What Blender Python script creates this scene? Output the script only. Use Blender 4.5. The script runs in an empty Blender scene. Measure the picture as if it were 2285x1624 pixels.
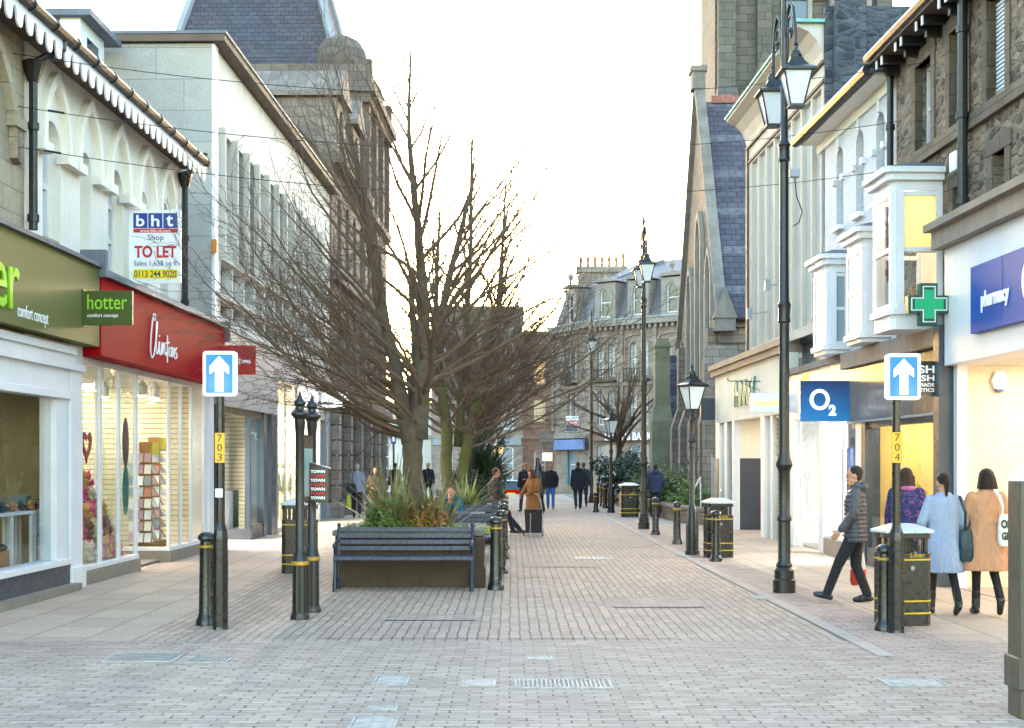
import bpy, bmesh, math, random
from mathutils import Vector, Matrix, noise
R = math.radians
sc = bpy.context.scene
COL = sc.collection
# ------------------------------------------------------------------ camera, sky, sun, exposure
FPX, CX, HY, EYE = 3170.0, 1142.0, 1030.0, 1.75      # focal length and horizon in units of a 2284 px wide picture
cam_d = bpy.data.cameras.new('camera'); cam = bpy.data.objects.new('camera', cam_d); COL.objects.link(cam)
cam.location = (0, 0, EYE); cam.rotation_euler = (R(90), 0, 0)
cam_d.sensor_width = 36; cam_d.lens = 36 * FPX / 2284
cam_d.shift_y = (HY - 812) / 2284; cam_d.clip_end = 2000; cam_d.clip_start = .1
sc.camera = cam
w = bpy.data.worlds.new('World'); sc.world = w; w.use_nodes = True
nt = w.node_tree; bg = nt.nodes['Background']
sky = nt.nodes.new('ShaderNodeTexSky'); sky.sky_type = 'NISHITA'; sky.sun_disc = False
SUN_EL, SUN_ROT = R(4.0), R(0)
EX = 4.25                               # dusk street exposed for the shade
sky.sun_elevation = SUN_EL; sky.sun_rotation = SUN_ROT; sky.air_density = 1.0; sky.dust_density = 1.0; sky.ozone_density = 1.4
nt.links.new(sky.outputs[0], bg.inputs[0]); bg.inputs[1].default_value = .15
sd = bpy.data.lights.new('sun', 'SUN'); sd.energy = .6; sd.angle = R(10); sd.color = (1, .93, .82)
so = bpy.data.objects.new('sun', sd); COL.objects.link(so)
so.rotation_euler = Vector((math.sin(SUN_ROT) * math.cos(SUN_EL), math.cos(SUN_ROT) * math.cos(SUN_EL), math.sin(SUN_EL))).to_track_quat('Z', 'Y').to_euler()
sc.view_settings.view_transform = 'Standard'; sc.view_settings.look = 'None'
sc.view_settings.gamma = 1; sc.view_settings.use_curve_mapping = False
sc.view_settings.exposure = EX
sc.cycles.max_bounces = 8; sc.cycles.transparent_max_bounces = 16; sc.cycles.caustics_reflective = False; sc.cycles.caustics_refractive = False
sc.cycles.sample_clamp_indirect = 6
# ------------------------------------------------------------------ helpers
def G(x, y):                       # picture point on the ground -> (X, Y)
    Y = FPX * EYE / (y - HY); return ((x - CX) * Y / FPX, Y)
def XX(x, Y): return (x - CX) * Y / FPX
def ZZ(y, Y): return EYE + (HY - y) * Y / FPX
AL, KL = -6.433, .0183             # left building line X = AL + KL*Y
AR, KR = 6.67, -.0259
def YL(x): return -AL * FPX / (58 - (x - 1142))
def YR(x): return AR * FPX / ((x - 1142) + 82)
def lin(h):
    h = h.lstrip('#'); v = [int(h[i:i + 2], 16) / 255 for i in (0, 2, 4)]
    return tuple(((c / 12.92) if c <= .04045 else ((c + .055) / 1.055) ** 2.4) for c in v) + (1,)
OFF = {}
def topo(o):
    while o.parent: o = o.parent
    return o
def tag(o, label=None, cat=None, group=None, kind=None):
    if label: o['label'] = label
    if cat: o['category'] = cat
    if group: o['group'] = group
    if kind: o['kind'] = kind
    return o
def thing(name, label, cat, loc=(0, 0, 0), rz=0, group=None, off=None):
    o = bpy.data.objects.new(name, None); COL.objects.link(o); o.empty_display_size = .1
    o.location = loc; o.rotation_euler = (0, 0, rz)
    if off is not None: OFF[o.name] = Vector(off)
    return tag(o, label, cat, group)
def front(side, name, label, cat, Yref, group=None):
    """root on the left or right building line; local x runs to the viewer's right along the wall, -y is out to the street, u = local x + offset"""
    if side == 'L':
        return thing(name, label, cat, (AL + KL * Yref, Yref, 0), math.atan2(1, KL), group, off=(-Yref, 0, 0))
    return thing(name, label, cat, (AR + KR * Yref, Yref, 0), math.atan2(-1, -KR), group, off=(Yref, 0, 0))
class MB:
    def __init__(s): s.v = []; s.f = []; s.mi = []; s.cm = 0
    def add(s, vs, fs):
        b = len(s.v); s.v += [tuple(p) for p in vs]; s.f += [[b + i for i in f] for f in fs]; s.mi += [s.cm] * len(fs)
    def box(s, x0, x1, y0, y1, z0, z1):
        s.add([(x0, y0, z0), (x1, y0, z0), (x1, y1, z0), (x0, y1, z0), (x0, y0, z1), (x1, y0, z1), (x1, y1, z1), (x0, y1, z1)],
              [(0, 3, 2, 1), (4, 5, 6, 7), (0, 1, 5, 4), (1, 2, 6, 5), (2, 3, 7, 6), (3, 0, 4, 7)])
        return s
    def frust(s, x0, x1, y0, y1, z0, z1, ins):       # box whose top is inset
        if not isinstance(ins, tuple): ins = (ins, ins)
        a, b = ins
        s.add([(x0, y0, z0), (x1, y0, z0), (x1, y1, z0), (x0, y1, z0), (x0 + a, y0 + b, z1), (x1 - a, y0 + b, z1), (x1 - a, y1 - b, z1), (x0 + a, y1 - b, z1)],
              [(0, 3, 2, 1), (4, 5, 6, 7), (0, 1, 5, 4), (1, 2, 6, 5), (2, 3, 7, 6), (3, 0, 4, 7)]); return s
    def quad(s, *p): s.add(p, [tuple(range(len(p)))]); return s
    def prism(s, pts, a, b, axis='y'):               # polygon pts extruded from a to b on an axis
        n = len(pts)
        def mk(p, t): return (p[0], t, p[1]) if axis == 'y' else ((t, p[0], p[1]) if axis == 'x' else (p[0], p[1], t))
        s.add([mk(p, a) for p in pts] + [mk(p, b) for p in pts],
              [tuple(range(n))[::-1], tuple(range(n, 2 * n))] + [(i, (i + 1) % n, n + (i + 1) % n, n + i) for i in range(n)]); return s
    def lathe(s, prof, cx=0, cy=0, n=16, flute=0, sx=1, sy=1):  # prof: (r, z)
        vs = []
        for r, z in prof:
            for k in range(n):
                rr = r * (1 - (flute if k % 2 else 0)); a = 2 * math.pi * (k + .5) / n
                vs.append((cx + rr * sx * math.cos(a), cy + rr * sy * math.sin(a), z))
        fs = [(i * n + k, i * n + (k + 1) % n, (i + 1) * n + (k + 1) % n, (i + 1) * n + k) for i in range(len(prof) - 1) for k in range(n)]
        fs += [tuple(range(n))[::-1], tuple((len(prof) - 1) * n + k for k in range(n))]
        s.add(vs, fs); return s
    def tube(s, pts, r, n=6, cap=True):
        pts = [Vector(p) for p in pts]; m = len(pts)
        rs = r if isinstance(r, (list, tuple)) else [r] * m
        vs = []; pn = None
        for i, p in enumerate(pts):
            d = (pts[min(i + 1, m - 1)] - pts[max(i - 1, 0)])
            if d.length < 1e-9: d = Vector((0, 0, 1))
            d.normalize()
            if pn is None:
                up = Vector((0, 0, 1)) if abs(d.z) < .9 else Vector((1, 0, 0)); a = d.cross(up).normalized()
            else:
                a = pn - d * pn.dot(d)
                if a.length < 1e-6: a = d.orthogonal()
                a.normalize()
            pn = a; b = d.cross(a)
            for k in range(n):
                t = 2 * math.pi * k / n; vs.append(p + (a * math.cos(t) + b * math.sin(t)) * rs[i])
        fs = [(i * n + k, i * n + (k + 1) % n, (i + 1) * n + (k + 1) % n, (i + 1) * n + k) for i in range(m - 1) for k in range(n)]
        if cap: fs += [tuple(range(n))[::-1], tuple((m - 1) * n + k for k in range(n))]
        s.add(vs, fs); return s
    def ball(s, c, r, nu=10, nv=6):
        rx, ry, rz = r if isinstance(r, tuple) else (r, r, r)
        vs = [(c[0], c[1], c[2] - rz)]
        for j in range(1, nv):
            t = -math.pi / 2 + math.pi * j / nv
            for k in range(nu): a = 2 * math.pi * k / nu; vs.append((c[0] + rx * math.cos(t) * math.cos(a), c[1] + ry * math.cos(t) * math.sin(a), c[2] + rz * math.sin(t)))
        vs.append((c[0], c[1], c[2] + rz)); L = len(vs) - 1
        fs = [(0, 1 + (k + 1) % nu, 1 + k) for k in range(nu)] + [(L, L - nu + k, L - nu + (k + 1) % nu) for k in range(nu)]
        fs += [(1 + j * nu + k, 1 + j * nu + (k + 1) % nu, 1 + (j + 1) * nu + (k + 1) % nu, 1 + (j + 1) * nu + k) for j in range(nv - 2) for k in range(nu)]
        s.add(vs, fs); return s
    def build(s, name, mat, parent=None, smooth=False, bevel=0, fix=True):
        me = bpy.data.meshes.new(name)
        off = OFF.get(topo(parent).name, Vector((0, 0, 0))) if parent else Vector((0, 0, 0))
        me.from_pydata([(x + off.x, y + off.y, z + off.z) for x, y, z in s.v], [], s.f); me.update()
        mats = mat if isinstance(mat, (list, tuple)) else [mat]
        for m in mats: me.materials.append(m)
        if len(mats) > 1:
            for p, i in zip(me.polygons, s.mi): p.material_index = i
        if fix or bevel:
            bm = bmesh.new(); bm.from_mesh(me)
            if fix: bmesh.ops.recalc_face_normals(bm, faces=bm.faces)
            if bevel:
                es = [e for e in bm.edges if len(e.link_faces) == 2 and e.calc_face_angle(0) > .6]
                bmesh.ops.bevel(bm, geom=es, offset=bevel, segments=2, affect='EDGES', profile=.5)
            bm.to_mesh(me); bm.free()
        uvbox(me)
        if smooth: me.polygons.foreach_set('use_smooth', [True] * len(me.polygons))
        o = bpy.data.objects.new(name, me); COL.objects.link(o)
        if parent: o.parent = parent
        return o
def uvbox(me):
    uv = me.uv_layers.new(name='UVMap').data
    co = me.vertices
    for p in me.polygons:
        n = p.normal; ax = 2 if abs(n.z) > .75 else (0 if abs(n.x) > abs(n.y) else 1)
        for li in p.loop_indices:
            c = co[me.loops[li].vertex_index].co
            uv[li].uv = (c.x, c.y) if ax == 2 else ((c.y, c.z) if ax == 0 else (c.x, c.z))
def copy_tree(o, parent=None):
    c = o.copy(); COL.objects.link(c); c.parent = parent
    if o.name in OFF: OFF[c.name] = OFF[o.name]
    for ch in list(o.children): copy_tree(ch, c)
    return c
def smooth_by(o, ang=40):
    me = o.data; me.polygons.foreach_set('use_smooth', [True] * len(me.polygons))
    try: me.set_sharp_from_angle(angle=R(ang))
    except Exception: pass
    return o
# ------------------------------------------------------------------ materials
def newmat(name):
    m = bpy.data.materials.new(name); m.use_nodes = True
    return m, m.node_tree.nodes, m.node_tree.links, m.node_tree.nodes['Principled BSDF']
def ramp(N, L, src, a, b, c0, c1):
    r = N.new('ShaderNodeValToRGB'); r.color_ramp.elements[0].position = a; r.color_ramp.elements[1].position = b
    r.color_ramp.elements[0].color = c0; r.color_ramp.elements[1].color = c1; L.new(src, r.inputs[0]); return r.outputs[0]
def mixc(N, L, f, a, b, mode='MIX'):
    m = N.new('ShaderNodeMix'); m.data_type = 'RGBA'; m.blend_type = mode
    for i, v in ((0, f), (6, a), (7, b)):
        if isinstance(v, (int, float)): m.inputs[i].default_value = v
        elif isinstance(v, tuple): m.inputs[i].default_value = v
        else: L.new(v, m.inputs[i])
    return m.outputs[2]
def noi(N, L, vec, scale, detail=4, rough=.55, dist=0):
    n = N.new('ShaderNodeTexNoise'); n.inputs['Scale'].default_value = scale; n.inputs['Detail'].default_value = detail
    n.inputs['Roughness'].default_value = rough; n.inputs['Distortion'].default_value = dist
    if vec is not None: L.new(vec, n.inputs['Vector'])
    return n.outputs[0]
def scl(c, k): return (min(c[0] * k, 1), min(c[1] * k, 1), min(c[2] * k, 1), 1)
def plain(name, col, rough=.6, metal=0, var=.18, scale=3, bump=.05, spec=.5, streak=0, coord='Object'):
    m, N, L, B = newmat(name); c = lin(col) if isinstance(col, str) else col
    tc = N.new('ShaderNodeTexCoord'); v = tc.outputs[coord]
    n1 = noi(N, L, v, scale, 5, .6)
    colr = ramp(N, L, n1, .3, .7, scl(c, 1 - var), scl(c, 1 + var))
    if streak:
        mp = N.new('ShaderNodeMapping'); mp.inputs['Scale'].default_value = (7, 7, .35); L.new(v, mp.inputs[0])
        n2 = noi(N, L, mp.outputs[0], 1.3, 5, .65)
        f = ramp(N, L, n2, .5, .75, (0, 0, 0, 1), (streak, streak, streak, 1))
        colr = mixc(N, L, f, colr, scl(c, .35))
    L.new(colr, B.inputs['Base Color'])
    n3 = noi(N, L, v, scale * 4, 3)
    rr = ramp(N, L, n3, .3, .7, (max(rough - .1, .02),) * 3 + (1,), (min(rough + .12, 1),) * 3 + (1,)); B.inputs['Roughness'].default_value = rough
    if bump: L.new(rr, B.inputs['Roughness'])
    B.inputs['Metallic'].default_value = metal; B.inputs['Specular IOR Level'].default_value = spec
    if bump:
        n4 = noi(N, L, v, scale * 12, 4); b = N.new('ShaderNodeBump'); b.inputs['Strength'].default_value = min(bump * 6, 1); b.inputs['Distance'].default_value = bump * .1
        L.new(n4, b.inputs['Height']); L.new(b.outputs[0], B.inputs['Normal'])
    return m
def blocks(name, c1, c2, mortar, bw, bh, ms=.01, rough=.85, bump=.01, dirt=.35, dirtc='#3a352f', swap=False, warp=0, sq=0, offs=.5, mbias=0, coord='UV', rubble=0, moss=0, jn=0, line=0):
    """coursed stone / brick / slate / paving: brick texture on metre UVs, per-block tint, dirt patches"""
    m, N, L, B = newmat(name)
    tc = N.new('ShaderNodeTexCoord'); v = tc.outputs[coord]
    if swap:
        sp = N.new('ShaderNodeSeparateXYZ'); cb = N.new('ShaderNodeCombineXYZ'); L.new(v, sp.inputs[0]); L.new(sp.outputs[0], cb.inputs[1]); L.new(sp.outputs[1], cb.inputs[0]); v = cb.outputs[0]
    v0 = v
    if warp:
        n = N.new('ShaderNodeTexNoise'); n.inputs['Scale'].default_value = 3.5; n.inputs['Detail'].default_value = 2; L.new(v, n.inputs['Vector'])
        s1 = N.new('ShaderNodeVectorMath'); s1.operation = 'MULTIPLY_ADD'; L.new(n.outputs[1], s1.inputs[0]); s1.inputs[1].default_value = (warp, warp, 0); L.new(v, s1.inputs[2]); v = s1.outputs[0]
    bt = N.new('ShaderNodeTexBrick'); L.new(v, bt.inputs['Vector'])
    bt.inputs['Scale'].default_value = 1; bt.inputs['Brick Width'].default_value = bw; bt.inputs['Row Height'].default_value = bh
    bt.inputs['Mortar Size'].default_value = ms; bt.inputs['Mortar Smooth'].default_value = .25; bt.inputs['Bias'].default_value = mbias
    bt.offset = offs; bt.squash = 1 if not sq else .7; bt.squash_frequency = 2
    a, b_, mo = lin(c1), lin(c2), lin(mortar)
    bt.inputs['Color1'].default_value = a; bt.inputs['Color2'].default_value = b_; bt.inputs['Mortar'].default_value = mo
    if jn:
        avg = tuple((x + y) / 2 * .86 for x, y in zip(a, b_)); L.new(ramp(N, L, noi(N, L, v0, 5.5, 3, .6), .5 - .1, .5 + .16, avg[:3] + (1,), mo), bt.inputs['Mortar'])
    n1 = noi(N, L, v0, 22, 5, .65); g = ramp(N, L, n1, .25, .75, (.72, .72, .72, 1), (1.0, 1.0, 1.0, 1))
    col = mixc(N, L, 1.0, bt.outputs[0], g, 'MULTIPLY')
    if line:                                    # dark, wandering joints along the courses
        sp2 = N.new('ShaderNodeSeparateXYZ'); L.new(v, sp2.inputs[0]); md = N.new('ShaderNodeMath'); md.operation = 'PINGPONG'; L.new(sp2.outputs[1], md.inputs[0]); md.inputs[1].default_value = bh / 2
        lf = ramp(N, L, md.outputs[0], line, line * 1.8, (.9, .9, .9, 1), (0, 0, 0, 1)); lm_ = ramp(N, L, noi(N, L, v0, 1.1, 3), .35, .6, (.25, .25, .25, 1), (1, 1, 1, 1)); col = mixc(N, L, mixc(N, L, 1.0, lf, lm_, 'MULTIPLY'), col, mo)
    n2 = noi(N, L, v0, .7, 6, .7, .4); f = ramp(N, L, n2, .48, .72, (0, 0, 0, 1), (dirt, dirt, dirt, 1))
    col = mixc(N, L, f, col, lin(dirtc))
    if jn:
        wz = ramp(N, L, noi(N, L, v0, .16, 5, .6, .6), .35, .68, (.84, .85, .88, 1), (1.1, 1.06, 1.02, 1)); col = mixc(N, L, 1.0, col, wz, 'MULTIPLY')
        vg = N.new('ShaderNodeTexVoronoi'); vg.inputs['Scale'].default_value = 1.7; L.new(v0, vg.inputs['Vector']); gm = ramp(N, L, vg.outputs['Distance'], .035, .05, (.45, .45, .45, 1), (0, 0, 0, 1)); col = mixc(N, L, gm, col, lin('#5f5a55'))
    if moss:
        n5 = noi(N, L, v0, .9, 6, .75, .2); f5 = ramp(N, L, n5, .55, .7, (0, 0, 0, 1), (moss, moss, moss, 1)); col = mixc(N, L, f5, col, lin('#4c5226'))
    L.new(col, B.inputs['Base Color']); B.inputs['Roughness'].default_value = max(rough, .8) if coord == 'UV' and rough > .55 else rough; B.inputs['Specular IOR Level'].default_value = .25
    hgt = N.new('ShaderNodeMath'); hgt.operation = 'MULTIPLY_ADD'; L.new(bt.outputs[1], hgt.inputs[0]); hgt.inputs[1].default_value = -1.0
    nb = noi(N, L, v0, 14 if not rubble else 7, 4); L.new(nb, hgt.inputs[2])
    b = N.new('ShaderNodeBump'); b.inputs['Strength'].default_value = .8; b.inputs['Distance'].default_value = bump; L.new(hgt.outputs[0], b.inputs['Height']); L.new(b.outputs[0], B.inputs['Normal'])
    return m
def rubble(name, c1, c2, mortar, s=4.6):
    m, N, L, B = newmat(name); tc = N.new('ShaderNodeTexCoord'); mp = N.new('ShaderNodeMapping'); mp.inputs['Scale'].default_value = (s, s * 1.9, s); L.new(tc.outputs['UV'], mp.inputs[0])
    vo = N.new('ShaderNodeTexVoronoi'); vo.feature = 'F1'; vo.distance = 'CHEBYCHEV'; vo.inputs['Scale'].default_value = 1; vo.inputs['Randomness'].default_value = .75; L.new(mp.outputs[0], vo.inputs['Vector'])
    ve = N.new('ShaderNodeTexVoronoi'); ve.feature = 'DISTANCE_TO_EDGE'; ve.inputs['Scale'].default_value = 1; ve.inputs['Randomness'].default_value = .75; L.new(mp.outputs[0], ve.inputs['Vector'])
    sp = N.new('ShaderNodeSeparateColor'); L.new(vo.outputs['Color'], sp.inputs[0])
    c = ramp(N, L, sp.outputs[0], .1, .95, lin(c1), lin(c2))
    g = ramp(N, L, noi(N, L, tc.outputs['UV'], 18, 5, .7), .25, .75, (.5, .5, .5, 1), (1, 1, 1, 1)); c = mixc(N, L, 1.0, c, g, 'MULTIPLY')
    e = ramp(N, L, ve.outputs['Distance'], .02, .09, (1, 1, 1, 1), (0, 0, 0, 1)); c = mixc(N, L, e, c, lin(mortar))
    L.new(c, B.inputs['Base Color']); B.inputs['Roughness'].default_value = .9
    b = N.new('ShaderNodeBump'); b.inputs['Strength'].default_value = 1; b.inputs['Distance'].default_value = .03
    h = N.new('ShaderNodeMath'); h.operation = 'MINIMUM'; L.new(ve.outputs['Distance'], h.inputs[0]); h.inputs[1].default_value = .2
    h2 = N.new('ShaderNodeMath'); h2.operation = 'MULTIPLY_ADD'; L.new(h.outputs[0], h2.inputs[0]); h2.inputs[1].default_value = 4; L.new(noi(N, L, tc.outputs['UV'], 12, 5), h2.inputs[2])
    L.new(h2.outputs[0], b.inputs['Height']); L.new(b.outputs[0], B.inputs['Normal']); return m
def glass_mat(name, tint=(.92, .95, .95, 1), refl=1.0):
    m, N, L, B = newmat(name); N.remove(B); out = N['Material Output']
    t = N.new('ShaderNodeBsdfTransparent'); t.inputs[0].default_value = tint; g = N.new('ShaderNodeBsdfGlossy'); g.inputs['Roughness'].default_value = .01
    fr = N.new('ShaderNodeLayerWeight'); fr.inputs[0].default_value = .5; mx = N.new('ShaderNodeMixShader')
    pw = N.new('ShaderNodeMath'); pw.operation = 'POWER'; L.new(fr.outputs['Facing'], pw.inputs[0]); pw.inputs[1].default_value = 4
    mu = N.new('ShaderNodeMath'); mu.operation = 'MULTIPLY_ADD'; L.new(pw.outputs[0], mu.inputs[0]); mu.inputs[1].default_value = .45 * refl; mu.inputs[2].default_value = .03
    tc = N.new('ShaderNodeTexCoord'); b = N.new('ShaderNodeBump'); b.inputs['Strength'].default_value = .15; b.inputs['Distance'].default_value = .02; L.new(noi(N, L, tc.outputs['Object'], .9, 1), b.inputs['Height']); L.new(b.outputs[0], g.inputs['Normal'])
    L.new(mu.outputs[0], mx.inputs[0]); L.new(t.outputs[0], mx.inputs[1]); L.new(g.outputs[0], mx.inputs[2]); L.new(mx.outputs[0], out.inputs[0]); return m
def emis(name, col, s, var=0):
    m, N, L, B = newmat(name); c = lin(col); B.inputs['Base Color'].default_value = c
    if var:
        tc = N.new('ShaderNodeTexCoord'); k = ramp(N, L, noi(N, L, tc.outputs['Object'], 1.6, 3), .3, .7, scl(c, 1 - var), c); L.new(k, B.inputs['Emission Color'])
    else: B.inputs['Emission Color'].default_value = c
    B.inputs['Emission Strength'].default_value = s * 2 ** -EX; B.inputs['Roughness'].default_value = .5; return m
M = {}
def MAT(k, f): M[k] = f; return f
MAT('cream', plain('cream_render', '#e2ddd0', .8, 0, .07, 1.2, .06, streak=.14))
MAT('creamstone', blocks('weathered_cream_ashlar', '#b7ab92', '#a89c84', '#8d836f', .6, .3, .006, dirt=.55, dirtc='#5c5347'))
MAT('white', plain('white_gloss_paint', '#d6d8dc', .45, 0, .06, 2, .02, streak=.1))
MAT('whitebrick', blocks('white_painted_brick', '#dcdde0', '#d6d7da', '#cfd1d4', .22, .075, .006, bump=.006, dirt=.06, dirtc='#8f9296', rough=.7))
MAT('concrete', blocks('large_ashlar_panels', '#b3aea5', '#a8a6a2', '#8d8a84', 1.1, .62, .008, dirt=.4, dirtc='#75706a', bump=.003))
MAT('whiteconc', plain('white_concrete_band', '#cdc8c0', .8, 0, .1, 1.1, .06, streak=.3))
MAT('fluted', plain('pale_concrete_ribs', '#bdb6ac', .8, 0, .07, 1.5, .05, streak=.15))
MAT('eavebrown', plain('brown_fascia_board', '#5c4c40', .7, 0, .2, 2, .1))
MAT('black', plain('black_gloss_paint', '#111316', .3, 0, .05, 4, .008, spec=.6))
MAT('blackiron', plain('black_cast_iron', '#121212', .4, 0, .06, 6, .015, spec=.6))
MAT('gold', plain('worn_gold_paint', '#a8862f', .4, .3, .2, 8, .03))
MAT('yellowtape', plain('yellow_band_paint', '#c79f16', .5, 0, .1, 6, .02))
MAT('grey', plain('grey_paint', '#8f949a', .5, 0, .07, 2, .02))
MAT('lead', plain('lead_flashing', '#5f6670', .6, .1, .25, 2, .1, streak=.3))
MAT('darkmetal', plain('slate_blue_metal', '#2f3e4b', .4, .2, .12, 2, .02))
MAT('slate', blocks('slate_roof', '#4a4952', '#585660', '#2c2b34', .3, .17, .008, rough=.6, bump=.02, dirt=.4, dirtc='#44525e'))
def banded_slate():
    m = blocks('banded_slate_roof', '#4a4853', '#5b5864', '#2b2a33', .34, .2, .009, rough=.6, bump=.02, dirt=.3, dirtc='#4b4f5f')
    N = m.node_tree.nodes; L = m.node_tree.links; B = N['Principled BSDF']; src = B.inputs['Base Color'].links[0].from_socket
    tc = N.new('ShaderNodeTexCoord'); sp = N.new('ShaderNodeSeparateXYZ'); L.new(tc.outputs['UV'], sp.inputs[0])
    a = N.new('ShaderNodeMath'); a.operation = 'MODULO'; L.new(sp.outputs[1], a.inputs[0]); a.inputs[1].default_value = 1.42
    b = N.new('ShaderNodeMath'); b.operation = 'LESS_THAN'; L.new(a.outputs[0], b.inputs[0]); b.inputs[1].default_value = .27
    f = N.new('ShaderNodeMath'); f.operation = 'MULTIPLY'; L.new(b.outputs[0], f.inputs[0]); L.new(ramp(N, L, noi(N, L, tc.outputs['UV'], 5, 3), .35, .6, (.1, .1, .1, 1), (.4, .4, .4, 1)), f.inputs[1])
    L.new(mixc(N, L, f.outputs[0], src, lin('#84888c')), B.inputs['Base Color']); return m
MAT('slateband', banded_slate())
MAT('stone', blocks('sandstone_ashlar', '#978a80', '#82776e', '#665d56', .55, .3, .009, dirt=.55, dirtc='#4d463d'))
MAT('towerstone', blocks('dark_pavilion_stone', '#7c716a', '#6b615b', '#524b46', .6, .32, .01, dirt=.6, dirtc='#46413c', moss=.12))
MAT('churchstone', blocks('church_sandstone', '#8d8278', '#786e66', '#5d564f', .45, .24, .01, dirt=.55, dirtc='#4e4a3d', bump=.02, moss=.2))
MAT('churchdark', blocks('church_tower_stone', '#726d66', '#625e58', '#4d4944', .7, .35, .012, dirt=.5, dirtc='#43443c', moss=.28))
MAT('brownstone', rubble('brown_rubble_stone', '#54473a', '#a08c74', '#776b5d'))
MAT('brownsmooth', blocks('dressed_dark_stone', '#7d7060', '#6b6053', '#514a42', .5, .3, .008, dirt=.6, dirtc='#2f2c29'))
MAT('bluegable', rubble('sooty_gable_stone', '#3a3e46', '#60646c', '#4e5258', 3.4))
MAT('buff', blocks('buff_french_stone', '#a6978b', '#93857a', '#7a6e66', .6, .32, .008, dirt=.45, dirtc='#6d5c4b'))
MAT('coping', plain('mossy_coping_stone', '#77716a', .9, 0, .25, 1.6, .2, streak=.4))
MAT('oldstone', plain('weathered_stone_trim', '#938b82', .85, 0, .15, 1.6, .12, streak=.3))
MAT('pane', plain('window_glass', '#27323a', .06, 0, .3, .8, 0, spec=.9))
MAT('panelight', plain('curtained_glass', '#8f9aa3', .08, 0, .2, .9, 0, spec=.9))
MAT('glass', glass_mat('shop_glass'))
MAT('green', plain('olive_green_panel', '#6a6b3f', .5, 0, .04, 1, 0, spec=.12))
MAT('signgreen', plain('green_hanging_sign', '#3b4a15', .35, 0, .05, 1, 0))
MAT('lime', plain('lime_lettering', '#8ac61c', .4, 0, .05, 3, 0))
MAT('red', plain('red_gloss_panel', '#9c0f18', .6, 0, .02, 1, 0, spec=.04))
MAT('redsign', plain('red_hanging_panel', '#b3161a', .3, 0, .04, 1, .01))
MAT('letterwhite', plain('white_lettering', '#f2f2f2', .4, 0, .02, 3, 0))
MAT('letterdark', plain('navy_lettering', '#1c2540', .5, 0, .05, 3, 0))
MAT('letterred', plain('red_lettering', '#c41a1f', .5, 0, .04, 3, 0))
MAT('signwhite', plain('white_sign_board', '#e8eaf0', .4, 0, .03, 1, 0))
MAT('signblue', plain('royal_blue_print', '#1d3f8f', .4, 0, .05, 1, 0))
MAT('signyellow', plain('yellow_print', '#f0d40a', .4, 0, .03, 1, 0))
MAT('pharm', plain('blue_sign_panel', '#174c9c', .45, 0, .12, .7, 0, spec=.15))
MAT('brownslate', blocks('brown_marble_fascia', '#85766a', '#7a6c62', '#4f463f', .62, 2, .006, rough=.18, bump=.002, dirt=.2, dirtc='#5f5148', offs=0))
MAT('stonefascia', plain('brown_stone_cornice', '#8f8173', .75, 0, .12, 2, .08, streak=.35))
MAT('creamtile', blocks('cream_wall_tiles', '#e3cfae', '#decaa8', '#cdb998', .3, .15, .004, rough=.4, bump=.002, dirt=.08, dirtc='#c9b38e', offs=0))
MAT('stall', plain('grey_granite_stallriser', '#7c756a', .6, 0, .15, 6, .03))
MAT('stalldark', plain('charcoal_stallriser', '#39404a', .4, 0, .1, 3, .02))
MAT('lampon', emis('warm_shop_light', '#ffeed6', 110))
MAT('lampcool', emis('cool_shop_light', '#fff6e6', 140))
MAT('lantern', plain('opal_lantern_glass', '#d8dcdc', .25, 0, .04, 3, 0))
MAT('bark', plain('hornbeam_bark', '#665745', .9, 0, .3, 7, .3))
MAT('twig', plain('bare_twig', '#66513f', .9, 0, .25, 5, 0))
def mossbark():
    m = plain('mossy_bark', '#62563f', .9, 0, .3, 7, .3)
    N = m.node_tree.nodes; L = m.node_tree.links; B = N['Principled BSDF']; src = B.inputs['Base Color'].links[0].from_socket
    tc = N.new('ShaderNodeTexCoord'); f = ramp(N, L, noi(N, L, tc.outputs['Object'], 2.2, 4), .38, .58, (0, 0, 0, 1), (.65, .65, .65, 1))
    L.new(mixc(N, L, f, src, lin('#656b24')), B.inputs['Base Color']); return m
MAT('mossbark', mossbark())
# ------------------------------------------------------------------ openings and walls (local x = along, y = depth into the wall, z = up)
def prof(kind, u0, u1, z1, n=10):
    w_ = u1 - u0; c = (u0 + u1) / 2
    if kind == 'r':
        r = w_ / 2; zs = z1 - r; return [(c - r * math.cos(math.pi * i / n), zs + r * math.sin(math.pi * i / n)) for i in range(n + 1)]
    if kind == 'p':
        zs = z1 - w_ * .866; h = n // 2; L_ = []
        for i in range(h + 1):
            a = math.pi - (math.pi / 3) * i / h; L_.append((u1 + w_ * math.cos(a), zs + w_ * math.sin(a)))
        return L_ + [(2 * c - x, z) for x, z in L_[-2::-1]]
    if kind == 's':
        r = w_ * .14; zs = z1 - r; return [(c - w_ / 2 * math.cos(math.pi * i / n), zs + r * math.sin(math.pi * i / n)) for i in range(n + 1)]
    return [(u0, z1), (u1, z1)]
def path(op, g=0):
    u0, u1, z0, z1 = op[:4]; k = op[4] if len(op) > 4 else 0
    return [(u0 - g, z0)] + prof(k, u0 - g, u1 + g, z1 + g) + [(u1 + g, z0)]
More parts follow.
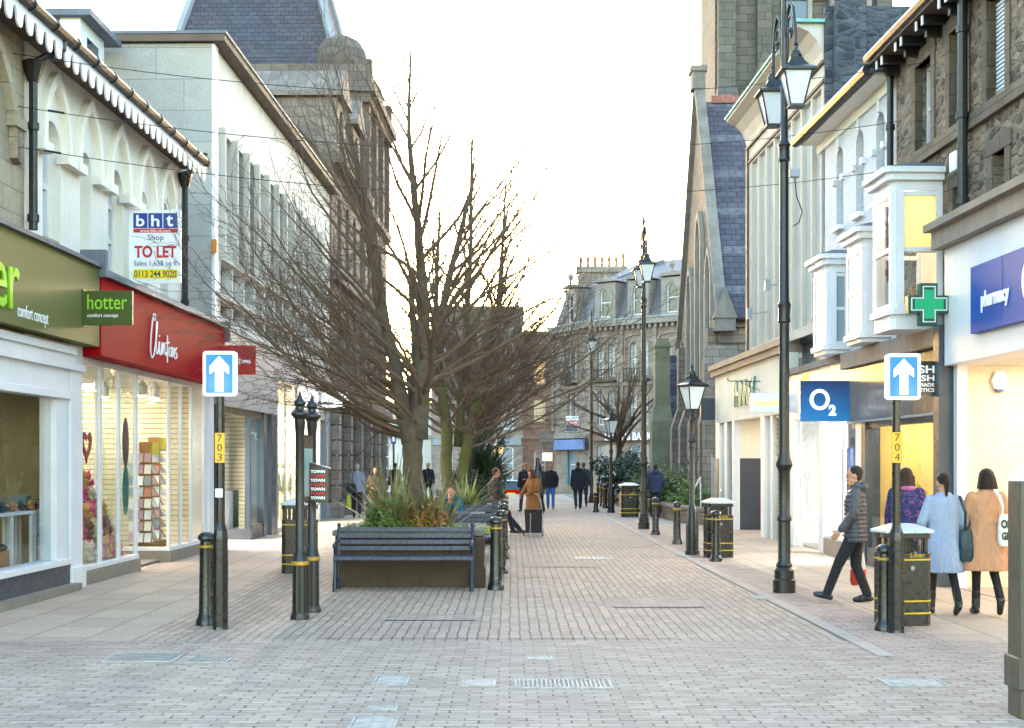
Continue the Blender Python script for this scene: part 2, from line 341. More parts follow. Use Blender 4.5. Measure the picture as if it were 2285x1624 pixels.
def wallf(mb, u0, u1, z0, z1, y, ops, dep=.2):
    us = sorted({u0, u1} | {o[0] for o in ops} | {o[1] for o in ops}); zs = sorted({z0, z1} | {o[2] for o in ops} | {o[3] for o in ops})
    for a, b in zip(us, us[1:]):
        for c, d in zip(zs, zs[1:]):
            mu, mz = (a + b) / 2, (c + d) / 2
            if any(o[0] < mu < o[1] and o[2] < mz < o[3] for o in ops): continue
            mb.quad((a, y, c), (b, y, c), (b, y, d), (a, y, d))
    for o in ops:
        p = path(o)
        if len(o) > 4 and o[4]:
            pr = p[1:-1]; h = len(pr) // 2
            for i in range(h): mb.quad((o[0], y, o[3]), (pr[i][0], y, pr[i][1]), (pr[i + 1][0], y, pr[i + 1][1]))
            for i in range(h, len(pr) - 1): mb.quad((o[1], y, o[3]), (pr[i][0], y, pr[i][1]), (pr[i + 1][0], y, pr[i + 1][1]))
        pp = p + [p[0]]
        for a, b in zip(pp, pp[1:]): mb.quad((a[0], y, a[1]), (b[0], y, b[1]), (b[0], y + dep, b[1]), (a[0], y + dep, a[1]))
def shell(mb, u0, u1, z0, z1, y0, y1):      # sides, back, top of a building whose front is made by wallf
    mb.quad((u0, y0, z0), (u0, y1, z0), (u0, y1, z1), (u0, y0, z1)); mb.quad((u1, y0, z0), (u1, y1, z0), (u1, y1, z1), (u1, y0, z1))
    mb.quad((u0, y1, z0), (u1, y1, z0), (u1, y1, z1), (u0, y1, z1)); mb.quad((u0, y0, z1), (u1, y0, z1), (u1, y1, z1), (u0, y1, z1))
def band(mb, inner, outer, y0, y1):
    n = len(inner)
    for i in range(n - 1):
        a, b, c, d = inner[i], inner[i + 1], outer[i + 1], outer[i]
        mb.add([(a[0], y0, a[1]), (b[0], y0, b[1]), (c[0], y0, c[1]), (d[0], y0, d[1]), (a[0], y1, a[1]), (b[0], y1, b[1]), (c[0], y1, c[1]), (d[0], y1, d[1])],
               [(0, 1, 2, 3), (7, 6, 5, 4), (0, 4, 5, 1), (2, 6, 7, 3), (0, 3, 7, 4), (1, 5, 6, 2)])
def window(root, op, y, fm, pm, t=.05, bars=(1, 1), name='window', fd=.07, pd=.03):
    """frame (bars = columns, rows of lights) with its pane as a sub-part"""
    u0, u1, z0, z1 = op[:4]; mb = MB()
    outer = path(op); k = op[4] if len(op) > 4 else 0
    inner = [(u0 + t, z0)] + prof(k, u0 + t, u1 - t, z1 - t) + [(u1 - t, z0)]
    band(mb, inner, outer, y, y + fd)
    mb.box(u0 + t, u1 - t, y + .002, y + fd, z0, z0 + t)
    for i in range(1, bars[0]): x = u0 + (u1 - u0) * i / bars[0]; mb.box(x - t / 2, x + t / 2, y + .004, y + fd, z0 + t, z1 - t - ((u1 - u0) * .3 if k else 0))
    for i in range(1, bars[1]): z = z0 + (z1 - z0) * i / bars[1]; mb.box(u0 + t, u1 - t, y + .006, y + fd, z - t / 2, z + t / 2)
    f = mb.build(name, fm, root)
    pb = MB(); pts = [(a, b) for a, b in outer]; pb.prism(pts, y + fd + .002, y + fd + .012, 'y'); pb.build('pane', pm, f)
    return f
def text(s, w_, h, x, y, z, mat, parent, d=.012, name='lettering', rot=(R(90), 0, 0), bold=0, loc=None, slant=0):
    """built-in font converted to a mesh; scaled to w_ x h, left bottom corner at (x, z) on the plane y of the parent's frame"""
    cu = bpy.data.curves.new('t', 'FONT'); cu.body = s; cu.extrude = .02; cu.offset = bold; cu.resolution_u = 3; cu.shear = slant
    to = bpy.data.objects.new('t', cu); COL.objects.link(to)
    dg = bpy.context.evaluated_depsgraph_get(); me = bpy.data.meshes.new_from_object(to.evaluated_get(dg))
    bpy.data.objects.remove(to); bpy.data.curves.remove(cu)
    xs = [v.co.x for v in me.vertices]; ys = [v.co.y for v in me.vertices]; x0, x1, y0, y1 = min(xs), max(xs), min(ys), max(ys)
    off = OFF.get(topo(parent).name, Vector((0, 0, 0)))
    for v in me.vertices:
        c = v.co; a = (c.x - x0) / (x1 - x0) * w_; b = (c.y - y0) / (y1 - y0) * h; e = (c.z / .02 + 1) / 2 * d
        v.co = Vector((x + a, y - e, z + b)) + off
    me.materials.clear(); me.materials.append(mat)
    for p in me.polygons: p.material_index = 0
    uvbox(me); me.name = name; o = bpy.data.objects.new(name, me); COL.objects.link(o); o.parent = parent; return o
# ------------------------------------------------------------------ ground
def sheet(name, pts, z, mat, label=None):
    mb = MB(); mb.quad(*[(x, y, z) for x, y in pts]); o = mb.build(name, mat, fix=False)
    if o.data.polygons[0].normal.z < 0: o.data.flip_normals()
    return tag(o, label, None, None, 'structure')
M['setts'] = blocks('grey_block_setts', '#bda99a', '#a39182', '#5a4d43', .21, .1, .009, rough=.62, bump=.012, dirt=.22, dirtc='#7d7870', warp=.035, offs=.43, jn=1)
M['settsp'] = blocks('pinkish_block_band', '#bba697', '#a18f83', '#5f554c', .21, .105, .007, rough=.65, bump=.008, dirt=.2, dirtc='#8f857a', warp=.02, offs=.43, jn=1)
M['bricks'] = blocks('long_course_bricks', '#bea897', '#a99584', '#75675a', .24, .105, .0085, rough=.62, bump=.012, dirt=.3, dirtc='#8b8783', swap=True, warp=.05, offs=.37, jn=1, line=.006)
M['bricksp'] = blocks('long_course_pink_bricks', '#c0a796', '#b09887', '#665a4e', .24, .105, .0085, rough=.62, bump=.012, dirt=.2, dirtc='#998d82', swap=True, warp=.05, offs=.37, jn=1, line=.006)
M['flags'] = blocks('sandstone_flags', '#bba896', '#ad9b8b', '#6d6057', .9, .6, .007, rough=.6, bump=.006, dirt=.35, dirtc='#8c8275', swap=True, offs=.31)
M['asphalt'] = plain('asphalt_far', '#6b6862', .8, 0, .15, .6, .05)
M['channel'] = blocks('pale_channel_stone', '#b3a69b', '#a59a90', '#6e6a64', .6, 2, .006, rough=.6, bump=.004, dirt=.25, dirtc='#8b8782', swap=True, offs=0)
mb = MB(); mb.add([(-400, -60, 0), (400, -60, 0), (400, 77, 0), (-400, 77, 0), (400, 86, -.9), (-400, 86, -.9), (400, 700, -.9), (-400, 700, -.9)], [(0, 1, 2, 3), (3, 2, 4, 5), (5, 4, 6, 7)]); tag(mb.build('ground', M['asphalt'], fix=False), kind='structure')
def xl(y): return AL + KL * y - .6
def xr(y): return AR + KR * y + .6
sheet('cross_street_paving', [(-30, -8), (30, -8), (30, 12.75), (-30, 12.75)], .004, M['setts'])
sheet('paving_band', [(-30, 12.75), (30, 12.75), (30, 13.85), (-30, 13.85)], .004, M['settsp'])
XB = lambda y: -3.55 - .012 * y      # brick carriageway edge on the left
XK = lambda y: 3.4 - .0115 * y       # kerb line on the right
XF = lambda y: 4.45 - .02 * y if y < 60 else 3.2
sheet('brick_carriageway', [(XB(13.85), 13.85), (XK(13.85), 13.85), (XK(76), 76), (XB(76), 76)], .004, M['bricks'])
for a, b in ((14.0, 15.3), (18.3, 18.9), (21.4, 22.4), (27.2, 28.3), (35, 36.4)):
    sheet('pink_brick_band', [(-1.9, a), (2.0 - a * .03, a), (1.8 - b * .03, b), (-1.9, b)], .008, M['bricksp'])
sheet('footway_bricks', [(XK(13.85) + .16, 13.85), (XF(13.85), 13.85), (XF(60), 60), (XK(60) + .16, 60)], .004, M['settsp'])
sheet('kerb_channel', [(XK(10) , 12.75), (XK(10) + .16, 12.75), (XK(76) + .16, 76), (XK(76), 76)], .0085, M['channel'])
sheet('pavement', [(XF(13.85), 13.85), (xr(13.85) + 4, 13.85), (xr(60) + 8, 60), (XF(60), 60)], .004, M['flags'])
sheet('pavement', [(xl(13.85) - .0, 13.85), (XB(13.85), 13.85), (XB(76), 76), (xl(76), 76)], .004, M['flags'])
for x0, y0, x1, y1, k in ((1.2, 17.0, 2.3, 18.1, 'settsp'), (.2, 23.5, 1.4, 24.4, 'settsp'), (2.1, 29, 2.9, 31, 'setts'), (-1.4, 15.6, -.4, 16.2, 'setts')):
    sheet('paving_patch', [(x0, y0), (x1, y0), (x1, y1), (x0, y1)], .0125, M[k])
# ------------------------------------------------------------------ LEFT SIDE
def eaves(root, u0, u1, zg, out, soffz, gut='black', over=.25):
    mb = MB(); mb.box(u0, u1, -out + .05, .3, soffz + .02, soffz + .08); mb.build('soffit', M['eavebrown'], root)
    mb = MB(); mb.tube([(u0, -out, zg), (u1, -out, zg)], .07, 8)
    u = u0 + .4
    while u < u1: mb.tube([(u, -out, zg), (u + .05, -out, zg)], .085, 8); u += .8
    mb.build('gutter', M['blackiron'], root)
def roof(root, u0, u1, y0, z0, y1, z1, mat):
    mb = MB(); mb.add([(u0, y0, z0), (u1, y0, z0), (u1, y1, z1), (u0, y1, z1), (u0, y0, z0 - .1), (u1, y0, z0 - .1), (u1, y1, z1 - .1), (u0, y1, z1 - .1)],
                      [(0, 1, 2, 3), (7, 6, 5, 4), (0, 4, 5, 1), (1, 5, 6, 2), (2, 6, 7, 3), (3, 7, 4, 0)]); return mb.build('roof', mat, root)
def hood(mb, c, hw, z0, z1, t=.14, d=.1):
    i = [(c - hw, z0)] + prof('p', c - hw, c + hw, z1) + [(c + hw, z0)]
    o = [(c - hw - t, z0)] + prof('p', c - hw - t, c + hw + t, z1 + t * 1.3) + [(c + hw + t, z0)]
    band(mb, i, o, -d, .02)
    for s in (-1, 1):
        a = c + s * (hw + t / 2); mb.box(a - .19, a + .19, -d - .03, .02, z0 - .13, z0)
# green-sign shop, stone upper floor
b = front('L', 'shop_building', 'weathered stone shop with an olive green fascia at the left edge of the picture', 'building', 18)
ops = [(16.2, 16.95, 4.7, 6.3, 'r'), (14.4, 15.2, 4.7, 6.3, 'r')]
mb = MB(); wallf(mb, 11.5, 17.8, 2.62, 7.12, 0, ops, .25); shell(mb, 11.5, 19.9, 3.3, 7.1, .01, 7)
mb.quad((17.8, 0, 3.3), (19.9, 0, 3.3), (19.9, 0, 4.7), (17.8, 0, 4.7)); hood(mb, 16.55, .75, 5.95, 6.75); hood(mb, 14.8, .75, 5.95, 6.75)
mb.build('wall', M['creamstone'], b)
for o in ops: window(b, o, .15, M['white'], M['pane'], .06, (1, 2))
mb = MB(); mb.box(11.5, 19.95, -.28, 0, 3.36, 4.46); mb.build('fascia', M['green'], b)
mb = MB(); mb.add([(11.5, -.34, 4.465), (19.98, -.34, 4.465), (19.98, -.34, 4.52), (11.5, -.34, 4.52), (11.5, .02, 4.46), (19.98, .02, 4.46), (19.98, .02, 4.66), (11.5, .02, 4.66)], [(0, 1, 2, 3), (3, 2, 6, 7), (4, 5, 1, 0), (1, 5, 6, 2), (0, 3, 7, 4)]); mb.build('lead_flashing', M['lead'], b)
mb = MB(); mb.box(11.5, 19.35, -.16, .1, 3.2, 3.3); mb.box(11.5, 19.35, -.12, .1, 3.0, 3.2); mb.box(11.5, 19.35, -.05, .1, 2.7, 3.0); mb.box(11.5, 19.35, -.08, .12, 2.6, 2.7)
mb.box(11.5, 19.35, -.1, .2, .36, .44); mb.box(18.9, 19.35, -.03, .2, .44, 2.6); mb.box(11.5, 12.2, -.02, .2, .44, 2.6)
mb.build('shopfront_frame', M['white'], b, bevel=.006)
mb = MB(); mb.box(19.4, 19.9, -.06, .12, .0, 3.36); mb.box(19.36, 19.94, -.1, .14, 3.0, 3.1); mb.box(19.36, 19.94, -.1, .1, 0, .3); mb.build('pilaster', M['white'], b, bevel=.008)
mb = MB(); mb.box(11.5, 19.38, -.06, .15, .1, .36); mb.build('stallriser', M['stalldark'], b)
mb = MB(); mb.box(11.5, 19.38, -.22, .15, 0, .1); mb.build('step', M['stall'], b)
mb = MB(); mb.box(12.2, 18.9, .05, .06, .44, 2.6); mb.build('shop_window', M['glass'], b)
def interior(root, u0, u1, y0, y1, z0, z1, wall, floor, ceil, lamps=(), lm='lampon'):
    mb = MB(); mb.box(u0, u1, y1, y1 + .05, z0, z1); mb.box(u0 - .05, u0, y0, y1, z0, z1); mb.box(u1, u1 + .05, y0, y1, z0, z1); mb.build('interior_wall', wall, root)
    mb = MB(); mb.box(u0, u1, y0, y1, z0 + .005, z0 + .03); mb.build('interior_floor', floor, root)
    mb = MB(); mb.box(u0, u1, y0, y1, z1, z1 + .05); mb.build('interior_ceiling', ceil, root)
    for (u, y) in lamps:
        mb = MB(); mb.lathe([(.09, z1 - .28), (.11, z1 - .12), (.05, z1 - .02), (.05, z1 - .005)], u, y, 10); l = mb.build('ceiling_spotlight', M['white'], root)
        mb = MB(); mb.lathe([(.085, z1 - .292), (.085, z1 - .281)], u, y, 10); mb.build('bulb', M[lm], l)
M['iwall'] = plain('shop_cream_wall', '#d9cdaa', .7, 0, .04, 1, .01)
M['ifloor'] = plain('shop_floor', '#8c8478', .5, 0, .1, 2, .02)
M['iceil'] = plain('shop_ceiling', '#d8d5cc', .8, 0, .04, 1, .01)
M['wood'] = plain('honey_wood', '#9a6a32', .5, 0, .2, 4, .05)
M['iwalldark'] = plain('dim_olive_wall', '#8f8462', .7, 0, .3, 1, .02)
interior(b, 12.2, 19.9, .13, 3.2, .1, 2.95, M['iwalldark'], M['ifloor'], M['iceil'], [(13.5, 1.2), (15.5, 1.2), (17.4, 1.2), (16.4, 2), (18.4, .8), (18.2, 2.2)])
sg = tag(text('hotter', 2.35, .74, 14.42, -.292, 3.52, M['lime'], b, .03, 'fascia_lettering', bold=.004)); 
text('comfort concept', 1.05, .21, 16.8, -.282, 3.42, M['letterwhite'], b, .004, 'fascia_lettering')
cloth0 = [plain('box_card_%d' % i, c_, .7, 0, .05, 3, 0) for i, c_ in enumerate(('#b88a5a', '#d8d2c4', '#5c6f7c'))]
# shoe table
def cloth_stand(x0, x1, y0, y1, z, root):
    pass
t = front('L', 'display_table', 'white slatted display table behind the window of the green shop', 'table', 17.6)
mb = MB(); mb.box(17.2, 19.55, .28, .7, 1.06, 1.1); mb.build('table_top', M['white'], t)
mb = MB()
for u in (17.25, 18.2, 18.9, 19.05, 19.2, 19.35, 19.5):
    for y in (.31, .67): mb.box(u - .02, u + .02, y - .02, y + .02, .13, 1.06)
for z in (.5, .75): mb.box(18.9, 19.5, .3, .32, z, z + .02)
mb.build('leg', M['white'], t)
t = front('L', 'shoe_crate', 'open wooden crate of shoes low in the green shop window', 'crate', 17)
mb = MB(); mb.box(17.3, 18.1, .3, .32, .3, .62); mb.box(17.3, 18.1, .63, .65, .3, .62); mb.box(17.3, 17.32, .32, .63, .3, .62); mb.box(18.08, 18.1, .32, .63, .3, .62); mb.box(17.32, 18.08, .32, .63, .3, .33); mb.build('crate', M['wood'], t)
for k in range(4):
    s = MB(); s.ball((17.42 + k * .19, .42, .66), (.05, .14, .06), 10, 6); s.ball((17.42 + k * .19, .52, .7), (.045, .06, .07), 8, 5); s.build('shoe', M['black'], t, smooth=True)
rnd = random.Random(8)
for k in range(7):
    t = front('L', 'boxed_shoes', 'shoes and boxes set out on the white table in the green shop window', 'shoes', 17, 'shoes on the white window table'); u = 17.35 + k * .32
    mb = MB(); mb.box(u, u + .2, .4, .6, 1.1, 1.1 + rnd.choice([.08, .14, .2])); mb.build('shoe_box', cloth0[k % 3], t); s = MB(); s.ball((u + .1, .36, 1.15), (.1, .045, .045), 10, 6); s.ball((u + .04, .36, 1.19), (.04, .04, .06), 8, 6); s.build('shoe', M['wood'] if k % 2 else M['black'], t, smooth=True)
# projecting green sign
t = front('L', 'hanging_sign', 'square olive green projecting sign with lime lettering between the green and red fascias', 'sign', 19.2)
XS = -(AL + KL * 19.25)
mb = MB(); mb.box(19.22, 19.29, -.95, -.29, 3.6, 4.06); mb.build('sign_panel', M['signgreen'], t, bevel=.006)
mb = MB(); mb.box(19.17, 19.34, -.30, -.285, 3.58, 4.08); mb.build('sign_bracket', M['signgreen'], t)
def facetext(s_, w_, h, out0, z, uf, side, mat, root, d=.008, **k):
    """lettering facing the camera end of the street on a sign that sticks out from a building line; uf = absolute u of the sign face"""
    o = text(s_, w_, h, 0, 0, z, mat, root, d, **k); off = OFF[root.name]
    for v in o.data.vertices:
        p = v.co - off; v.co = (Vector((uf + p.y, -(out0 + p.x), p.z)) if side == 'L' else Vector((uf - p.y, -out0 + p.x, p.z))) + off
    uvbox_re(o.data); return o
def uvbox_re(me):
    while me.uv_layers: me.uv_layers.remove(me.uv_layers[0])
    uvbox(me)
facetext('hotter', .54, .2, .34, 3.81, 19.22, 'L', M['lime'], t, .006)
facetext('comfort concept', .42, .065, .34, 3.69, 19.22, 'L', M['letterwhite'], t, .004)
# cream building over the red shop
b = front('L', 'shop_building', 'cream painted building with narrow pointed arch windows and scalloped eaves above the red fascia', 'building', 23)
cs = [(18.75, .7, 6.24), (20.15, .5, 6.13), (21.6, .78, 6.19), (23.1, .5, 6.14), (24.4, .55, 6.2)]
ops = [(c - w_ / 2, c + w_ / 2, 4.6, z, 'r') for c, w_, z in cs]
mb = MB(); wallf(mb, 17.8, 25.5, 3.3, 7.12, -.02, ops, .3); shell(mb, 17.8, 25.5, 3.3, 7.1, -.02, 7)
for c, w_, z in cs: hood(mb, c, .42, 5.87, 6.72, .13, .12)
mb.build('wall', M['cream'], b, fix=False)
for i, o in enumerate(ops): window(b, o, .14, M['white'], M['panelight'] if i in (0, 3) else M['pane'], .07, (1, 3 if i == 2 else 2))
eaves(b, 11.5, 25.65, 7.13, .47, 7.0)
# scalloped valance
mb = MB(); u = 11.6; P_ = .335
while u < 25.5:
    n = 8; w2 = P_ / 2
    pts = [(u, 7.09), (u, 6.99)] + [(u + .045, 6.965)] + [(u + w2 - .095 * math.cos(math.pi * i / n), 6.88 - .1 * math.sin(math.pi * i / n)) for i in range(n + 1)] + [(u + P_ - .045, 6.965), (u + P_, 6.99), (u + P_, 7.09)]
    mb.prism(pts, -.44, -.415, 'y')
    mb.tube([(u + w2, -.446, 6.9), (u + w2, -.441, 6.9)], .02, 6); u += P_
mb.build('valance', M['white'], b)
roof(b, 11.5, 25.6, -.4, 7.1, 3.4, 8.9, M['slate'])
mb = MB(); mb.quad((25.6, -.38, 7.02), (25.6, 3.4, 8.8), (25.6, 7, 7.0)); mb.build('gable', M['creamstone'], b)
mb = MB(); mb.box(19.98, 27.9, -.29, .1, 3.24, 4.36); mb.build('fascia', M['red'], b, bevel=.01)
mb = MB()
mb.add([(19.98, -.36, 4.365), (27.95, -.36, 4.365), (27.95, -.36, 4.42), (19.98, -.36, 4.42), (19.98, .0, 4.37), (27.95, .0, 4.37), (27.95, .0, 4.62), (19.98, .0, 4.62)], [(0, 1, 2, 3), (3, 2, 6, 7), (4, 5, 1, 0), (1, 5, 6, 2), (0, 3, 7, 4)])
mb.box(19.9, 20.02, -.38, .0, 4.34, 4.72); mb.box(27.9, 28.02, -.38, .05, 4.1, 4.5); mb.build('lead_flashing', M['lead'], b)
# hand-drawn white script on the red fascia
def script(root, strokes, u0, z0, su, sz, y, r, mat, conv=None):
    mb = MB()
    for s_ in strokes:
        P2 = [Vector((a, b_, 0)) for a, b_ in s_]; Q = []
        for i in range(len(P2) - 1):
            p0, p1, p2, p3 = P2[max(i - 1, 0)], P2[i], P2[i + 1], P2[min(i + 2, len(P2) - 1)]
            for k in range(5):
                t_ = k / 5; Q.append(.5 * ((2 * p1) + (p2 - p0) * t_ + (2 * p0 - 5 * p1 + 4 * p2 - p3) * t_ ** 2 + (3 * p1 - p0 - 3 * p2 + p3) * t_ ** 3))
        Q.append(P2[-1])
        pts = [(u0 + q.x * su, y, z0 + q.y * sz) for q in Q]
        if conv: pts = [conv(p) for p in pts]
        mb.tube(pts, r, 5)
    return mb.build('lettering', mat, root)
SC = [[(.14, .86), (.17, 1.0), (.1, .98), (.03, .6), (.0, .2), (.04, -.02), (.12, .06)], [(.12, .06), (.2, .5), (.24, .8), (.21, .82), (.19, .4), (.22, .1), (.28, .2)],
      [(.28, .2), (.31, .4), (.31, .14), (.36, .12), (.41, .4), (.42, .12), (.45, .3), (.49, .4), (.52, .12), (.56, .2)], [(.31, .52), (.315, .56)],
      [(.6, .62), (.6, .3), (.6, -.04)], [(.54, .42), (.67, .46)], [(.66, .2), (.68, .34), (.74, .3), (.73, .14), (.67, .14), (.66, .24)], [(.74, .3), (.79, .36), (.79, .12), (.85, .36), (.87, .14)], [(.95, .38), (.9, .3), (.97, .18), (.9, .1), (.86, .14)]]
script(b, SC, 22.5, 3.42, 1.7, .68, -.3, .0125, M['letterwhite'])
# shopfront of the red shop
fr = MB()
for a, c in ((19.95, 20.05), (20.82, 20.95), (21.75, 21.87), (22.68, 22.82), (24.72, 24.84), (25.55, 25.65), (26.3, 26.4), (27.35, 27.6)):
    fr.box(a, c, -.01, .03, .2, 3.24)
fr.box(19.95, 22.82, -.03, .12, .2, .27); fr.box(24.72, 27.6, -.03, .12, .2, .27); fr.box(19.95, 27.6, -.01, .1, 3.14, 3.235)
fr.box(24.74, 24.82, .1, 1.3, .2, .27); fr.box(24.74, 24.82, 1.22, 1.3, .27, 3.2); fr.box(22.72, 22.8, 1.1, 1.2, .2, 3.2); fr.box(22.72, 22.8, .1, 1.2, .2, .27)
fr.build('shopfront_frame', M['white'], b, bevel=.005)
mb = MB(); mb.box(19.95, 22.83, -.05, .14, 0, .2); mb.box(24.7, 27.9, -.05, .14, 0, .2); mb.box(24.72, 24.84, .14, 1.3, 0, .2); mb.box(22.7, 22.82, .14, 1.2, 0, .2); mb.build('stallriser', M['stall'], b)
mb = MB(); mb.box(27.6, 27.95, -.06, .3, .2, 3.24); mb.build('pilaster', M['white'], b)
for a, c in ((20.05, 20.82), (20.95, 21.75), (21.87, 22.68), (24.84, 25.55), (25.65, 26.3), (26.4, 27.35)):
    mb = MB(); mb.box(a, c, .012, .02, .27, 3.14); mb.build('shop_window', M['glass'], b)
mb = MB(); mb.box(24.775, 24.785, .12, 1.22, .27, 3.14); mb.build('shop_window', M['glass'], b)
mb = MB(); mb.box(22.755, 22.765, .12, 1.1, .27, 3.14); mb.build('shop_window', M['glass'], b)
M['slatwall'] = blocks('slatted_display_wall', '#dad3ba', '#d4ccb0', '#9a9278', 3, .1, .012, rough=.6, bump=.006, dirt=0, offs=0)
interior(b, 20.0, 27.85, .15, 4.0, .02, 3.2, M['slatwall'], M['ifloor'], M['iceil'],
         [(20.4, .7), (21.2, 1.3), (21.3, .5), (22.2, .9), (23.6, 1.6), (25.2, .6), (25.6, 1.4), (26.0, .6), (26.8, .8), (24.2, 2.6), (23, 2.8), (26.4, 2.6)])
mb = MB(); mb.box(20.05, 27.8, 3.88, 3.99, 2.45, 2.9); mb.build('wall_header', M['stalldark'], b)
mb = MB()
for u in (22.9, 24.9, 26.9): mb.box(u - .35, u + .35, 1.9, 2.3, 3.15, 3.19)
mb.build('ceiling_light', M['lampon'], b)
rs = random.Random(12)
for k in range(9):
    u = 20.6 + k * .82; mb = MB(); mb.box(u, u + rs.uniform(.35, .7), 3.78, 3.93, rs.uniform(.5, 1.2), rs.uniform(1.5, 2.2)); mb.build('wall_display', [M['iwall'], M['stonefascia'], M['grey'], M['wood']][rs.randrange(4)], b)
# window stickers and banner
mb = MB(); mb.lathe([(.17, 0), (.17, .006)], 0, 0, 20); mb.v = [(22.28 + x, .03 + z, 2.05 + 2.3 * y) for x, y, z in mb.v]; mb.build('window_sticker', plain('maroon_print', '#5f2035', .5, 0, .1, 3, 0), b)
mb = MB(); mb.lathe([(.17, 0), (.17, .006)], 0, 0, 20); mb.v = [(22.28 + x, .03 + z, 1.3 + 2.3 * y) for x, y, z in mb.v]; mb.build('window_sticker', plain('teal_print', '#1d7a78', .5, 0, .1, 3, 0), b)
hp = [(math.sin(t_) ** 3 * .24, (13 * math.cos(t_) - 5 * math.cos(2 * t_) - 2 * math.cos(3 * t_) - math.cos(4 * t_)) / 16 * .26) for t_ in [2 * math.pi * i / 24 for i in range(24)]]
mb = MB(); band(mb, [(20.9 + a * .55, 2.0 + c * .55) for a, c in hp + hp[:1]], [(20.9 + a, 2.0 + c) for a, c in hp + hp[:1]], .2, .22); mb.build('heart_sign', M['redsign'], b)
# card racks
def card_rack(u, y, w_, h, label, nx):
    t = front('L', 'card_rack', label, 'rack', u)
    mb = MB(); mb.box(u - w_ / 2, u + w_ / 2, y - .2, y + .2, .06, .3); mb.box(u - w_ / 2, u + w_ / 2, y - .02, y + .02, .3, h); mb.box(u - w_ / 2, u - w_ / 2 + .02, y - .2, y + .02, .3, h); mb.build('rack_frame', M['wood'], t)
    rnd = random.Random(int(u * 10)); cols = ['#d8d2c8', '#7d8c96', '#b8705a', '#cfd0d2', '#a8848e', '#8a9a90', '#a9b4bc', '#dedede']
    mb = MB(); mats = [M.setdefault('card' + c, plain('card_' + c[1:], c, .5, 0, .02, 2, 0)) for c in cols]
    z = .34
    while z < h - .25:
        for i in range(nx):
            for sgn in (-1, 1):
                mb.cm = rnd.randrange(8); a = u - w_ / 2 + w_ * i / nx + .01
                mb.add([(a, y + sgn * .2, z), (a + w_ / nx - .02, y + sgn * .2, z), (a + w_ / nx - .02, y + sgn * .1, z + .16), (a, y + sgn * .1, z + .16)], [(0, 1, 2, 3)])
        for q in range(3):
            mb.cm = rnd.randrange(8); yy = y - .2 + q * .14
            mb.add([(u - w_ / 2 - .07, yy, z), (u - w_ / 2 - .07, yy + .12, z), (u - w_ / 2 - .01, yy + .12, z + .16), (u - w_ / 2 - .01, yy, z + .16)], [(0, 1, 2, 3)])
        z += .2
    mb.build('greeting_cards', mats, t)
    mb = MB(); mb.box(u - w_ / 2, u + w_ / 2, y - .2, y - .17, h - .22, h); mb.build('rack_header', M['signyellow'], t)
card_rack(25.2, .55, .5, 2.1, 'tall rack of greeting cards with a yellow header just inside the card shop door', 3)
card_rack(26.3, .7, .5, 2.2, 'greeting card rack behind the panes furthest along the card shop', 3)
card_rack(23.2, 2.9, 1.2, 2.0, 'wide card rack against the back wall of the card shop', 6)
# plush toys
rnd = random.Random(5)
tc_ = {'cream': '#d8c8a8', 'pink': '#cf7f8a', 'brown': '#7a4a38', 'red': '#b8323c', 'hot pink': '#e0508a', 'white': '#e6e0dc', 'yellow': '#d8a830'}
for k, v in tc_.items(): M['toy' + k] = plain('plush_' + k.replace(' ', '_'), v, .95, 0, .15, 8, .2)
proto = {}
for k in tc_:
    t = thing('soft_toy', k + ' soft toy heaped in the window display of the red card shop', 'soft toy', (0, 0, 0), 0, 'soft toys in the card shop window')
    mb = MB(); mb.ball((0, 0, .09), (.085, .08, .1), 10, 7); mb.build('body', M['toy' + k], t, smooth=True)
    mb = MB(); mb.ball((0, -.015, .225), (.075, .07, .07), 10, 7); mb.ball((0, -.08, .21), (.03, .025, .022), 8, 5); mb.build('head', M['toy' + k], t, smooth=True)
    for s in (-1, 1):
        mb = MB(); mb.ball((s * .055, 0, .29), (.027, .015, .03), 8, 5); mb.build('ear', M['toy' + k], t, smooth=True)
        mb = MB(); mb.ball((s * .09, -.03, .13), (.03, .04, .05), 8, 5); mb.build('arm', M['toy' + k], t, smooth=True)
        mb = MB(); mb.ball((s * .05, -.09, .035), (.035, .06, .035), 8, 5); mb.build('leg', M['toy' + k], t, smooth=True)
    proto[k] = t
first = dict(proto); ks = list(tc_)
shelf = front('L', 'display_plinth', 'stepped cream display plinth under the soft toys in the card shop window', 'plinth', 21)
for k in range(5): mb = MB(); mb.box(20.75, 22.55, .16 + .12 * k, .8, .03 + (.25 * k if k else 0), .28 + .25 * k); mb.build('plinth_step', M['iwall'], shelf)
spots = []
for k in range(5):
    for i in range(8): spots.append((20.86 + .215 * i + rnd.uniform(-.04, .04), .22 + .12 * k, .28 + .25 * k))
seen = set()
for i, (u, y, z) in enumerate(spots):
    k = ks[(i * 5 + i // 7) % len(ks)]
    o = proto[k] if k not in seen else copy_tree(proto[k]); seen.add(k)
    # left frame: outward is +X
    o.location = (AL + KL * u - y, u, z + .002); o.rotation_euler = (0, 0, R(70 + rnd.uniform(-30, 30))); o.scale = (rnd.uniform(.9, 1.25),) * 3
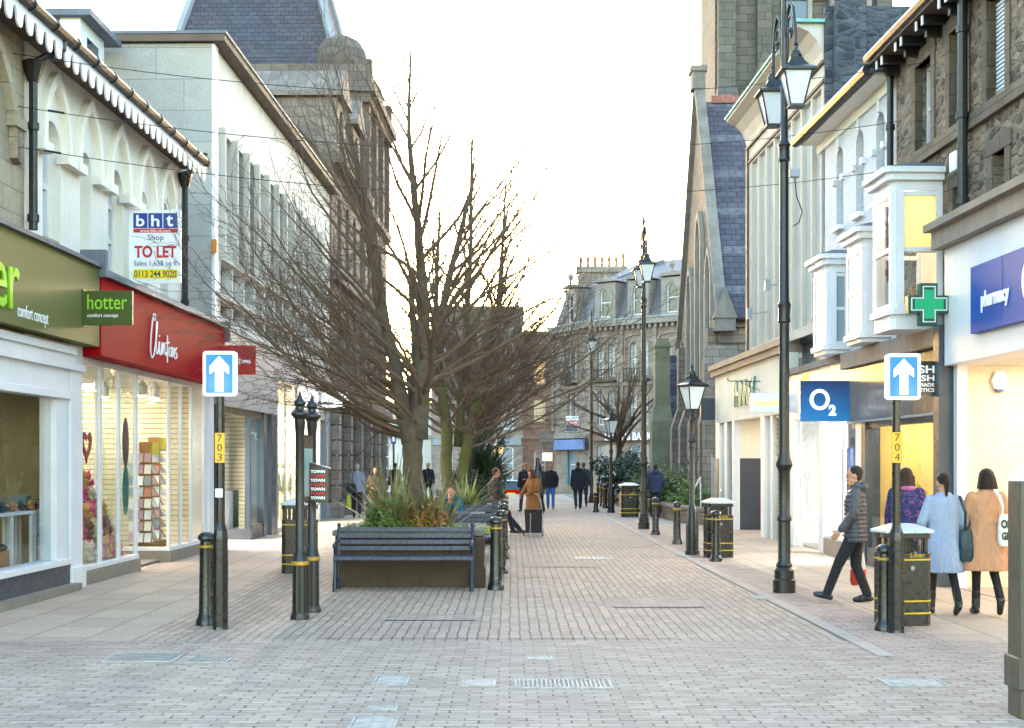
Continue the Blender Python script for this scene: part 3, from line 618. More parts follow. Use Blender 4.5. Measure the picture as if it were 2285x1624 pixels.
# TO LET board
t = thing('to_let_board', 'white shop to let board with blue and red print fixed to the cream wall', 'sign', (AL + KL * 22.3 + .0, 22.3, 0))
mb = MB(); mb.box(.02, .83, 0, .03, 4.55, 5.70); mb.build('board', M['signwhite'], t)
mb = MB(); mb.box(0, .02, .0, .35, 4.53, 5.72); mb.box(.02, .83, .03, .05, 4.6, 4.66); mb.build('timber_batten', M['wood'], t)
for i in range(3): mb = MB(); mb.box(.085 + i * .235, .305 + i * .235, -.006, 0, 5.415, 5.65); mb.build('blue_square', M['signblue'], t)
for i, ch in enumerate('bht'): text(ch, .11 + (.02 if ch != 't' else 0), .18, .13 + i * .235, -.007, 5.44, M['letterwhite'], t, .004, bold=.02)
mb = MB(); mb.box(.085, .775, -.006, 0, 5.345, 5.405); mb.build('red_stripe', M['letterred'], t); text('www.bht.uk.com', .48, .045, .19, -.007, 5.352, M['letterwhite'], t, .003)
text('Shop', .25, .115, .31, -.001, 5.2, M['letterdark'], t, .004); text('TO LET', .66, .19, .1, -.001, 4.95, M['letterred'], t, .005, bold=.03)
text('Sales 1,638 sq ft', .68, .105, .09, -.001, 4.8, M['letterdark'], t, .004)
mb = MB(); mb.box(.085, .775, -.006, 0, 4.625, 4.77); mb.build('yellow_stripe', M['signyellow'], t); text('0113 244 9020', .66, .105, .1, -.007, 4.645, M['letterdark'], t, .003, bold=.008)
# downpipes
def pipe(side, u, z0, z1, label, out=.12, arm=0, r=.055):
    t = front(side, 'downpipe', label, 'pipe', abs(u))
    mb = MB(); mb.tube([(u, -out, z0), (u, -out, z1)], r, 10)
    z = z0 + .1
    while z < z1: mb.tube([(u, -out, z), (u, -out, z + .09)], r + .02, 10); z += 1.15
    mb.build('pipe', M['blackiron'], t, smooth=False)
    mb = MB(); mb.lathe([(.07, z1 - .05), (.12, z1 + .12), (.14, z1 + .2), (.1, z1 + .22)], u, -out, 8); mb.build('hopper', M['blackiron'], t)
    if arm: mb = MB(); mb.tube([(u, -out, z1 + .15), (u, -out - .05, z1 + .22), (u + arm, -.43, z1 + .42), (u + arm, -.45, z1 + .6)], .045, 8); mb.build('swan_neck', M['blackiron'], t)
pipe('L', 17.78, 4.65, 6.55, 'black downpipe with a long swan neck at the left end of the cream building', arm=.2)
pipe('L', 25.42, 4.45, 6.7, 'black downpipe behind the to let board at the far end of the cream building', arm=.15)
# red projecting sign
t = front('L', 'hanging_sign', 'red projecting sign with white script behind the left arrow sign', 'sign', 27.3)
mb = MB(); mb.box(27.26, 27.34, -1.02, -.3, 3.42, 3.98); mb.build('sign_panel', M['redsign'], t)
mb = MB(); mb.box(27.2, 27.4, -.3, -.285, 3.5, 3.9); mb.build('sign_bracket', M['blackiron'], t)
script(t, SC, 0, 3.62, .56, .2, 0, .009, M['letterwhite'], conv=lambda p: (27.25, -.38 - p[0], p[2]))
# roof turret
t = thing('roof_lantern', 'white box turret with a flat grey cap on the roof behind the scalloped eaves', 'turret', (XX(150, 26), 26, 0))
mb = MB(); mb.box(-.1, .27, -.1, 1.4, 8.4, 9.85); mb.build('turret_wall', M['white'], t); mb = MB(); mb.box(-.4, .5, -.25, 1.8, 9.85, 9.97); mb.build('cap', M['lead'], t)
mb = MB(); mb.box(.272, .28, .3, 1.0, 8.9, 9.6); mb.build('window', M['pane'], t)
# building B: pale modern block
b = front('L', 'office_building', 'large pale stone block with rows of vertical window fins and a brown overhanging roof edge', 'building', 36)
U0, U1 = 28.02, 43.9
bays = []; u = 28.75
while u < U1 - 1.2: bays.append((u + .06, u + 1.12)); u += 1.18
ops = [(a, c, 5.95, 8.45) for a, c in bays] + [(a, c, 5.17, 5.8) for a, c in bays] + [(a, c, 4.72, 5.0) for a, c in bays]
mb = MB(); wallf(mb, U0, U1, 4.45, 10.0, 0, ops, .38); mb.build('wall', M['whiteconc'], b)
mb = MB(); mb.quad((U0, 0, 3.2), (U0, 16, 3.2), (U0, 16, 10), (U0, 0, 10)); mb.quad((U1, 0, 3.2), (U1, 16, 3.2), (U1, 16, 10), (U1, 0, 10)); mb.quad((U0, 0, 10.0), (U1, 0, 10.0), (U1, 16, 10.0), (U0, 16, 10.0)); mb.quad((U0, 16, 0), (U1, 16, 0), (U1, 16, 10), (U0, 16, 10)); mb.build('flank_wall', M['concrete'], b, fix=False)
mb = MB()
for a, c in bays: mb.box(a - .12, a, -.12, .1, 5.9, 8.5)
mb.box(U0 + .7, U1 - .4, -.08, .02, 5.83, 5.9); mb.box(U0 + .05, U1 - .4, -.1, .02, 5.06, 5.12); mb.build('window_fins', M['fluted'], b)
mb = MB()
for a, c in bays: mb.box(a, c, .16, .2, 5.95, 7.0)
mb.build('infill_panels', M['whiteconc'], b)
for a, c in bays:
    window(b, (a, c, 7.02, 8.45), .26, M['eavebrown'], M['pane'], .05, (1, 1))
    window(b, (a, c, 5.17, 5.8), .22, M['eavebrown'], M['panelight'], .04, (1, 1))
mb = MB()
for a, c in bays: mb.box(a, c, .2, .22, 4.72, 5.0)
mb.build('strip_windows', M['pane'], b)
mb = MB(); mb.box(U0 - .12, U1 + .2, -.28, 16.2, 10.02, 10.16); mb.build('roof_edge', M['eavebrown'], b)
mb = MB(); mb.box(U0 - .14, U1 + .2, -.31, 16.2, 10.162, 10.22); mb.build('roof', M['lead'], b)
mb = MB(); mb.box(U0 + .01, U0 + .3, -.06, .02, 3.2, 10.0); mb.build('corner_trim', M['white'], b)
# its ground floor shops
mb = MB(); mb.box(28.0, 34.6, -.1, .3, 2.89, 4.44); mb.build('fascia', M['grey'], b)
mb = MB(); mb.box(28.05, 28.5, -.08, .5, 0, 2.89); mb.box(33.1, 33.5, -.05, .4, 0, 2.89); mb.box(33.9, 34.5, -.08, .4, 0, 2.89); mb.box(31.75, 31.85, .0, .1, .25, 2.89); mb.box(31.75, 31.85, .9, 1.0, .25, 2.89); mb.box(28.5, 33.2, .0, .1, 2.75, 2.89); mb.box(31.8, 33.2, -.02, .08, .25, .33); mb.build('shopfront_frame', M['darkmetal'], b)
mb = MB(); mb.box(31.75, 33.3, -.03, .12, 0, .25); mb.box(31.75, 31.85, .12, 1.0, 0, .25); mb.build('stallriser', M['stalldark'], b)
mb = MB(); mb.box(31.8, 31.81, .1, .9, .25, 2.75); mb.box(31.85, 33.1, .03, .04, .33, 2.75); mb.build('shop_window', M['glass'], b)
interior(b, 28.5, 33.6, 1.2, 4.5, .02, 2.85, M['white'], M['ifloor'], M['iceil'], [(32.2, 1.6), (32.9, 1.6), (30, 2)], 'lampcool')
mb = MB(); mb.box(29, 33, 2, 3, 2.8, 2.84); mb.build('ceiling_light', M['lampcool'], b)
mb = MB(); mb.box(32.3, 32.9, .5, 1.0, .25, 1.1); mb.build('display_unit', M['stalldark'], b)
# yellow-lit shop
mb = MB(); mb.box(34.6, 43.9, -.06, .3, 3.75, 4.44); mb.box(34.55, 34.62, -.1, .3, 0, 3.75); mb.box(41.25, 41.45, -.1, .3, 0, 3.75); mb.box(43.2, 43.88, -.02, .3, 0, 3.75); mb.box(34.6, 41.3, -.02, .1, .0, .12); mb.box(41.45, 43.2, .05, .3, 3.0, 3.75); mb.build('shopfront_frame', M['grey'], b)
for a, c in ((34.65, 36.3), (36.35, 38.0), (38.05, 39.7), (39.75, 41.2)): mb = MB(); mb.box(a, c, .03, .04, .12, 3.72); mb.build('shop_window', M['glass'], b)
mb = MB()
for u in (36.3, 38.0, 39.7): mb.box(u, u + .05, .0, .06, .12, 3.75)
mb.build('glazing_bar', M['grey'], b)
interior(b, 34.65, 41.3, .2, 3.0, .02, 3.7, M['slatwall'], M['ifloor'], M['iceil'], [(35.5, 1), (37, 1), (38.6, 1), (40.2, 1)])
mb = MB(); mb.box(35, 41, 1.2, 2.2, 3.66, 3.69); mb.build('ceiling_light', M['lampon'], b)
mb = MB(); mb.box(41.5, 43.2, .3, .35, 0, 3.0); mb.build('grey_shutter', M['darkmetal'], b)
mb = MB(); mb.box(38.2, 41.0, -.09, -.02, 3.2, 3.75); mb.build('lit_sign_panel', emis('white_lit_panel', '#ffffff', 1.6), b)
text('VERO MODA', 1.6, .16, 38.9, -.0, 1.95, M['grey'], b, .004)
rnd = random.Random(3)
for k in range(7):
    t = front('L', 'mannequin', 'pale dressed mannequin standing in the yellow lit shop window', 'mannequin', 35 + k * .9, 'mannequins in the yellow lit window')
    u = 35.1 + k * .9; mb = MB(); mb.tube([(u, .7, .1), (u, .7, .9)], [.06, .1], 8); mb.ball((u, .7, 1.2), (.2, .13, .35), 10, 8); mb.ball((u, .7, 1.68), (.08, .09, .12), 8, 6); mb.tube([(u - .2, .7, 1.4), (u - .26, .65, .95)], [.05, .04], 6); mb.tube([(u + .2, .7, 1.4), (u + .26, .65, .95)], [.05, .04], 6)
    mb.build('body', plain('mannequin_clothes%d' % k, rnd.choice(['#a8a284', '#c9c4a8', '#8c8a6a', '#d8d4c0']), .8, 0, .2, 5, 0), t, smooth=True)
t = thing('hanging_sign', 'bright white lit box sign projecting past the yellow lit shop', 'sign', (XX(717, 42), 42, 0))
mb = MB(); mb.box(0, .78, 0, .12, ZZ(910, 42), ZZ(871, 42)); s = mb.build('sign_panel', emis('white_sign_light', '#ffffff', 1.5), t)
text('VERO MODA', .6, .07, .09, -.001, ZZ(893, 42), M['grey'], t, .004)
t = thing('alarm_box', 'small orange alarm box on the corner of the pale stone block', 'alarm box', (XX(472, 27.9), 27.9, 0))
mb = MB(); mb.box(0, .1, 0, .08, 5.85, 6.12); mb.build('case', plain('orange_case', '#c07818', .5, 0, .05, 3, 0), t, bevel=.01)
# building C: pavilion building with mansard roof
b = front('L', 'pavilion_building', 'dark stone building with a tall slate mansard roof ending the left row', 'building', 52)
gops = []
for i in range(5):
    u = 45.0 + i * 2.8
    gops += [(u, u + 1.6, .1, 3.4)]
ops = gops + [(45.2 + i * 1.9, 46.1 + i * 1.9, 4.6, 7.0, 'r') for i in range(7)] + [(45.2 + i * 1.9, 46.1 + i * 1.9, 8.0, 10.2, 'r') for i in range(7)] + [(53.1, 53.9, 11.6, 14.2), (55.4, 56.2, 11.6, 14.2), (57.6, 58.4, 11.6, 14.2)]
mb = MB(); wallf(mb, 43.9, 52, 0, 11.3, -.05, [o for o in ops if o[1] < 52], .3); wallf(mb, 52, 59.4, 0, 15.4, -.1, [o for o in ops if o[0] > 52], .3)
shell(mb, 43.9, 52, 0, 11.3, -.05, 14); shell(mb, 52, 59.4, 0, 15.4, -.1, 7.6)
mb.build('wall', M['towerstone'], b, fix=False)
for o in ops:
    if o not in gops: window(b, o, .2, M['white'], M['panelight'], .08, (1, 2))
mb = MB()
for o in gops: mb.box(o[0], o[1], .12, .16, .1, 3.4)
mb.build('shutter', plain('pale_blue_doors', '#7f90b0', .5, 0, .1, 3, .02), b)
mb = MB(); z = .1
while z < 3.5:
    for u in [44.2 + 2.8 * i for i in range(6)]: mb.box(u - .25, u + .35, -.28, .0, z, z + .42)
    z += .47
for u in [44.2 + 2.8 * i for i in range(6)]: mb.box(u - .35, u + .45, -.36, .0, 0, .5)
mb.build('pilaster', M['stone'], b)
mb = MB(); mb.box(43.9, 59.5, -.35, 0, 3.55, 3.8); mb.box(43.9, 59.5, -.25, 0, 7.4, 7.6); mb.box(43.9, 52, -.45, 0, 11.0, 11.35); mb.box(51.8, 59.55, -.3, .0, 10.9, 11.15)
mb.box(51.55, 59.7, -.5, 8.1, 15.2, 15.5); mb.box(51.7, 59.55, -.32, 7.9, 14.85, 15.2); mb.box(51.9, 59.45, -.15, 7.7, 15.5, 16.3)
for u in (52.25, 54.6, 56.9, 59.1): mb.box(u - .22, u + .22, -.26, .0, 11.2, 14.85)
for u in (52, 58.9): mb.box(u - .02, u + .5, -.35, .3, 15.5, 16.5)
mb.build('cornice', M['towerstone'], b)
mb = MB(); mb.lathe([(1.0, 16.0), (1.0, 16.6), (.92, 17.0), (.7, 17.35), (.35, 17.55), (.02, 17.6)], 52.9, .9, 20); mb.lathe([(1.0, 16.0), (1.0, 16.6), (.92, 17.0), (.7, 17.35), (.35, 17.55), (.02, 17.6)], 58.4, .9, 20); mb.build('dome_parapet', M['towerstone'], b, smooth=True)
# mansard (truncated pyramid) of the pavilion
mb = MB(); mb.add([(52.2, .9, 16.2), (59, .9, 16.2), (59, 7.3, 16.2), (52.2, 7.3, 16.2), (54.2, 2.7, 23), (57, 2.7, 23), (57, 5.5, 23), (54.2, 5.5, 23)], [(0, 1, 5, 4), (1, 2, 6, 5), (2, 3, 7, 6), (3, 0, 4, 7), (4, 5, 6, 7)]); mb.build('roof', M['slate'], b)
mb = MB()
for p in (((52.2, .9, 16.2), (54.2, 2.7, 23)), ((59, .9, 16.2), (57, 2.7, 23)), ((52.2, 7.3, 16.2), (54.2, 5.5, 23))): mb.tube(p, .17, 6)
mb.build('lead_hip', plain('pale_lead_hip', '#8d9299', .5, .1, .1, 1, 0), b)
# wing roof and stone dormers
mb = MB(); mb.add([(43.9, .3, 11.3), (52, .3, 11.3), (52, 3.2, 14.6), (43.9, 3.2, 14.6), (52, 10, 15.2), (43.9, 10, 15.2)], [(0, 1, 2, 3), (3, 2, 4, 5)]); mb.build('roof', M['slate'], b)
for u in (44.6, 48.4):
    mb = MB(); wallf(mb, u, u + 2.0, 11.3, 13.3, -.12, [(u + .55, u + 1.45, 11.5, 13.0, 'r')], .25); shell(mb, u, u + 2.0, 11.3, 13.3, -.12, 2.6)
    mb.prism([(u - .2, 13.3), (u + 2.2, 13.3), (u + 1.0, 14.3)], -.3, 2.8, 'y'); mb.box(u - .2, u + 2.2, -.32, 2.7, 13.22, 13.38); d = mb.build('dormer', M['stone'], b, fix=False)
    window(d, (u + .55, u + 1.45, 11.5, 13.0, 'r'), .1, M['white'], M['panelight'], .07, (1, 2))
t = thing('hanging_sign', 'small black projecting sign seen through the twigs left of the first tree', 'sign', (XX(822, 56), 56, 0))
mb = MB(); mb.box(0, .55, 0, .08, ZZ(838, 56), ZZ(795, 56)); mb.build('sign_panel', M['black'], t); text('MOON', .42, .12, .06, -.001, ZZ(833, 56), M['letterwhite'], t, .004)
# ------------------------------------------------------------------ RIGHT SIDE (local x runs towards the viewer: u = -Y)
b = front('R', 'pharmacy_building', 'white shopfront with an open cream tiled porch and a stone cornice at the right edge', 'building', 16)
mb = MB(); mb.box(-19.76, -11, -.15, .3, 3.08, 4.7); mb.build('fascia', M['grey'].copy() if False else M['white'], b, bevel=.01)
mb = MB(); mb.box(-19.86, -11, -.3, .3, 4.7, 4.95); mb.box(-19.92, -11, -.4, .3, 4.95, 5.05); mb.build('cornice', M['stonefascia'], b)
mb = MB(); mb.box(-19.76, -19.6, -.02, .12, 0, 3.08); mb.build('pilaster', M['white'], b)
mb = MB(); mb.box(-19.76, -19.68, .12, 4, .0, 3.08); mb.box(-19.68, -11, 3.9, 4.0, 0, 3.08); mb.build('porch_wall', M['creamtile'], b)
mb = MB(); mb.box(-19.76, -11, .3, 4, 3.08, 3.12); mb.build('porch_ceiling', M['iceil'], b)
mb = MB(); mb.box(-19.68, -11, 0, 3.9, .005, .012); mb.build('porch_floor', M['flags'], b)
for u in (-18.7, -17.0, -15.3):
    for y in (1.0, 2.6): mb = MB(); mb.box(u - .2, u + .2, y - .2, y + .2, 3.05, 3.078); mb.build('ceiling_light', M['lampon'], b)
t = front('R', 'wall_bell_box', 'white hexagonal alarm bell box with a blue base on the cream porch wall', 'alarm box', 19.6)
mb = MB(); mb.prism([(.46, 2.87), (.52, 3.0), (.64, 3.0), (.7, 2.87), (.65, 2.75), (.51, 2.75)], -19.68, -19.6, 'x'); mb.build('case', M['signwhite'], t, bevel=.015)
mb = MB(); mb.box(-19.68, -19.6, .53, .63, 2.72, 2.75); mb.build('lamp', M['signblue'], t)
t = front('R', 'pharmacy_sign', 'blue pharmacy sign with a white disc on the white fascia', 'sign', 17)
mb = MB(); mb.box(-18.46, -13.5, -.24, -.15, 3.41, 4.27); mb.build('sign_panel', M['pharm'], t, bevel=.005)
mb = MB()
for u in (-17.35, -15.9): mb.box(u, u + .006, -.243, -.24, 3.41, 4.27)
mb.build('panel_joint', M['darkmetal'], t)
text('pharmacy', .94, .27, -18.05, -.241, 3.64, M['letterwhite'], t, .012, bold=.03)
mb = MB(); mb.lathe([(.3, 0), (.3, .02)], 0, 0, 32); mb.v = [(-16.38 + x, -.241 - z, 3.86 + y) for x, y, z in mb.v]; mb.build('disc', M['letterwhite'], t)
mb = MB(); mb.lathe([(.2, 0), (.2, .005)], 0, 0, 24); mb.v = [(-16.35 + x, -.262 - z, 3.86 + y) for x, y, z in mb.v]; mb.build('disc_centre', plain('pale_sky_print', '#9cc6e6', .5, 0, .1, 3, 0), t)
t = front('R', 'pharmacy_cross', 'green cross sign projecting above the brown fascia beside the lit bay window', 'sign', 19.8)
mb = MB(); k = .055
def cross(c, z, a, w_): return [(c - w_, z - a), (c + w_, z - a), (c + w_, z - w_), (c + a, z - w_), (c + a, z + w_), (c + w_, z + w_), (c + w_, z + a), (c - w_, z + a), (c - w_, z + w_), (c - a, z + w_), (c - a, z - w_), (c - w_, z - w_)]
mb.prism(cross(-.42, 3.92, .29, .12), -19.74, -19.58, 'x'); mb.build('cross_case', plain('dark_green_case', '#0d4a34', .4, 0, .05, 2, 0), t)
mb = MB(); c1 = cross(-.42, 3.92, .25, .09); c2 = cross(-.42, 3.92, .235, .075); band(mb, c1 + c1[:1], c2 + c2[:1], 0, .01); mb.v = [(-19.58 + y, x, z) for x, y, z in mb.v]; mb.build('cross_rim', M['white'], t)
mb = MB(); mb.prism(cross(-.42, 3.92, .2, .07), -19.58, -19.572, 'x'); mb.build('cross_face', plain('green_cross_face', '#17a06c', .3, 0, .05, 2, 0), t)
mb = MB(); mb.box(-19.68, -19.64, -.15, 0, 3.9, 3.94); mb.build('bracket', M['blackiron'], t)
mb = MB(); mb.box(-19.72, -19.6, .06, .1, 3.76, 4.08); mb.build('blue_bracket_plate', M['signblue'], t)
# brown stone building above pharmacy and soap shop
b = front('R', 'stone_building', 'dark brown rubble stone upper floors with corbelled eaves on the right', 'building', 19)
wins = [(-21.5, -20.75, 6.42, 7.7), (-19.95, -19.3, 6.42, 7.75), (-18.5, -17.85, 6.42, 7.75), (-16.8, -16.1, 6.42, 7.75), (-19.8, -19.4, 5.08, 5.55), (-18.3, -17.85, 5.08, 5.7), (-16.8, -16.3, 5.08, 5.7)]
mb = MB(); wallf(mb, -22.5, -11, 3.3, 8.1, 0, wins + [(-21.4, -20.3, 3.86, 5.58)], .28); shell(mb, -22.5, -11, 3.3, 8.1, 0, 7); mb.build('wall', M['brownstone'], b, fix=False)
mb = MB()
for o in wins:
    mb.box(o[0] - .16, o[0], -.025, .1, o[2], o[3]); mb.box(o[1], o[1] + .16, -.025, .1, o[2], o[3]); mb.box(o[0] - .2, o[1] + .2, -.03, .1, o[3], o[3] + .2)
    if o[2] > 6: mb.box((o[0] + o[1]) / 2 + .02 - .02, (o[0] + o[1]) / 2 + .04, .1, .2, o[2], o[3])
mb.box(-22.45, -11, -.07, .02, 6.2, 6.4); mb.build('stone_dressing', M['brownsmooth'], b)
for i, o in enumerate(wins): window(b, o, .16, M['white'], M['panelight'] if i % 2 else M['pane'], .06, (1, 2))
mb = MB()
for i in range(22): z = 6.5 + i * .055; mb.box(-18.46, -17.9, .1, .15, z, z + .03)
mb.build('louvre_shutter', M['white'], b)
mb = MB(); mb.box(-22.6, -11, -.42, .3, 8.05, 8.12); mb.build('soffit', M['eavebrown'], b)
mb = MB(); mb.tube([(-22.65, -.42, 8.16), (-11, -.42, 8.16)], .08, 8); mb.build('gutter', M['blackiron'], b)
mb = MB(); u = -22.4
while u < -11.5:
    mb.box(u, u + .1, -.36, .0, 7.93, 8.05); mb.box(u, u + .1, -.22, .0, 7.83, 7.93); mb.box(u + .28, u + .38, -.36, .0, 7.93, 8.05); u += 1.0
mb.build('corbel', M['blackiron'], b)
mb = MB(); u = -22.35
while u < -11.5: mb.box(u + .02, u + .08, -.385, -.365, 7.9, 8.03); mb.box(u + .3, u + .36, -.385, -.365, 7.9, 8.03); u += 1.0
mb.build('corbel_end', M['white'], b)
roof(b, -22.6, -11, -.42, 8.2, 4, 10.8, M['slate'])
pipe('R', -22.5, 4.6, 7.9, 'black downpipe between the white painted and the brown stone building', .1)
pipe('R', -19.05, 5.1, 8.0, 'thick black downpipe down the brown stone wall above the pharmacy', .14, r=.07)
t = front('R', 'alarm_box', 'small white alarm box high on the brown stone wall', 'alarm box', 19.6)
mb = MB(); mb.box(-19.72, -19.45, -.1, 0, 5.75, 6.02); mb.build('case', M['signwhite'], t, bevel=.02)
# white painted brick building with bays
b = front('R', 'white_building', 'white painted brick upper floor with narrow arched windows on the right', 'building', 25)
ops = [(-c - .24, -c + .24, 6.05, 7.5, 'r') for c in (26.0, 24.65, 23.4)]
mb = MB(); wallf(mb, -27.5, -22.5, 3.66, 7.95, 0, ops, .22); shell(mb, -27.5, -22.5, 3.66, 7.95, 0, 7); mb.build('wall', M['whitebrick'], b, fix=False)
for o in ops: window(b, o, .12, M['grey'], M['panelight'], .05, (1, 2))
mb = MB()
for o in ops:
    mb.box(o[0] - .05, o[1] + .05, -.1, .05, 5.97, 6.05)
    for s in (o[0] - .14, o[1]): mb.box(s, s + .14, -.07, .02, 6.85, 6.95)
    c = (o[0] + o[1]) / 2; mb.box(c - .04, c + .04, -.05, 0, 7.5, 7.72)
mb.build('window_sill', M['white'], b)
mb = MB(); mb.box(-27.6, -22.6, -.35, .3, 7.88, 7.95); mb.box(-27.55, -22.55, -.05, .02, 7.7, 7.88); mb.build('eaves_board', M['cream'], b)
mb = MB(); mb.tube([(-27.75, -.42, 7.98), (-22.6, -.42, 7.98)], .1, 8); mb.build('gutter', M['blackiron'], b)
roof(b, -27.6, -22.5, -.4, 8.0, 4, 10.6, M['slate'])
def bay(uc, w_, d, z0, zs, zt, lit, label, side=.5):
    """canted bay: uc = centre (absolute), w_ width, d projection"""
    t = front('R', 'bay_window', label, 'bay window', abs(uc), None)
    u0, u1 = uc - w_ / 2, uc + w_ / 2; c = .07
    P_ = [(u0, 0), (u0, -d + c), (u0 + c, -d), (u1 - c, -d), (u1, -d + c), (u1, 0)]
    mb = MB(); mb.prism([(x, y) for x, y in P_], z0, zs, 'z')
    mb.prism([(x * 1 + (.05 if x > uc else -.05), y - .05 if y else 0) for x, y in P_], zs, zs + .09, 'z'); mb.build('bay_base', M['white'], t)
    zw0, zw1 = zs + .09, zt - .3
    mb = MB(); mb.prism(P_, zw1, zt - .05, 'z')
    for x, y in P_[1:5]: mb.box(x - .05, x + .05, y - .0 if 0 else y, y + .1, zw0, zw1)
    mb.box(u1 - .1, u1, -.05, 0, zw0, zw1); mb.box(u0, u0 + .1, -.05, 0, zw0, zw1)
    mb.build('bay_frame', M['white'], t)
    pm = M['glass'] if lit else M['panelight']
    # side sash (faces the viewer) and front sashes
    for (x0, x1, y0, y1) in ((u1 - .05, u1 - .02, -d + c + .035, -.05), (u0 + .02, u0 + .05, -d + c + .035, -.05)):
        mb = MB(); mb.box(x0, x1 + .012, y0, y0 + .04, zw0, zw1); mb.box(x0, x1 + .012, y1 - .04, y1, zw0, zw1)
        for z in (zw0, (zw0 + zw1) / 2 - .03, zw1 - .07): mb.box(x0, x1 + .014, y0 + .04, y1 - .04, z, z + .06)
        f = mb.build('window', M['white'], t); p = MB(); p.box(x0 + .008, x1 - .006, y0 + .03, y1 - .03, zw0 + .03, zw1 - .03); p.build('pane', pm, f)
    mb = MB(); mb.box(u0 + c + .05, u1 - c - .05, -d - .004, -d + .05, zw0, zw0 + .07); mb.box(u0 + c + .05, u1 - c - .05, -d - .004, -d + .05, (zw0 + zw1) / 2 - .03, (zw0 + zw1) / 2 + .04); mb.box(u0 + c + .05, u1 - c - .05, -d - .004, -d + .05, zw1 - .08, zw1)
    f = mb.build('window', M['white'], t); p = MB(); p.box(u0 + c + .04, u1 - c - .04, -d + .015, -d + .03, zw0 + .02, zw1 - .02); p.build('pane', pm, f)
    mb = MB()
    g = [(x + (.08 if x > uc else -.08), y - .08 if y else 0) for x, y in P_]; g2 = [(x + (.14 if x > uc else -.14), y - .14 if y else 0) for x, y in P_]
    mb.prism(g, zt - .16, zt - .06, 'z'); mb.prism(g2, zt - .06, zt + .02, 'z'); mb.build('cornice', M['white'], t)
    mb = MB(); n = len(g2); vs = [(x, y, zt + .022) for x, y in g2] + [(x * .5 + uc * .5, y * .5, zt + .13) for x, y in g2]
    mb.add(vs, [(i, (i + 1) % n, n + (i + 1) % n, n + i) for i in range(n)] + [tuple(range(n, 2 * n))]); mb.build('lead_roof', M['lead'], t)
    return t
b2 = bpy.data.objects['stone_building']
mb = MB(); mb.box(-22.4, -19.9, 2.6, 2.65, 3.4, 6.0); mb.box(-22.45, -22.4, .28, 2.65, 3.4, 6.0); mb.box(-19.9, -19.85, .28, 2.65, 3.4, 6.0); mb.build('room_wall', plain('warm_yellow_room', '#e0b352', .8, 0, .1, 1.5, .02), b2)
mb = MB(); mb.box(-22.4, -19.9, .28, 2.6, 5.95, 6.0); mb.build('room_ceiling', M['iceil'], b2); mb = MB(); mb.box(-22.4, -19.9, .28, 2.6, 3.4, 3.45); mb.build('room_floor', M['wood'], b2)
mb = MB(); mb.ball((-21.2, 1.3, 5.5), .16, 12, 8); mb.build('lamp_glow_ball', M['lampon'], b2, smooth=True); mb = MB(); mb.tube([(-21.2, 1.3, 5.66), (-21.2, 1.3, 5.95)], .01, 5); mb.build('lamp_cord', M['black'], b2)
mb = MB(); mb.box(-21.6, -21.0, 1, 1.4, 5.92, 5.945); mb.build('ceiling_light', M['lampon'], b2)  # extra glowing panel, added to brighten the room behind the bay
mb = MB(); mb.ball((-20.85, -.35, 5.42), .07, 12, 8); mb.build('lamp_glow_ball', M['lampon'], b2, smooth=True)  # glowing ball without a cord, added inside the bay to light the blind
def blindmat():
    m, N, L, B = newmat('yellow_roller_blind'); tr = N.new('ShaderNodeBsdfTranslucent'); tr.inputs[0].default_value = lin('#fbeec8'); B.inputs['Base Color'].default_value = lin('#f0e2b4'); B.inputs['Roughness'].default_value = .9; mx = N.new('ShaderNodeMixShader'); mx.inputs[0].default_value = .6; L.new(B.outputs[0], mx.inputs[1]); L.new(tr.outputs[0], mx.inputs[2]); L.new(mx.outputs[0], N['Material Output'].inputs[0]); return m
mb = MB(); mb.box(-20.32, -20.312, -.64, -.06, 4.75, 5.6); mb.tube([(-20.316, -.64, 4.75), (-20.316, -.06, 4.75)], .014, 6); mb.build('roller_blind', blindmat(), b2)
mb = MB(); mb.box(-21.4, -21.385, .0, .29, 3.86, 5.58); mb.box(-20.315, -20.3, .0, .29, 3.86, 5.58); mb.build('window_lining', M['white'], b2)
mb = MB(); [mb.box(-20.32, -20.3, -.55 + .06 * i, -.53 + .06 * i, 3.9, 4.2 + .03 * (i % 3)) for i in range(4)]; mb.box(-20.6, -20.4, -.5, -.2, 3.86, 4.05); mb.build('window_clutter', M['wood'], b2)
M['litpane'] = emis('warm_lit_window', '#ffd990', .9, .25)
bay(-20.75, .95, .74, 3.64, 3.85, 5.92, True, 'white bay window glowing warm yellow above the brown fascia')
bay(-23.35, 1.0, .45, 3.68, 3.75, 5.5, False, 'unlit white bay window between the lit bay and the farthest bay')
bay(-25.8, 1.0, .42, 3.68, 3.75, 5.42, False, 'unlit white bay window nearest the black roof box and the ribbed building')
# soap shop (brown fascia)
b = front('R', 'shop_building', 'shop with a brown marble fascia, black piers and a yellow lit interior', 'shop', 22)
mb = MB(); mb.box(-25.2, -20.02, -.2, .3, 3.38, 3.66); mb.build('cornice', M['stonefascia'], b, bevel=.01)
mb = MB(); mb.box(-25.1, -20.02, -.1, .2, 2.46, 3.36); mb.build('fascia', M['brownslate'], b)
mb = MB(); mb.box(-25.1, -20.02, -.115, .1, 2.42, 2.455); mb.build('fascia_trim', M['grey'], b)
mb = MB(); mb.box(-20.02, -19.78, -.22, .2, 0, 3.66); mb.box(-24.35, -24.1, -.06, .2, 0, 2.42); mb.box(-24.1, -20.02, -.04, .12, 0, .3); mb.box(-25.1, -20.02, -.02, .12, 2.33, 2.42); mb.build('black_pier', M['stalldark'], b)
for a, c in ((-24.1, -20.03),): mb = MB(); mb.box(a, c, .0, .01, .3, 2.34); mb.build('shop_window', M['glass'], b)
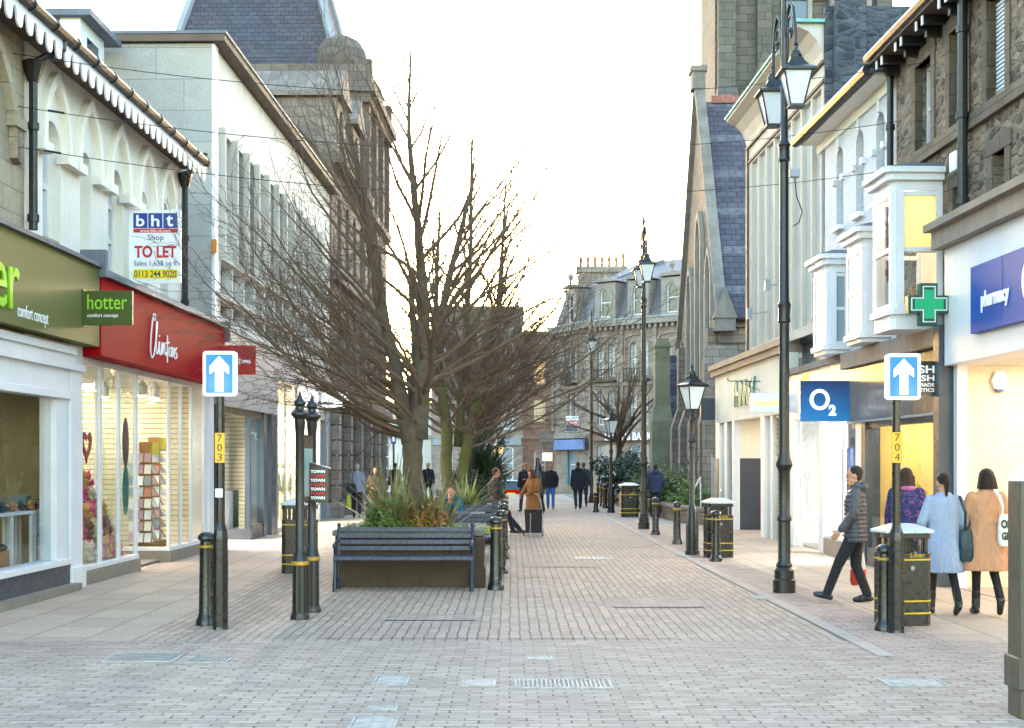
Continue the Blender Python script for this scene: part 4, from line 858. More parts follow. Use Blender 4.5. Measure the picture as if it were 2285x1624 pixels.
M['ywall'] = plain('mustard_shop_wall', '#bfa45e', .7, 0, .12, 1.5, .02)
def interiorR(root, u0, u1, y1, z1, wall, lamps, lm='lampon', ceil=True):
    mb = MB(); mb.box(u0, u1, y1, y1 + .05, .02, z1); mb.box(u0 - .04, u0, .13, y1, .02, z1); mb.box(u1, u1 + .04, .13, y1, .02, z1); mb.build('interior_wall', wall, root)
    mb = MB(); mb.box(u0, u1, .13, y1, .012, .03); mb.build('interior_floor', M['ifloor'], root)
    mb = MB(); mb.box(u0, u1, .13, y1, z1, z1 + .04); mb.build('interior_ceiling', M['iceil'], root)
    for u, y in lamps: mb = MB(); mb.lathe([(.17, z1 - .03), (.17, z1 - .002)], u, y, 12); mb.build('ceiling_light', M[lm], root)
interiorR(b, -24.2, -20.02, 3.0, 2.6, M['ywall'], [(-23.6, .8), (-22.9, 1.4), (-22.2, .8), (-21.4, 1.4), (-20.7, .8), (-23.5, 2.2), (-22.3, 2.3), (-21, 2.3)])
mb = MB(); mb.box(-21.2, -20.6, 2.9, 2.99, 1.0, 2.0); mb.build('framed_poster', M['black'], b); mb = MB(); mb.box(-21.13, -20.67, 2.88, 2.899, 1.07, 1.93); mb.build('poster_print', plain('grey_poster', '#8d8f99', .5, 0, .3, 6, 0), b)
for z in (1.1, 1.5, 1.9):
    mb = MB(); mb.box(-24.0, -21.4, 2.7, 2.98, z, z + .03); mb.build('shelf', M['wood'], b)
rs = random.Random(4); prods = [plain('product_%d' % i, c_, .6, 0, .05, 3, 0) for i, c_ in enumerate(('#d8d0b0', '#4a3a26', '#c8602e', '#6d8f4a', '#b8a8c8'))]; mb = MB()
for z in (1.13, 1.53, 1.93, .9):
    u = -23.95
    while u < -21.5: mb.cm = rs.randrange(5); w_ = rs.uniform(.06, .14); h = rs.uniform(.08, .24); mb.box(u, u + w_, 2.72 if z > 1 else 2.25, 2.9 if z > 1 else 2.5, z, z + h); u += w_ + rs.uniform(.02, .08)
mb.build('stacked_products', prods, b)
mb = MB(); mb.box(-24.0, -20.2, 2.2, 2.6, .03, .9); mb.box(-23.9, -22.2, .35, .8, .03, .75); mb.build('display_counter', M['wood'], b)
t = thing('potted_plant', 'yellow flowered plant on the counter inside the yellow lit shop', 'plant', (XX(2045, 22), 22, .75))
mb = MB(); mb.lathe([(.07, 0), (.1, .18)], 0, 0, 12); mb.build('pot', M['wood'], t); rnd = random.Random(2); mb = MB()
for i in range(90):
    p = Vector((rnd.gauss(0, .12), rnd.gauss(0, .12), .62 + rnd.gauss(0, .14))); s = .035; mb.quad(*[p + Vector((rnd.uniform(-s, s), rnd.uniform(-s, s), rnd.uniform(-s, s))) for _ in range(3)])
for i in range(8): mb.tube([(0, 0, .1), (rnd.gauss(0, .1), rnd.gauss(0, .1), .65)], .006, 4)
mb.build('flowers', plain('yellow_flowers', '#c8b81e', .7, 0, .2, 9, 0), t, fix=False)
t = front('R', 'hanging_sign', 'black square projecting sign with white capitals behind the right arrow sign', 'sign', 20.6)
mb = MB(); mb.box(-19.99, -19.94, -.72, -.19, 2.67, 3.16); mb.build('sign_panel', M['black'], t)
mb = MB(); mb.tube([(-19.96, -.19, 3.03), (-19.96, .1, 3.03)], .012, 6); mb.tube([(-19.96, -.19, 2.8), (-19.96, .1, 2.8)], .012, 6); mb.tube([(-19.96, -.04, 2.67), (-19.96, -.04, 3.15)], .014, 6); mb.build('bracket', M['blackiron'], t)
for s_, z, h, a, w_ in (('LUSH', 2.99, .11, .68, .45), ('FRESH', 2.88, .085, .68, .45), ('HANDMADE', 2.805, .05, .68, .45), ('COSMETICS', 2.73, .05, .68, .45)): facetext(s_, w_, h, a, z, -19.94, 'R', M['letterwhite'], t, .005, bold=.02)
# phone shop
b = front('R', 'shop_building', 'narrow white phone shop with a lit white interior under a mossy stone cornice', 'shop', 27)
mb = MB(); mb.box(-30.2, -25.2, -.14, .3, 3.56, 3.68); mb.build('cornice', M['coping'], b)
mb = MB(); mb.box(-30.2, -25.1, -.05, .2, 2.62, 3.56); mb.build('fascia', M['white'], b)
mb = MB(); mb.box(-30.1, -29.6, -.04, .12, 0, 2.62); mb.box(-29.2, -29.05, .0, .04, 0, 2.62); mb.box(-27.45, -27.1, -.04, .05, 0, 2.62); mb.box(-27.1, -24.36, -.02, .1, .3, .36); mb.box(-25.75, -25.65, -.01, .03, .36, 2.62); mb.box(-24.75, -24.36, -.05, .04, 0, 2.62); mb.build('shopfront_frame', M['white'], b, bevel=.004)
mb = MB(); mb.box(-27.1, -24.8, -.03, .12, 0, .3); mb.build('stallriser', M['stonefascia'], b)
for a, c in ((-29.05, -27.45), (-27.1, -25.75), (-25.62, -24.8), (-29.6, -29.2)): mb = MB(); mb.box(a, c, .005, .013, .02 if a < -27.2 else .36, 2.62); mb.build('shop_window', M['glass'], b)
interiorR(b, -30.0, -24.5, 3.0, 2.7, M['white'], [(-26.6, .7), (-26.0, 1.4), (-25.3, .7), (-26.3, 2.2), (-28.2, 2)], 'lampcool')
mb = MB(); mb.box(-27.3, -24.9, .8, 1.1, 2.66, 2.69); mb.box(-27.3, -24.9, 2.0, 2.3, 2.66, 2.69); mb.build('ceiling_light', M['lampcool'], b)
mb = MB(); mb.box(-26.8, -26.2, .25, .3, .4, 2.0); mb.build('poster_stand', M['signblue'], b)
mb = MB(); mb.box(-29.2, -27.4, 1.0, 1.05, .03, 2.6); mb.build('dark_display_wall', M['darkmetal'], b)
mb = MB(); mb.box(-26.9, -25.9, 1.2, 1.6, .03, 1.0); mb.build('display_unit', M['stall'], b)
mb = MB(); mb.box(-30.3, -27.0, .3, 3.5, 3.6, 4.25); mb.box(-30.36, -26.94, .24, 3.56, 4.25, 4.38); mb.box(-27.9, -27.2, .8, 1.6, 4.38, 4.6); mb.box(-29.0, -28.5, 1.4, 2.2, 4.38, 4.5); mb.build('roof_plant_box', M['darkmetal'], b)
t = front('R', 'hanging_sign', 'blue projecting box sign with a white letter O and a small 2', 'sign', 25)
def gradblue():
    m, N, L, B = newmat('blue_printed_panel'); tc = N.new('ShaderNodeTexCoord'); sp = N.new('ShaderNodeSeparateXYZ'); L.new(tc.outputs['UV'], sp.inputs[0])
    mr = N.new('ShaderNodeMapRange'); mr.inputs[1].default_value = 2.5; mr.inputs[2].default_value = 3.3; L.new(sp.outputs[1], mr.inputs[0])
    L.new(ramp(N, L, mr.outputs[0], .05, .95, lin('#1d7fc4'), lin('#171a63')), B.inputs['Base Color']); B.inputs['Roughness'].default_value = .3; return m
mb = MB(); mb.box(-25.1, -24.94, -.97, -.05, 2.46, 3.17); mb.build('sign_panel', gradblue(), t, bevel=.004)
mb = MB(); r1, r2 = .185, .125; ci = [(r2 * .9 * math.cos(2 * math.pi * i / 32), r2 * math.sin(2 * math.pi * i / 32)) for i in range(33)]; co = [(r1 * .95 * math.cos(2 * math.pi * i / 32), r1 * math.sin(2 * math.pi * i / 32)) for i in range(33)]
band(mb, ci, co, 0, .01); mb.v = [(-24.94 + y, x - .63, z + 2.84) for x, y, z in mb.v]; M['letterlit'] = emis('white_lit_letters', '#ffffff', .9); mb.build('lettering', M['letterlit'], t)
facetext('2', .13, .19, .47, 2.56, -24.94, 'R', M['letterlit'], t, .01, bold=.05)
# teal letter shop
b = front('R', 'shop_building', 'cream shop with teal letters on its fascia and a deep lit doorway', 'shop', 34)
mb = MB(); mb.box(-39.3, -30.2, -.16, .3, 4.08, 4.24); mb.box(-39.35, -30.2, -.22, .3, 4.24, 4.38); mb.build('cornice', M['stonefascia'], b)
mb = MB(); mb.box(-39.2, -30.2, -.05, .2, 2.8, 4.08); mb.build('fascia', M['cream'], b)
mb = MB(); mb.box(-39.2, -38.6, -.04, .2, 0, 2.8); mb.box(-37.9, -37.6, -.02, .1, 0, 2.8); mb.box(-36.7, -36.45, -.04, .12, 0, 2.8); mb.box(-33.0, -32.6, -.04, .15, 0, 2.8); mb.box(-30.5, -30.2, -.04, .15, 0, 2.8); mb.box(-32.1, -31.9, 0, .1, 0, 2.8); mb.build('shopfront_frame', M['white'], b)
mb = MB(); mb.box(-36.6, -36.5, .12, 3.2, 1.84, 2.8); mb.build('lobby_wall', M['cream'], b)
mb = MB(); mb.box(-36.6, -36.49, .12, 3.2, 0, 1.84); mb.box(-39.2, -38.7, -.06, -.04, 0, 1.84); mb.build('charcoal_lower_wall', M['stalldark'], b)
mb = MB(); mb.box(-36.5, -33, 3.2, 3.3, 0, 2.8); mb.box(-33.0, -32.9, .15, 3.2, 0, 2.8); mb.build('lobby_side_wall', M['cream'], b)
mb = MB(); mb.box(-36.6, -32.9, .2, 3.3, 2.8, 2.84); mb.build('lobby_ceiling', M['iceil'], b)
for u in (-34.0, -35.3): mb = MB(); mb.box(u - .15, u + .15, 1.2, 1.5, 2.77, 2.797); mb.build('ceiling_light', M['lampon'], b)
for a, c in ((-32.6, -32.1), (-31.9, -30.5), (-38.6, -37.9), (-37.6, -36.7)): mb = MB(); mb.box(a, c, .03, .04, .02, 2.8); mb.build('shop_window', M['glass'], b)
interiorR(b, -32.85, -30.2, 3.0, 2.75, M['slatwall'], [(-31.5, 1), (-30.9, 1.8)]); interiorR(b, -39.1, -36.65, 2.5, 2.75, M['slatwall'], [(-38, 1)])
text('PHINNEY', 2.6, .64, -36.1, -.06, 3.13, plain('teal_letters', '#4f8f8c', .5, 0, .05, 3, 0), b, .05, bold=.01)
t = front('R', 'hanging_sign', 'pale grey projecting sign with gold lit capitals partly behind the tall lamp post', 'sign', 30)
mb = MB(); mb.box(-30.1, -30.0, -.86, -.04, 2.8, 3.2); mb.build('sign_panel', M['signwhite'], t, bevel=.005); M['goldlit'] = emis('gold_lit_letters', '#ffcf5a', 1.1)
facetext('PANDORA', .7, .11, .78, 2.93, -30.0, 'R', M['goldlit'], t, .008, bold=.03); facetext('^', .06, .04, .38, 3.05, -30.0, 'R', M['goldlit'], t, .006)
t = front('R', 'wall_emblem', 'gold lit round emblem on the white fascia beside the blue box sign', 'sign', 28)
mb = MB()
for k in range(10):
    a = 2 * math.pi * k / 10; mb.tube([(-28.5 + .1 * math.cos(a), -.07, 3.1 + .1 * math.sin(a)), (-28.5 + .34 * math.cos(a), -.07, 3.1 + .34 * math.sin(a))], .03, 5)
ci = [(-28.5 + .36 * math.cos(2 * math.pi * i / 24), 3.1 + .36 * math.sin(2 * math.pi * i / 24)) for i in range(25)]; co = [(-28.5 + .42 * math.cos(2 * math.pi * i / 24), 3.1 + .42 * math.sin(2 * math.pi * i / 24)) for i in range(25)]
band(mb, ci, co, -.08, -.05); mb.build('emblem', M['goldlit'], t)
t = front('R', 'sign_bracket', 'thin black scrolled wall bracket on the cream fascia', 'bracket', 32)
mb = MB(); mb.tube([(-33, -.05, 3.62), (-33, -.75, 3.62), (-33, -.82, 3.66), (-33, -.8, 3.7)], .012, 5); mb.tube([(-33, -.05, 3.4), (-33, -.3, 3.5), (-33, -.5, 3.6)], .008, 5); mb.build('bracket_arm', M['blackiron'], t)
t = front('R', 'hanging_sign', 'dark blank projecting sign at the church end of the cream shop', 'sign', 39)
mb = MB(); mb.box(-39.3, -39.2, -.45, .0, 2.9, 3.5); mb.build('sign_panel', M['darkmetal'], t)
# ribbed modern building
b = front('R', 'ribbed_building', 'pale concrete building with tall vertical ribs and a flared cornice', 'building', 31)
mb = MB(); ops = []; u = -34.3
while u < -27.6: ops.append((u, u + .76, 4.5, 8.95)); u += .88
wallf(mb, -34.8, -27.1, 4.3, 9.4, .0, ops, .1)
mb.quad((-34.8, 0, 4.3), (-34.8, 8, 4.3), (-34.8, 8, 9.4), (-34.8, 0, 9.4)); mb.build('wall', M['fluted'], b)
mb = MB()
for o in ops: mb.box(o[0], o[1], .09, .12, 4.5, 8.95)
mb.build('recessed_panel', M['fluted'], b)
mb = MB(); mb.box(-34.8, -27.1, -.04, 0, 9.0, 9.06); mb.box(-34.8, -27.1, -.06, 0, 9.36, 9.42); mb.box(-34.82, -34.62, -.05, .0, 4.3, 9.36); mb.build('brown_joint', M['eavebrown'], b)  # thin brown strips standing proud of the pale concrete
prof_ = [(0, 9.42), (-.03, 9.6), (-.12, 9.8), (-.28, 9.98), (-.5, 10.08), (-.5, 10.14), (.3, 10.14), (.3, 9.42)]
mb = MB(); mb.prism([(a, c) for a, c in prof_], -34.9, -27.2, 'x'); mb.build('cornice', M['fluted'], b)
mb = MB(); mb.box(-34.95, -27.1, -.54, .4, 10.14, 10.2); mb.build('copper_edge', plain('verdigris_edge', '#6fa8a0', .6, 0, .15, 3, .02), b)
mb = MB(); mb.box(-27.2, -27.1, .0, 9, 4.3, 10.45); mb.box(-27.3, -27.0, 2.0, 9, 10.45, 10.6); mb.build('gable_wall', M['bluegable'], b)
mb = MB(); mb.box(-27.3, -26.95, .15, .75, 4.3, 11.0); mb.box(-27.35, -26.9, .08, .82, 11.0, 11.2); mb.box(-27.25, -26.98, .75, 9, 8.9, 9.0); mb.build('gable_pier', M['bluegable'], b)
for Y_, x in ((30.2, 0), (32.2, 0)):
    t = front('R', 'wall_floodlight', 'small grey floodlight on an arm against the pale ribs, %s' % ('nearer the bay windows' if Y_ < 31 else 'nearer the church'), 'light', Y_)
    mb = MB(); mb.tube([(-Y_, 0, 5.55 - (Y_ - 30.2) * .2), (-Y_, -.42, 5.5 - (Y_ - 30.2) * .2)], .014, 5); mb.box(-Y_ - .05, -Y_ + .05, -.52, -.4, 5.38 - (Y_ - 30.2) * .2, 5.62 - (Y_ - 30.2) * .2); mb.build('lamp_head', M['grey'], t)
# church: nave end with slate roof and street gable
t = thing('church', 'sandstone church with a banded slate roof, lancet gable and steep coping', 'church', (6.5, 45, 0), 0, None, off=(-6.5, -45, 0))
X0, XE = 6.5, 16; Yn, Ym, Yf = 45, 50, 55; ZE, ZA = 6.35, 14.4
gx = lambda y: X0 - .0259 * (y - 45)
mb = MB(); mb.box(X0 + .02, XE, Yn, Yn + .5, 0, ZE)
mb.prism([(Yn + .5, 0), (Yf, 0), (Yf, ZE), (Ym, ZA), (Yn + .5, ZE + .4)], X0 + .05, X0 + .19, 'x'); mb.box(X0, XE, Yf - .5, Yf, 0, ZE); mb.build('wall', M['churchstone'], t)
mb = MB()
for y in (46.7, 49.2, 51.7):
    o = (y - .55, y + .55, 4.2, 8.6 + (1.6 if 48 < y < 51 else 0), 'p'); p = path(o); q = path(o, .22)
    band(mb, p, q, 0, .3)
mb.v = [(X0 - .1 + y, x, z) for x, y, z in mb.v]
mb.box(X0 - .12, X0 + .1, Yn, Yf, 3.9, 4.15); mb.build('window_surround', M['oldstone'], t)
for y in (46.7, 49.2, 51.7):
    mb = MB(); mb.prism([(a, c) for a, c in path((y - .55, y + .55, 4.2, 8.6 + (1.6 if 48 < y < 51 else 0), 'p'))], X0 + .01, X0 + .045, 'x'); mb.build('lancet_window', M['pane'], t)
mb = MB(); mb.add([(X0 + .2, Yn - .25, ZE), (XE, Yn - .25, ZE), (XE, Ym, ZA), (X0 + .2, Ym, ZA), (X0 + .2, Yf, ZE), (XE, Yf, ZE), (X0 + .2, Yn - .25, ZE - .15), (XE, Yn - .25, ZE - .15)], [(0, 1, 2, 3), (3, 2, 5, 4), (0, 6, 7, 1), (1, 5, 2)]); mb.build('roof', M['slateband'], t)
mb = MB()
for i in range(24): mb.box(X0 + .5 + i * .4, X0 + .86 + i * .4, Ym - .12, Ym + .12, ZA - .05, ZA + .2 + .04 * (i % 2))
mb.build('ridge_tiles', plain('red_ridge_tile', '#8a5a50', .8, 0, .2, 5, .05), t)
mb = MB()                                                           # gable coping and apex block
N_ = 12
for sgn, ya in ((1, Yn - .5), (-1, Yf + .5)):
    for i in range(N_):
        a, c = i / N_, (i + 1) / N_; y0 = ya + (Ym - ya) * a; y1 = ya + (Ym - ya) * c; z0 = ZE - .25 + (ZA + .5 - ZE + .25) * a; z1 = ZE - .25 + (ZA + .5 - ZE + .25) * c
        mb.add([(X0 - .1, y0, z0), (X0 + .24, y0, z0), (X0 + .24, y1, z1), (X0 - .1, y1, z1), (X0 - .1, y0, z0 + .42), (X0 + .24, y0, z0 + .42), (X0 + .24, y1, z1 + .40), (X0 - .1, y1, z1 + .40)], [(0, 3, 2, 1), (4, 5, 6, 7), (0, 1, 5, 4), (1, 2, 6, 5), (2, 3, 7, 6), (3, 0, 4, 7)])
mb.box(X0 - .2, X0 + .26, Ym - .35, Ym + .35, ZA + .4, ZA + 1.0); mb.box(X0 - .25, X0 + .31, Ym - .42, Ym + .42, ZA + 1.0, ZA + 1.2)
mb.box(X0 - .15, X0 + .5, Yn - .55, Yn + .3, ZE - .5, ZE - .1); mb.prism([(X0 - .2, ZE - .1), (X0 + .55, ZE - .1), (X0 + .17, ZE + .9)], Yn - .6, Yn - .1, 'y'); mb.build('coping', M['coping'], t)
mb = MB()                                                           # buttresses on the street gable and the near wall
for y in (45.3, 48, 50.6, 53.2): mb.box(X0 - .55, X0 + .1, y - .3, y + .3, 0, 3.0); mb.frust(X0 - .55, X0 + .1, y - .3, y + .3, 3.0, 3.9, (.3, .02)); mb.box(X0 - .3, X0 + .1, y - .24, y + .24, 3.5, 6.0 if y in (45.3, 53.2) else 4.2)
mb.box(X0 - .5, X0 + .6, Yn - .7, Yn, 0, 4.6); mb.frust(X0 - .5, X0 + .6, Yn - .7, Yn, 4.6, 5.4, (.05, .3))
mb.box(X0 + 1.0, XE, Yn - .1, Yn, 0, .9); mb.box(X0, XE, Yn - .08, Yn + .02, 5.5, 5.62); mb.box(X0, XE, Yn - .14, Yn + .02, 6.0, 6.2); mb.box(X0 + .4, X0 + 2.2, Yn - 1.0, Yn, 3.9, 4.15); mb.build('buttress', M['churchstone'], t)
mb = MB(); mb.tube([(X0 + .6, Yn - .32, ZE - .1), (XE, Yn - .32, ZE - .1)], .09, 8); mb.build('gutter', M['blackiron'], t)
# lower aisle further along
t = thing('church_porch', 'low mossy church aisle with a steep slate roof and green stained buttress', 'church', (6.2, 62, 0), 0, None, off=(-6.2, -62, 0))
mb = MB(); mb.box(6.2, 12, 58.2, 63, 0, 3.0); mb.build('wall', M['churchstone'], t)
mb = MB(); mb.add([(6.6, 58, 2.6), (12, 58, 2.6), (12, 60.8, 6.3), (6.6, 60.8, 6.3), (6.6, 63.4, 2.6), (12, 63.4, 2.6), (6.6, 58, 2.5), (12, 58, 2.5)], [(0, 1, 2, 3), (3, 2, 5, 4), (0, 6, 7, 1), (0, 3, 4), (1, 5, 2)]); mb.build('roof', M['slateband'], t)
mb = MB(); mb.box(5.65, 6.5, 57.3, 58.2, 0, 3.4); mb.frust(5.65, 6.5, 57.3, 58.2, 3.4, 4.0, (.1, .2)); mb.box(5.8, 6.4, 57.5, 58.2, 3.9, 6.4); mb.frust(5.75, 6.45, 57.45, 58.25, 6.4, 6.75, .12); mb.box(6.35, 6.65, 57.95, 63.4, 2.4, 2.7); mb.build('buttress', plain('green_stained_stone', '#7b775f', .9, 0, .25, 1.5, .2, streak=.3), t)
# church tower
t = thing('church_tower', 'massive grey green church tower rising out of the picture behind the slate roof', 'tower', (12.4, 62, 0), 0, None, off=(-12.4, -62, 0))
mb = MB(); mb.box(8.9, 15.9, 60, 67, 0, 34); mb.build('wall', M['churchdark'], t)
mb = MB()
for (x0, x1) in ((8.55, 9.5), (15.2, 16.1)):
    mb.box(x0, x1, 59.2, 60.2, 0, 16.8); mb.frust(x0, x1, 59.2, 60.2, 16.8, 17.6, (.1, .35)); mb.box(x0 + .12, x1 - .12, 59.6, 60.2, 17.2, 34)
for x0 in (8.3,): mb.box(x0, 8.95, 60.1, 61, 0, 15.9); mb.frust(x0, 8.95, 60.1, 61, 15.9, 16.6, (.2, .2)); mb.box(8.6, 8.95, 60.2, 60.9, 16.5, 30)
mb.box(10.05, 11.15, 59.55, 60.2, 0, 17.3); mb.prism([(9.95, 17.3), (11.25, 17.3), (10.6, 19.2)], 59.5, 60.2, 'y'); mb.box(10.53, 10.67, 59.6, 59.75, 19.1, 19.6)
mb.box(10.3, 10.9, 59.65, 60.2, 17.3, 34); mb.box(13.3, 14.0, 59.6, 60.2, 0, 34)
for z in (15.4, 22.5): mb.box(8.85, 15.95, 59.9, 60.02, z, z + .25)
mb.build('buttress', M['churchdark'], t)
mb = MB()
for x in (12.0, 14.5): band(mb, path((x - .45, x + .45, 18.4, 24, 'p')), path((x - .45, x + .45, 18.4, 24, 'p'), .2), 59.85, 60.05)
mb.box(11.4, 13.2, 59.88, 60, 21.2, 21.35); mb.build('window_surround', M['oldstone'], t)
mb = MB()
for x in (12.0, 14.5): mb.prism(path((x - .45, x + .45, 18.4, 24, 'p')), 59.95, 59.99, 'y')
mb.build('louvre_opening', M['pane'], t)
# churchyard wall, steps rail
t = thing('boundary_wall', 'low mossy stone wall in front of the church planting', 'wall', (5, 45, 0))
mb = MB(); P_ = [(5.6, 38.8), (4.95, 41.0), (4.6, 50), (4.3, 57)]; 
for (x0, y0), (x1, y1) in zip(P_, P_[1:]):
    d = Vector((x1 - x0, y1 - y0)).normalized(); n = Vector((-d.y, d.x)) * .18
    c = [(x0 - n.x, y0 - n.y), (x0 + n.x, y0 + n.y), (x1 + n.x, y1 + n.y), (x1 - n.x, y1 - n.y)]; mb.prism([(a - 5, e - 45) for a, e in c], 0, .36, 'z')
    n *= 1.3; c = [(x0 - n.x, y0 - n.y), (x0 + n.x, y0 + n.y), (x1 + n.x, y1 + n.y), (x1 - n.x, y1 - n.y)]; mb.prism([(a - 5, e - 45) for a, e in c], .36, .47, 'z')
mb.build('wall', M['churchstone'], t, bevel=.03)
t = thing('handrail', 'pale metal handrails beside the church steps behind the lantern post', 'handrail', (4.9, 38, 0))
mb = MB()
for dx in (0, .75):
    mb.tube([(dx - .05, 0, 0), (dx - .05, 0, .95), (dx + .0, .3, 1.0), (dx + .55, 3, 1.3)], .025, 8); mb.tube([(dx + .5, 2.7, 0), (dx + .5, 2.7, 1.25)], .022, 6)
mb.build('rail', plain('galvanised_rail', '#a9b2ba', .35, .6, .1, 3, .01), t)
t = thing('notice_board', 'pale grey panel standing at the top of the church steps', 'board', (XX(1590, 41), 41, 0))
mb = MB(); mb.box(0, .45, 0, .06, .1, 1.85); mb.build('panel', M['grey'], t); mb = MB(); mb.box(-.04, 0, 0, .06, 0, 1.95); mb.box(.45, .49, 0, .06, 0, 1.95); mb.build('post', M['grey'], t)
# far right ornate building (two facets)
def ornate(p0, p1, label, nb, z_dorm, name='ornate_building'):
    d = Vector((p1[0] - p0[0], p1[1] - p0[1])); L_ = d.length; t = thing(name, label, 'building', (p0[0], p0[1], 0), math.atan2(d.y, d.x))
    bw = L_ / nb; ops = []; wi = []
    for i in range(nb):
        c = bw * (i + .5)
        for s in (-.42, .42): wi.append((c + s - .27, c + s + .27, 7.2, 9.3, 'r')); wi.append((c + s - .27, c + s + .27, 4.1, 6.3, 'r'))
        wi.append((c - .75, c + .75, .2, 2.9, 's'))
    mb = MB(); wallf(mb, 0, L_, -1, 10.4, 0, wi, .3); shell(mb, 0, L_, -1, 10.4, 0, 10)
    for i in range(nb):
        c = bw * (i + .5); band(mb, path((c - .95, c + .95, 7.0, 9.75, 's')), path((c - .95, c + .95, 7.0, 9.75, 's'), .16), -.1, .0)
        mb.box(bw * i - .14, bw * i + .14, -.16, 0, 3.6, 10.2)
    mb.build('wall', M['buff'], t, fix=False)
    for o in wi: window(t, o, .18, M['white'], M['panelight'], .07, (1, 2))
    mb = MB(); mb.box(-.1, L_ + .1, -.45, 0, 10.4, 10.75); mb.box(-.05, L_ + .05, -.15, 0, 6.6, 6.8); mb.box(-.05, L_ + .05, -.35, 0, 3.3, 3.65)
    u = .1
    while u < L_: mb.box(u, u + .18, -.32, 0, 10.15, 10.4); u += .42
    mb.build('cornice', M['oldstone'], t)
    mb = MB(); mb.box(-.15, L_ + .15, -.5, 0, 10.75, 10.87); mb.build('lead_gutter', plain('pale_lead_gutter', '#949a9f', .5, 0, .1, 2, 0), t)
    mb = MB(); mb.add([(0, .0, 10.8), (L_, .0, 10.8), (L_, 1.0, 13.4), (0, 1.0, 13.4), (L_, 5.5, 15.2), (0, 5.5, 15.2)], [(0, 1, 2, 3), (3, 2, 4, 5)]); mb.quad((L_, 0, 10.8), (L_, 1, 13.4), (L_, 5.5, 15.2), (L_, 5.5, 10.8)); mb.quad((0, 0, 10.8), (0, 1, 13.4), (0, 5.5, 15.2), (0, 5.5, 10.8)); mb.build('roof', plain('grey_slate_mansard', '#65656b', .6, 0, .15, 1.5, .05), t)
    for i in range(nb):
        c = bw * (i + .5); o = (c - .42, c + .42, 11.0, 12.9, 'r'); mb = MB(); wallf(mb, c - .8, c + .8, 10.87, 13.2, -.1, [o], .25); shell(mb, c - .8, c + .8, 10.87, 13.2, -.1, 1.5)
        pr = prof('r', c - .9, c + .9, 14.0); mb.prism(pr, -.2, 1.6, 'y') if False else None
        mb.prism(prof('s', c - .95, c + .95, 13.55), -.25, 1.4, 'y'); mb.lathe([(.08, 13.5), (.08, 13.75), (.2, 13.95), (.2, 14.1), (.1, 14.25), (.02, 14.3)], c, -.1, 10); dd = mb.build('dormer', M['oldstone'], t, fix=False)
        window(dd, o, .02, M['white'], M['pane'], .08, (1, 2))
    for i in range(0, nb):
        c = bw * (i + .5); mb = MB(); mb.box(c - .85, c + .85, -.5, 0, 6.85, 6.95)
        for k in range(9): mb.box(c - .84 + k * .2, c - .8 + k * .2, -.5, -.46, 6.95, 7.6)
        mb.box(c - .85, c + .85, -.5, -.45, 7.6, 7.66); mb.build('balcony', M['blackiron'], t)
    return t, L_
pA = (XX(1316, 92), 92); pB = (XX(1540, 87.2), 87.2); pC = (XX(1237, 97), 97)
t, L_ = ornate(pA, pB, 'buff stone building with arched windows and mansard dormers at the street end', 3, 0)
mb = MB(); mb.box(.2, L_ - .2, -.42, -.36, 3.1, 3.6); mb.build('fascia', plain('brown_fascia_far', '#7a5f58', .6, 0, .1, 1, 0), t); text('LLOYDS BANK', 3.6, .5, 1.5, -.43, 3.1, M['letterwhite'], t, .03, bold=.03)
t, L_ = ornate(pC, pA, 'narrow corner part of the buff stone building over the blue fascia', 1, 0)
mb = MB(); mb.box(.05, L_ - .05, -.5, -.36, 2.55, 3.2); mb.build('fascia', plain('pale_blue_fascia', '#6f86b8', .5, 0, .1, 1, 0), t)
mb = MB(); mb.box(.3, 1.0, .02, .06, 0.1, 2.4); mb.box(1.4, 2.1, .02, .06, .1, 2.4); mb.build('door', plain('teal_door', '#2f7f92', .5, 0, .1, 2, 0), t)
t = thing('chimney_stack', 'wide stone chimney stack with a row of seven clay pots', 'chimney', (XX(1290, 98), 98, 0))
mb = MB(); mb.box(0, 3.3, 0, 1.1, 11.5, ZZ(607, 98)); mb.box(-.12, 3.42, -.12, 1.22, ZZ(607, 98), ZZ(594, 98)); mb.build('stack', M['buff'], t)
for i in range(7):
    x = .2 + i * .49; h = .72 if i < 6 else .98; z = ZZ(594, 98); mb = MB(); mb.lathe([(.16, z), (.12, z + h * .2), (.11, z + h * .6), (.15, z + h * .7), (.14, z + h), (.1, z + h)], x, .5, 10); mb.build('chimney_pot', plain('clay_pot', '#a87a52', .8, 0, .15, 3, .05) if i == 0 else bpy.data.materials['clay_pot'], t)
t = thing('spire', 'thin dark needle spire just behind the second tall lamp', 'spire', (XX(1437, 110), 110, 0))
mb = MB(); mb.lathe([(.55, 12), (.5, 14), (.45, 16.5), (.25, 17.4), (.05, 19.2), (.02, 19.5)], 0, 0, 8); mb.build('spire_body', M['churchdark'], t)
t = thing('under_offer_board', 'red white and blue estate board on the buff stone building', 'sign', (XX(1262, 90), 90, 0))
z0, z1 = ZZ(963, 90), ZZ(928, 90); mb = MB(); mb.box(0, .8, 0, .05, z0, z1); mb.build('board', M['signwhite'], t); mb = MB(); mb.box(.02, .78, -.01, 0, z0 + .02, z0 + .42); mb.build('blue_print', M['lead'], t)
mb = MB(); mb.box(.0, .8, -.012, 0, z0 + .45, z0 + .68); mb.build('red_print', M['letterred'], t); text('UNDER OFFER', .68, .13, .06, -.013, z0 + .5, M['letterwhite'], t, .004, bold=.02)
t = thing('oriel_bracket', 'bulky stone corner oriel above the small lit pub sign', 'oriel', (XX(1205, 88), 88, 0))
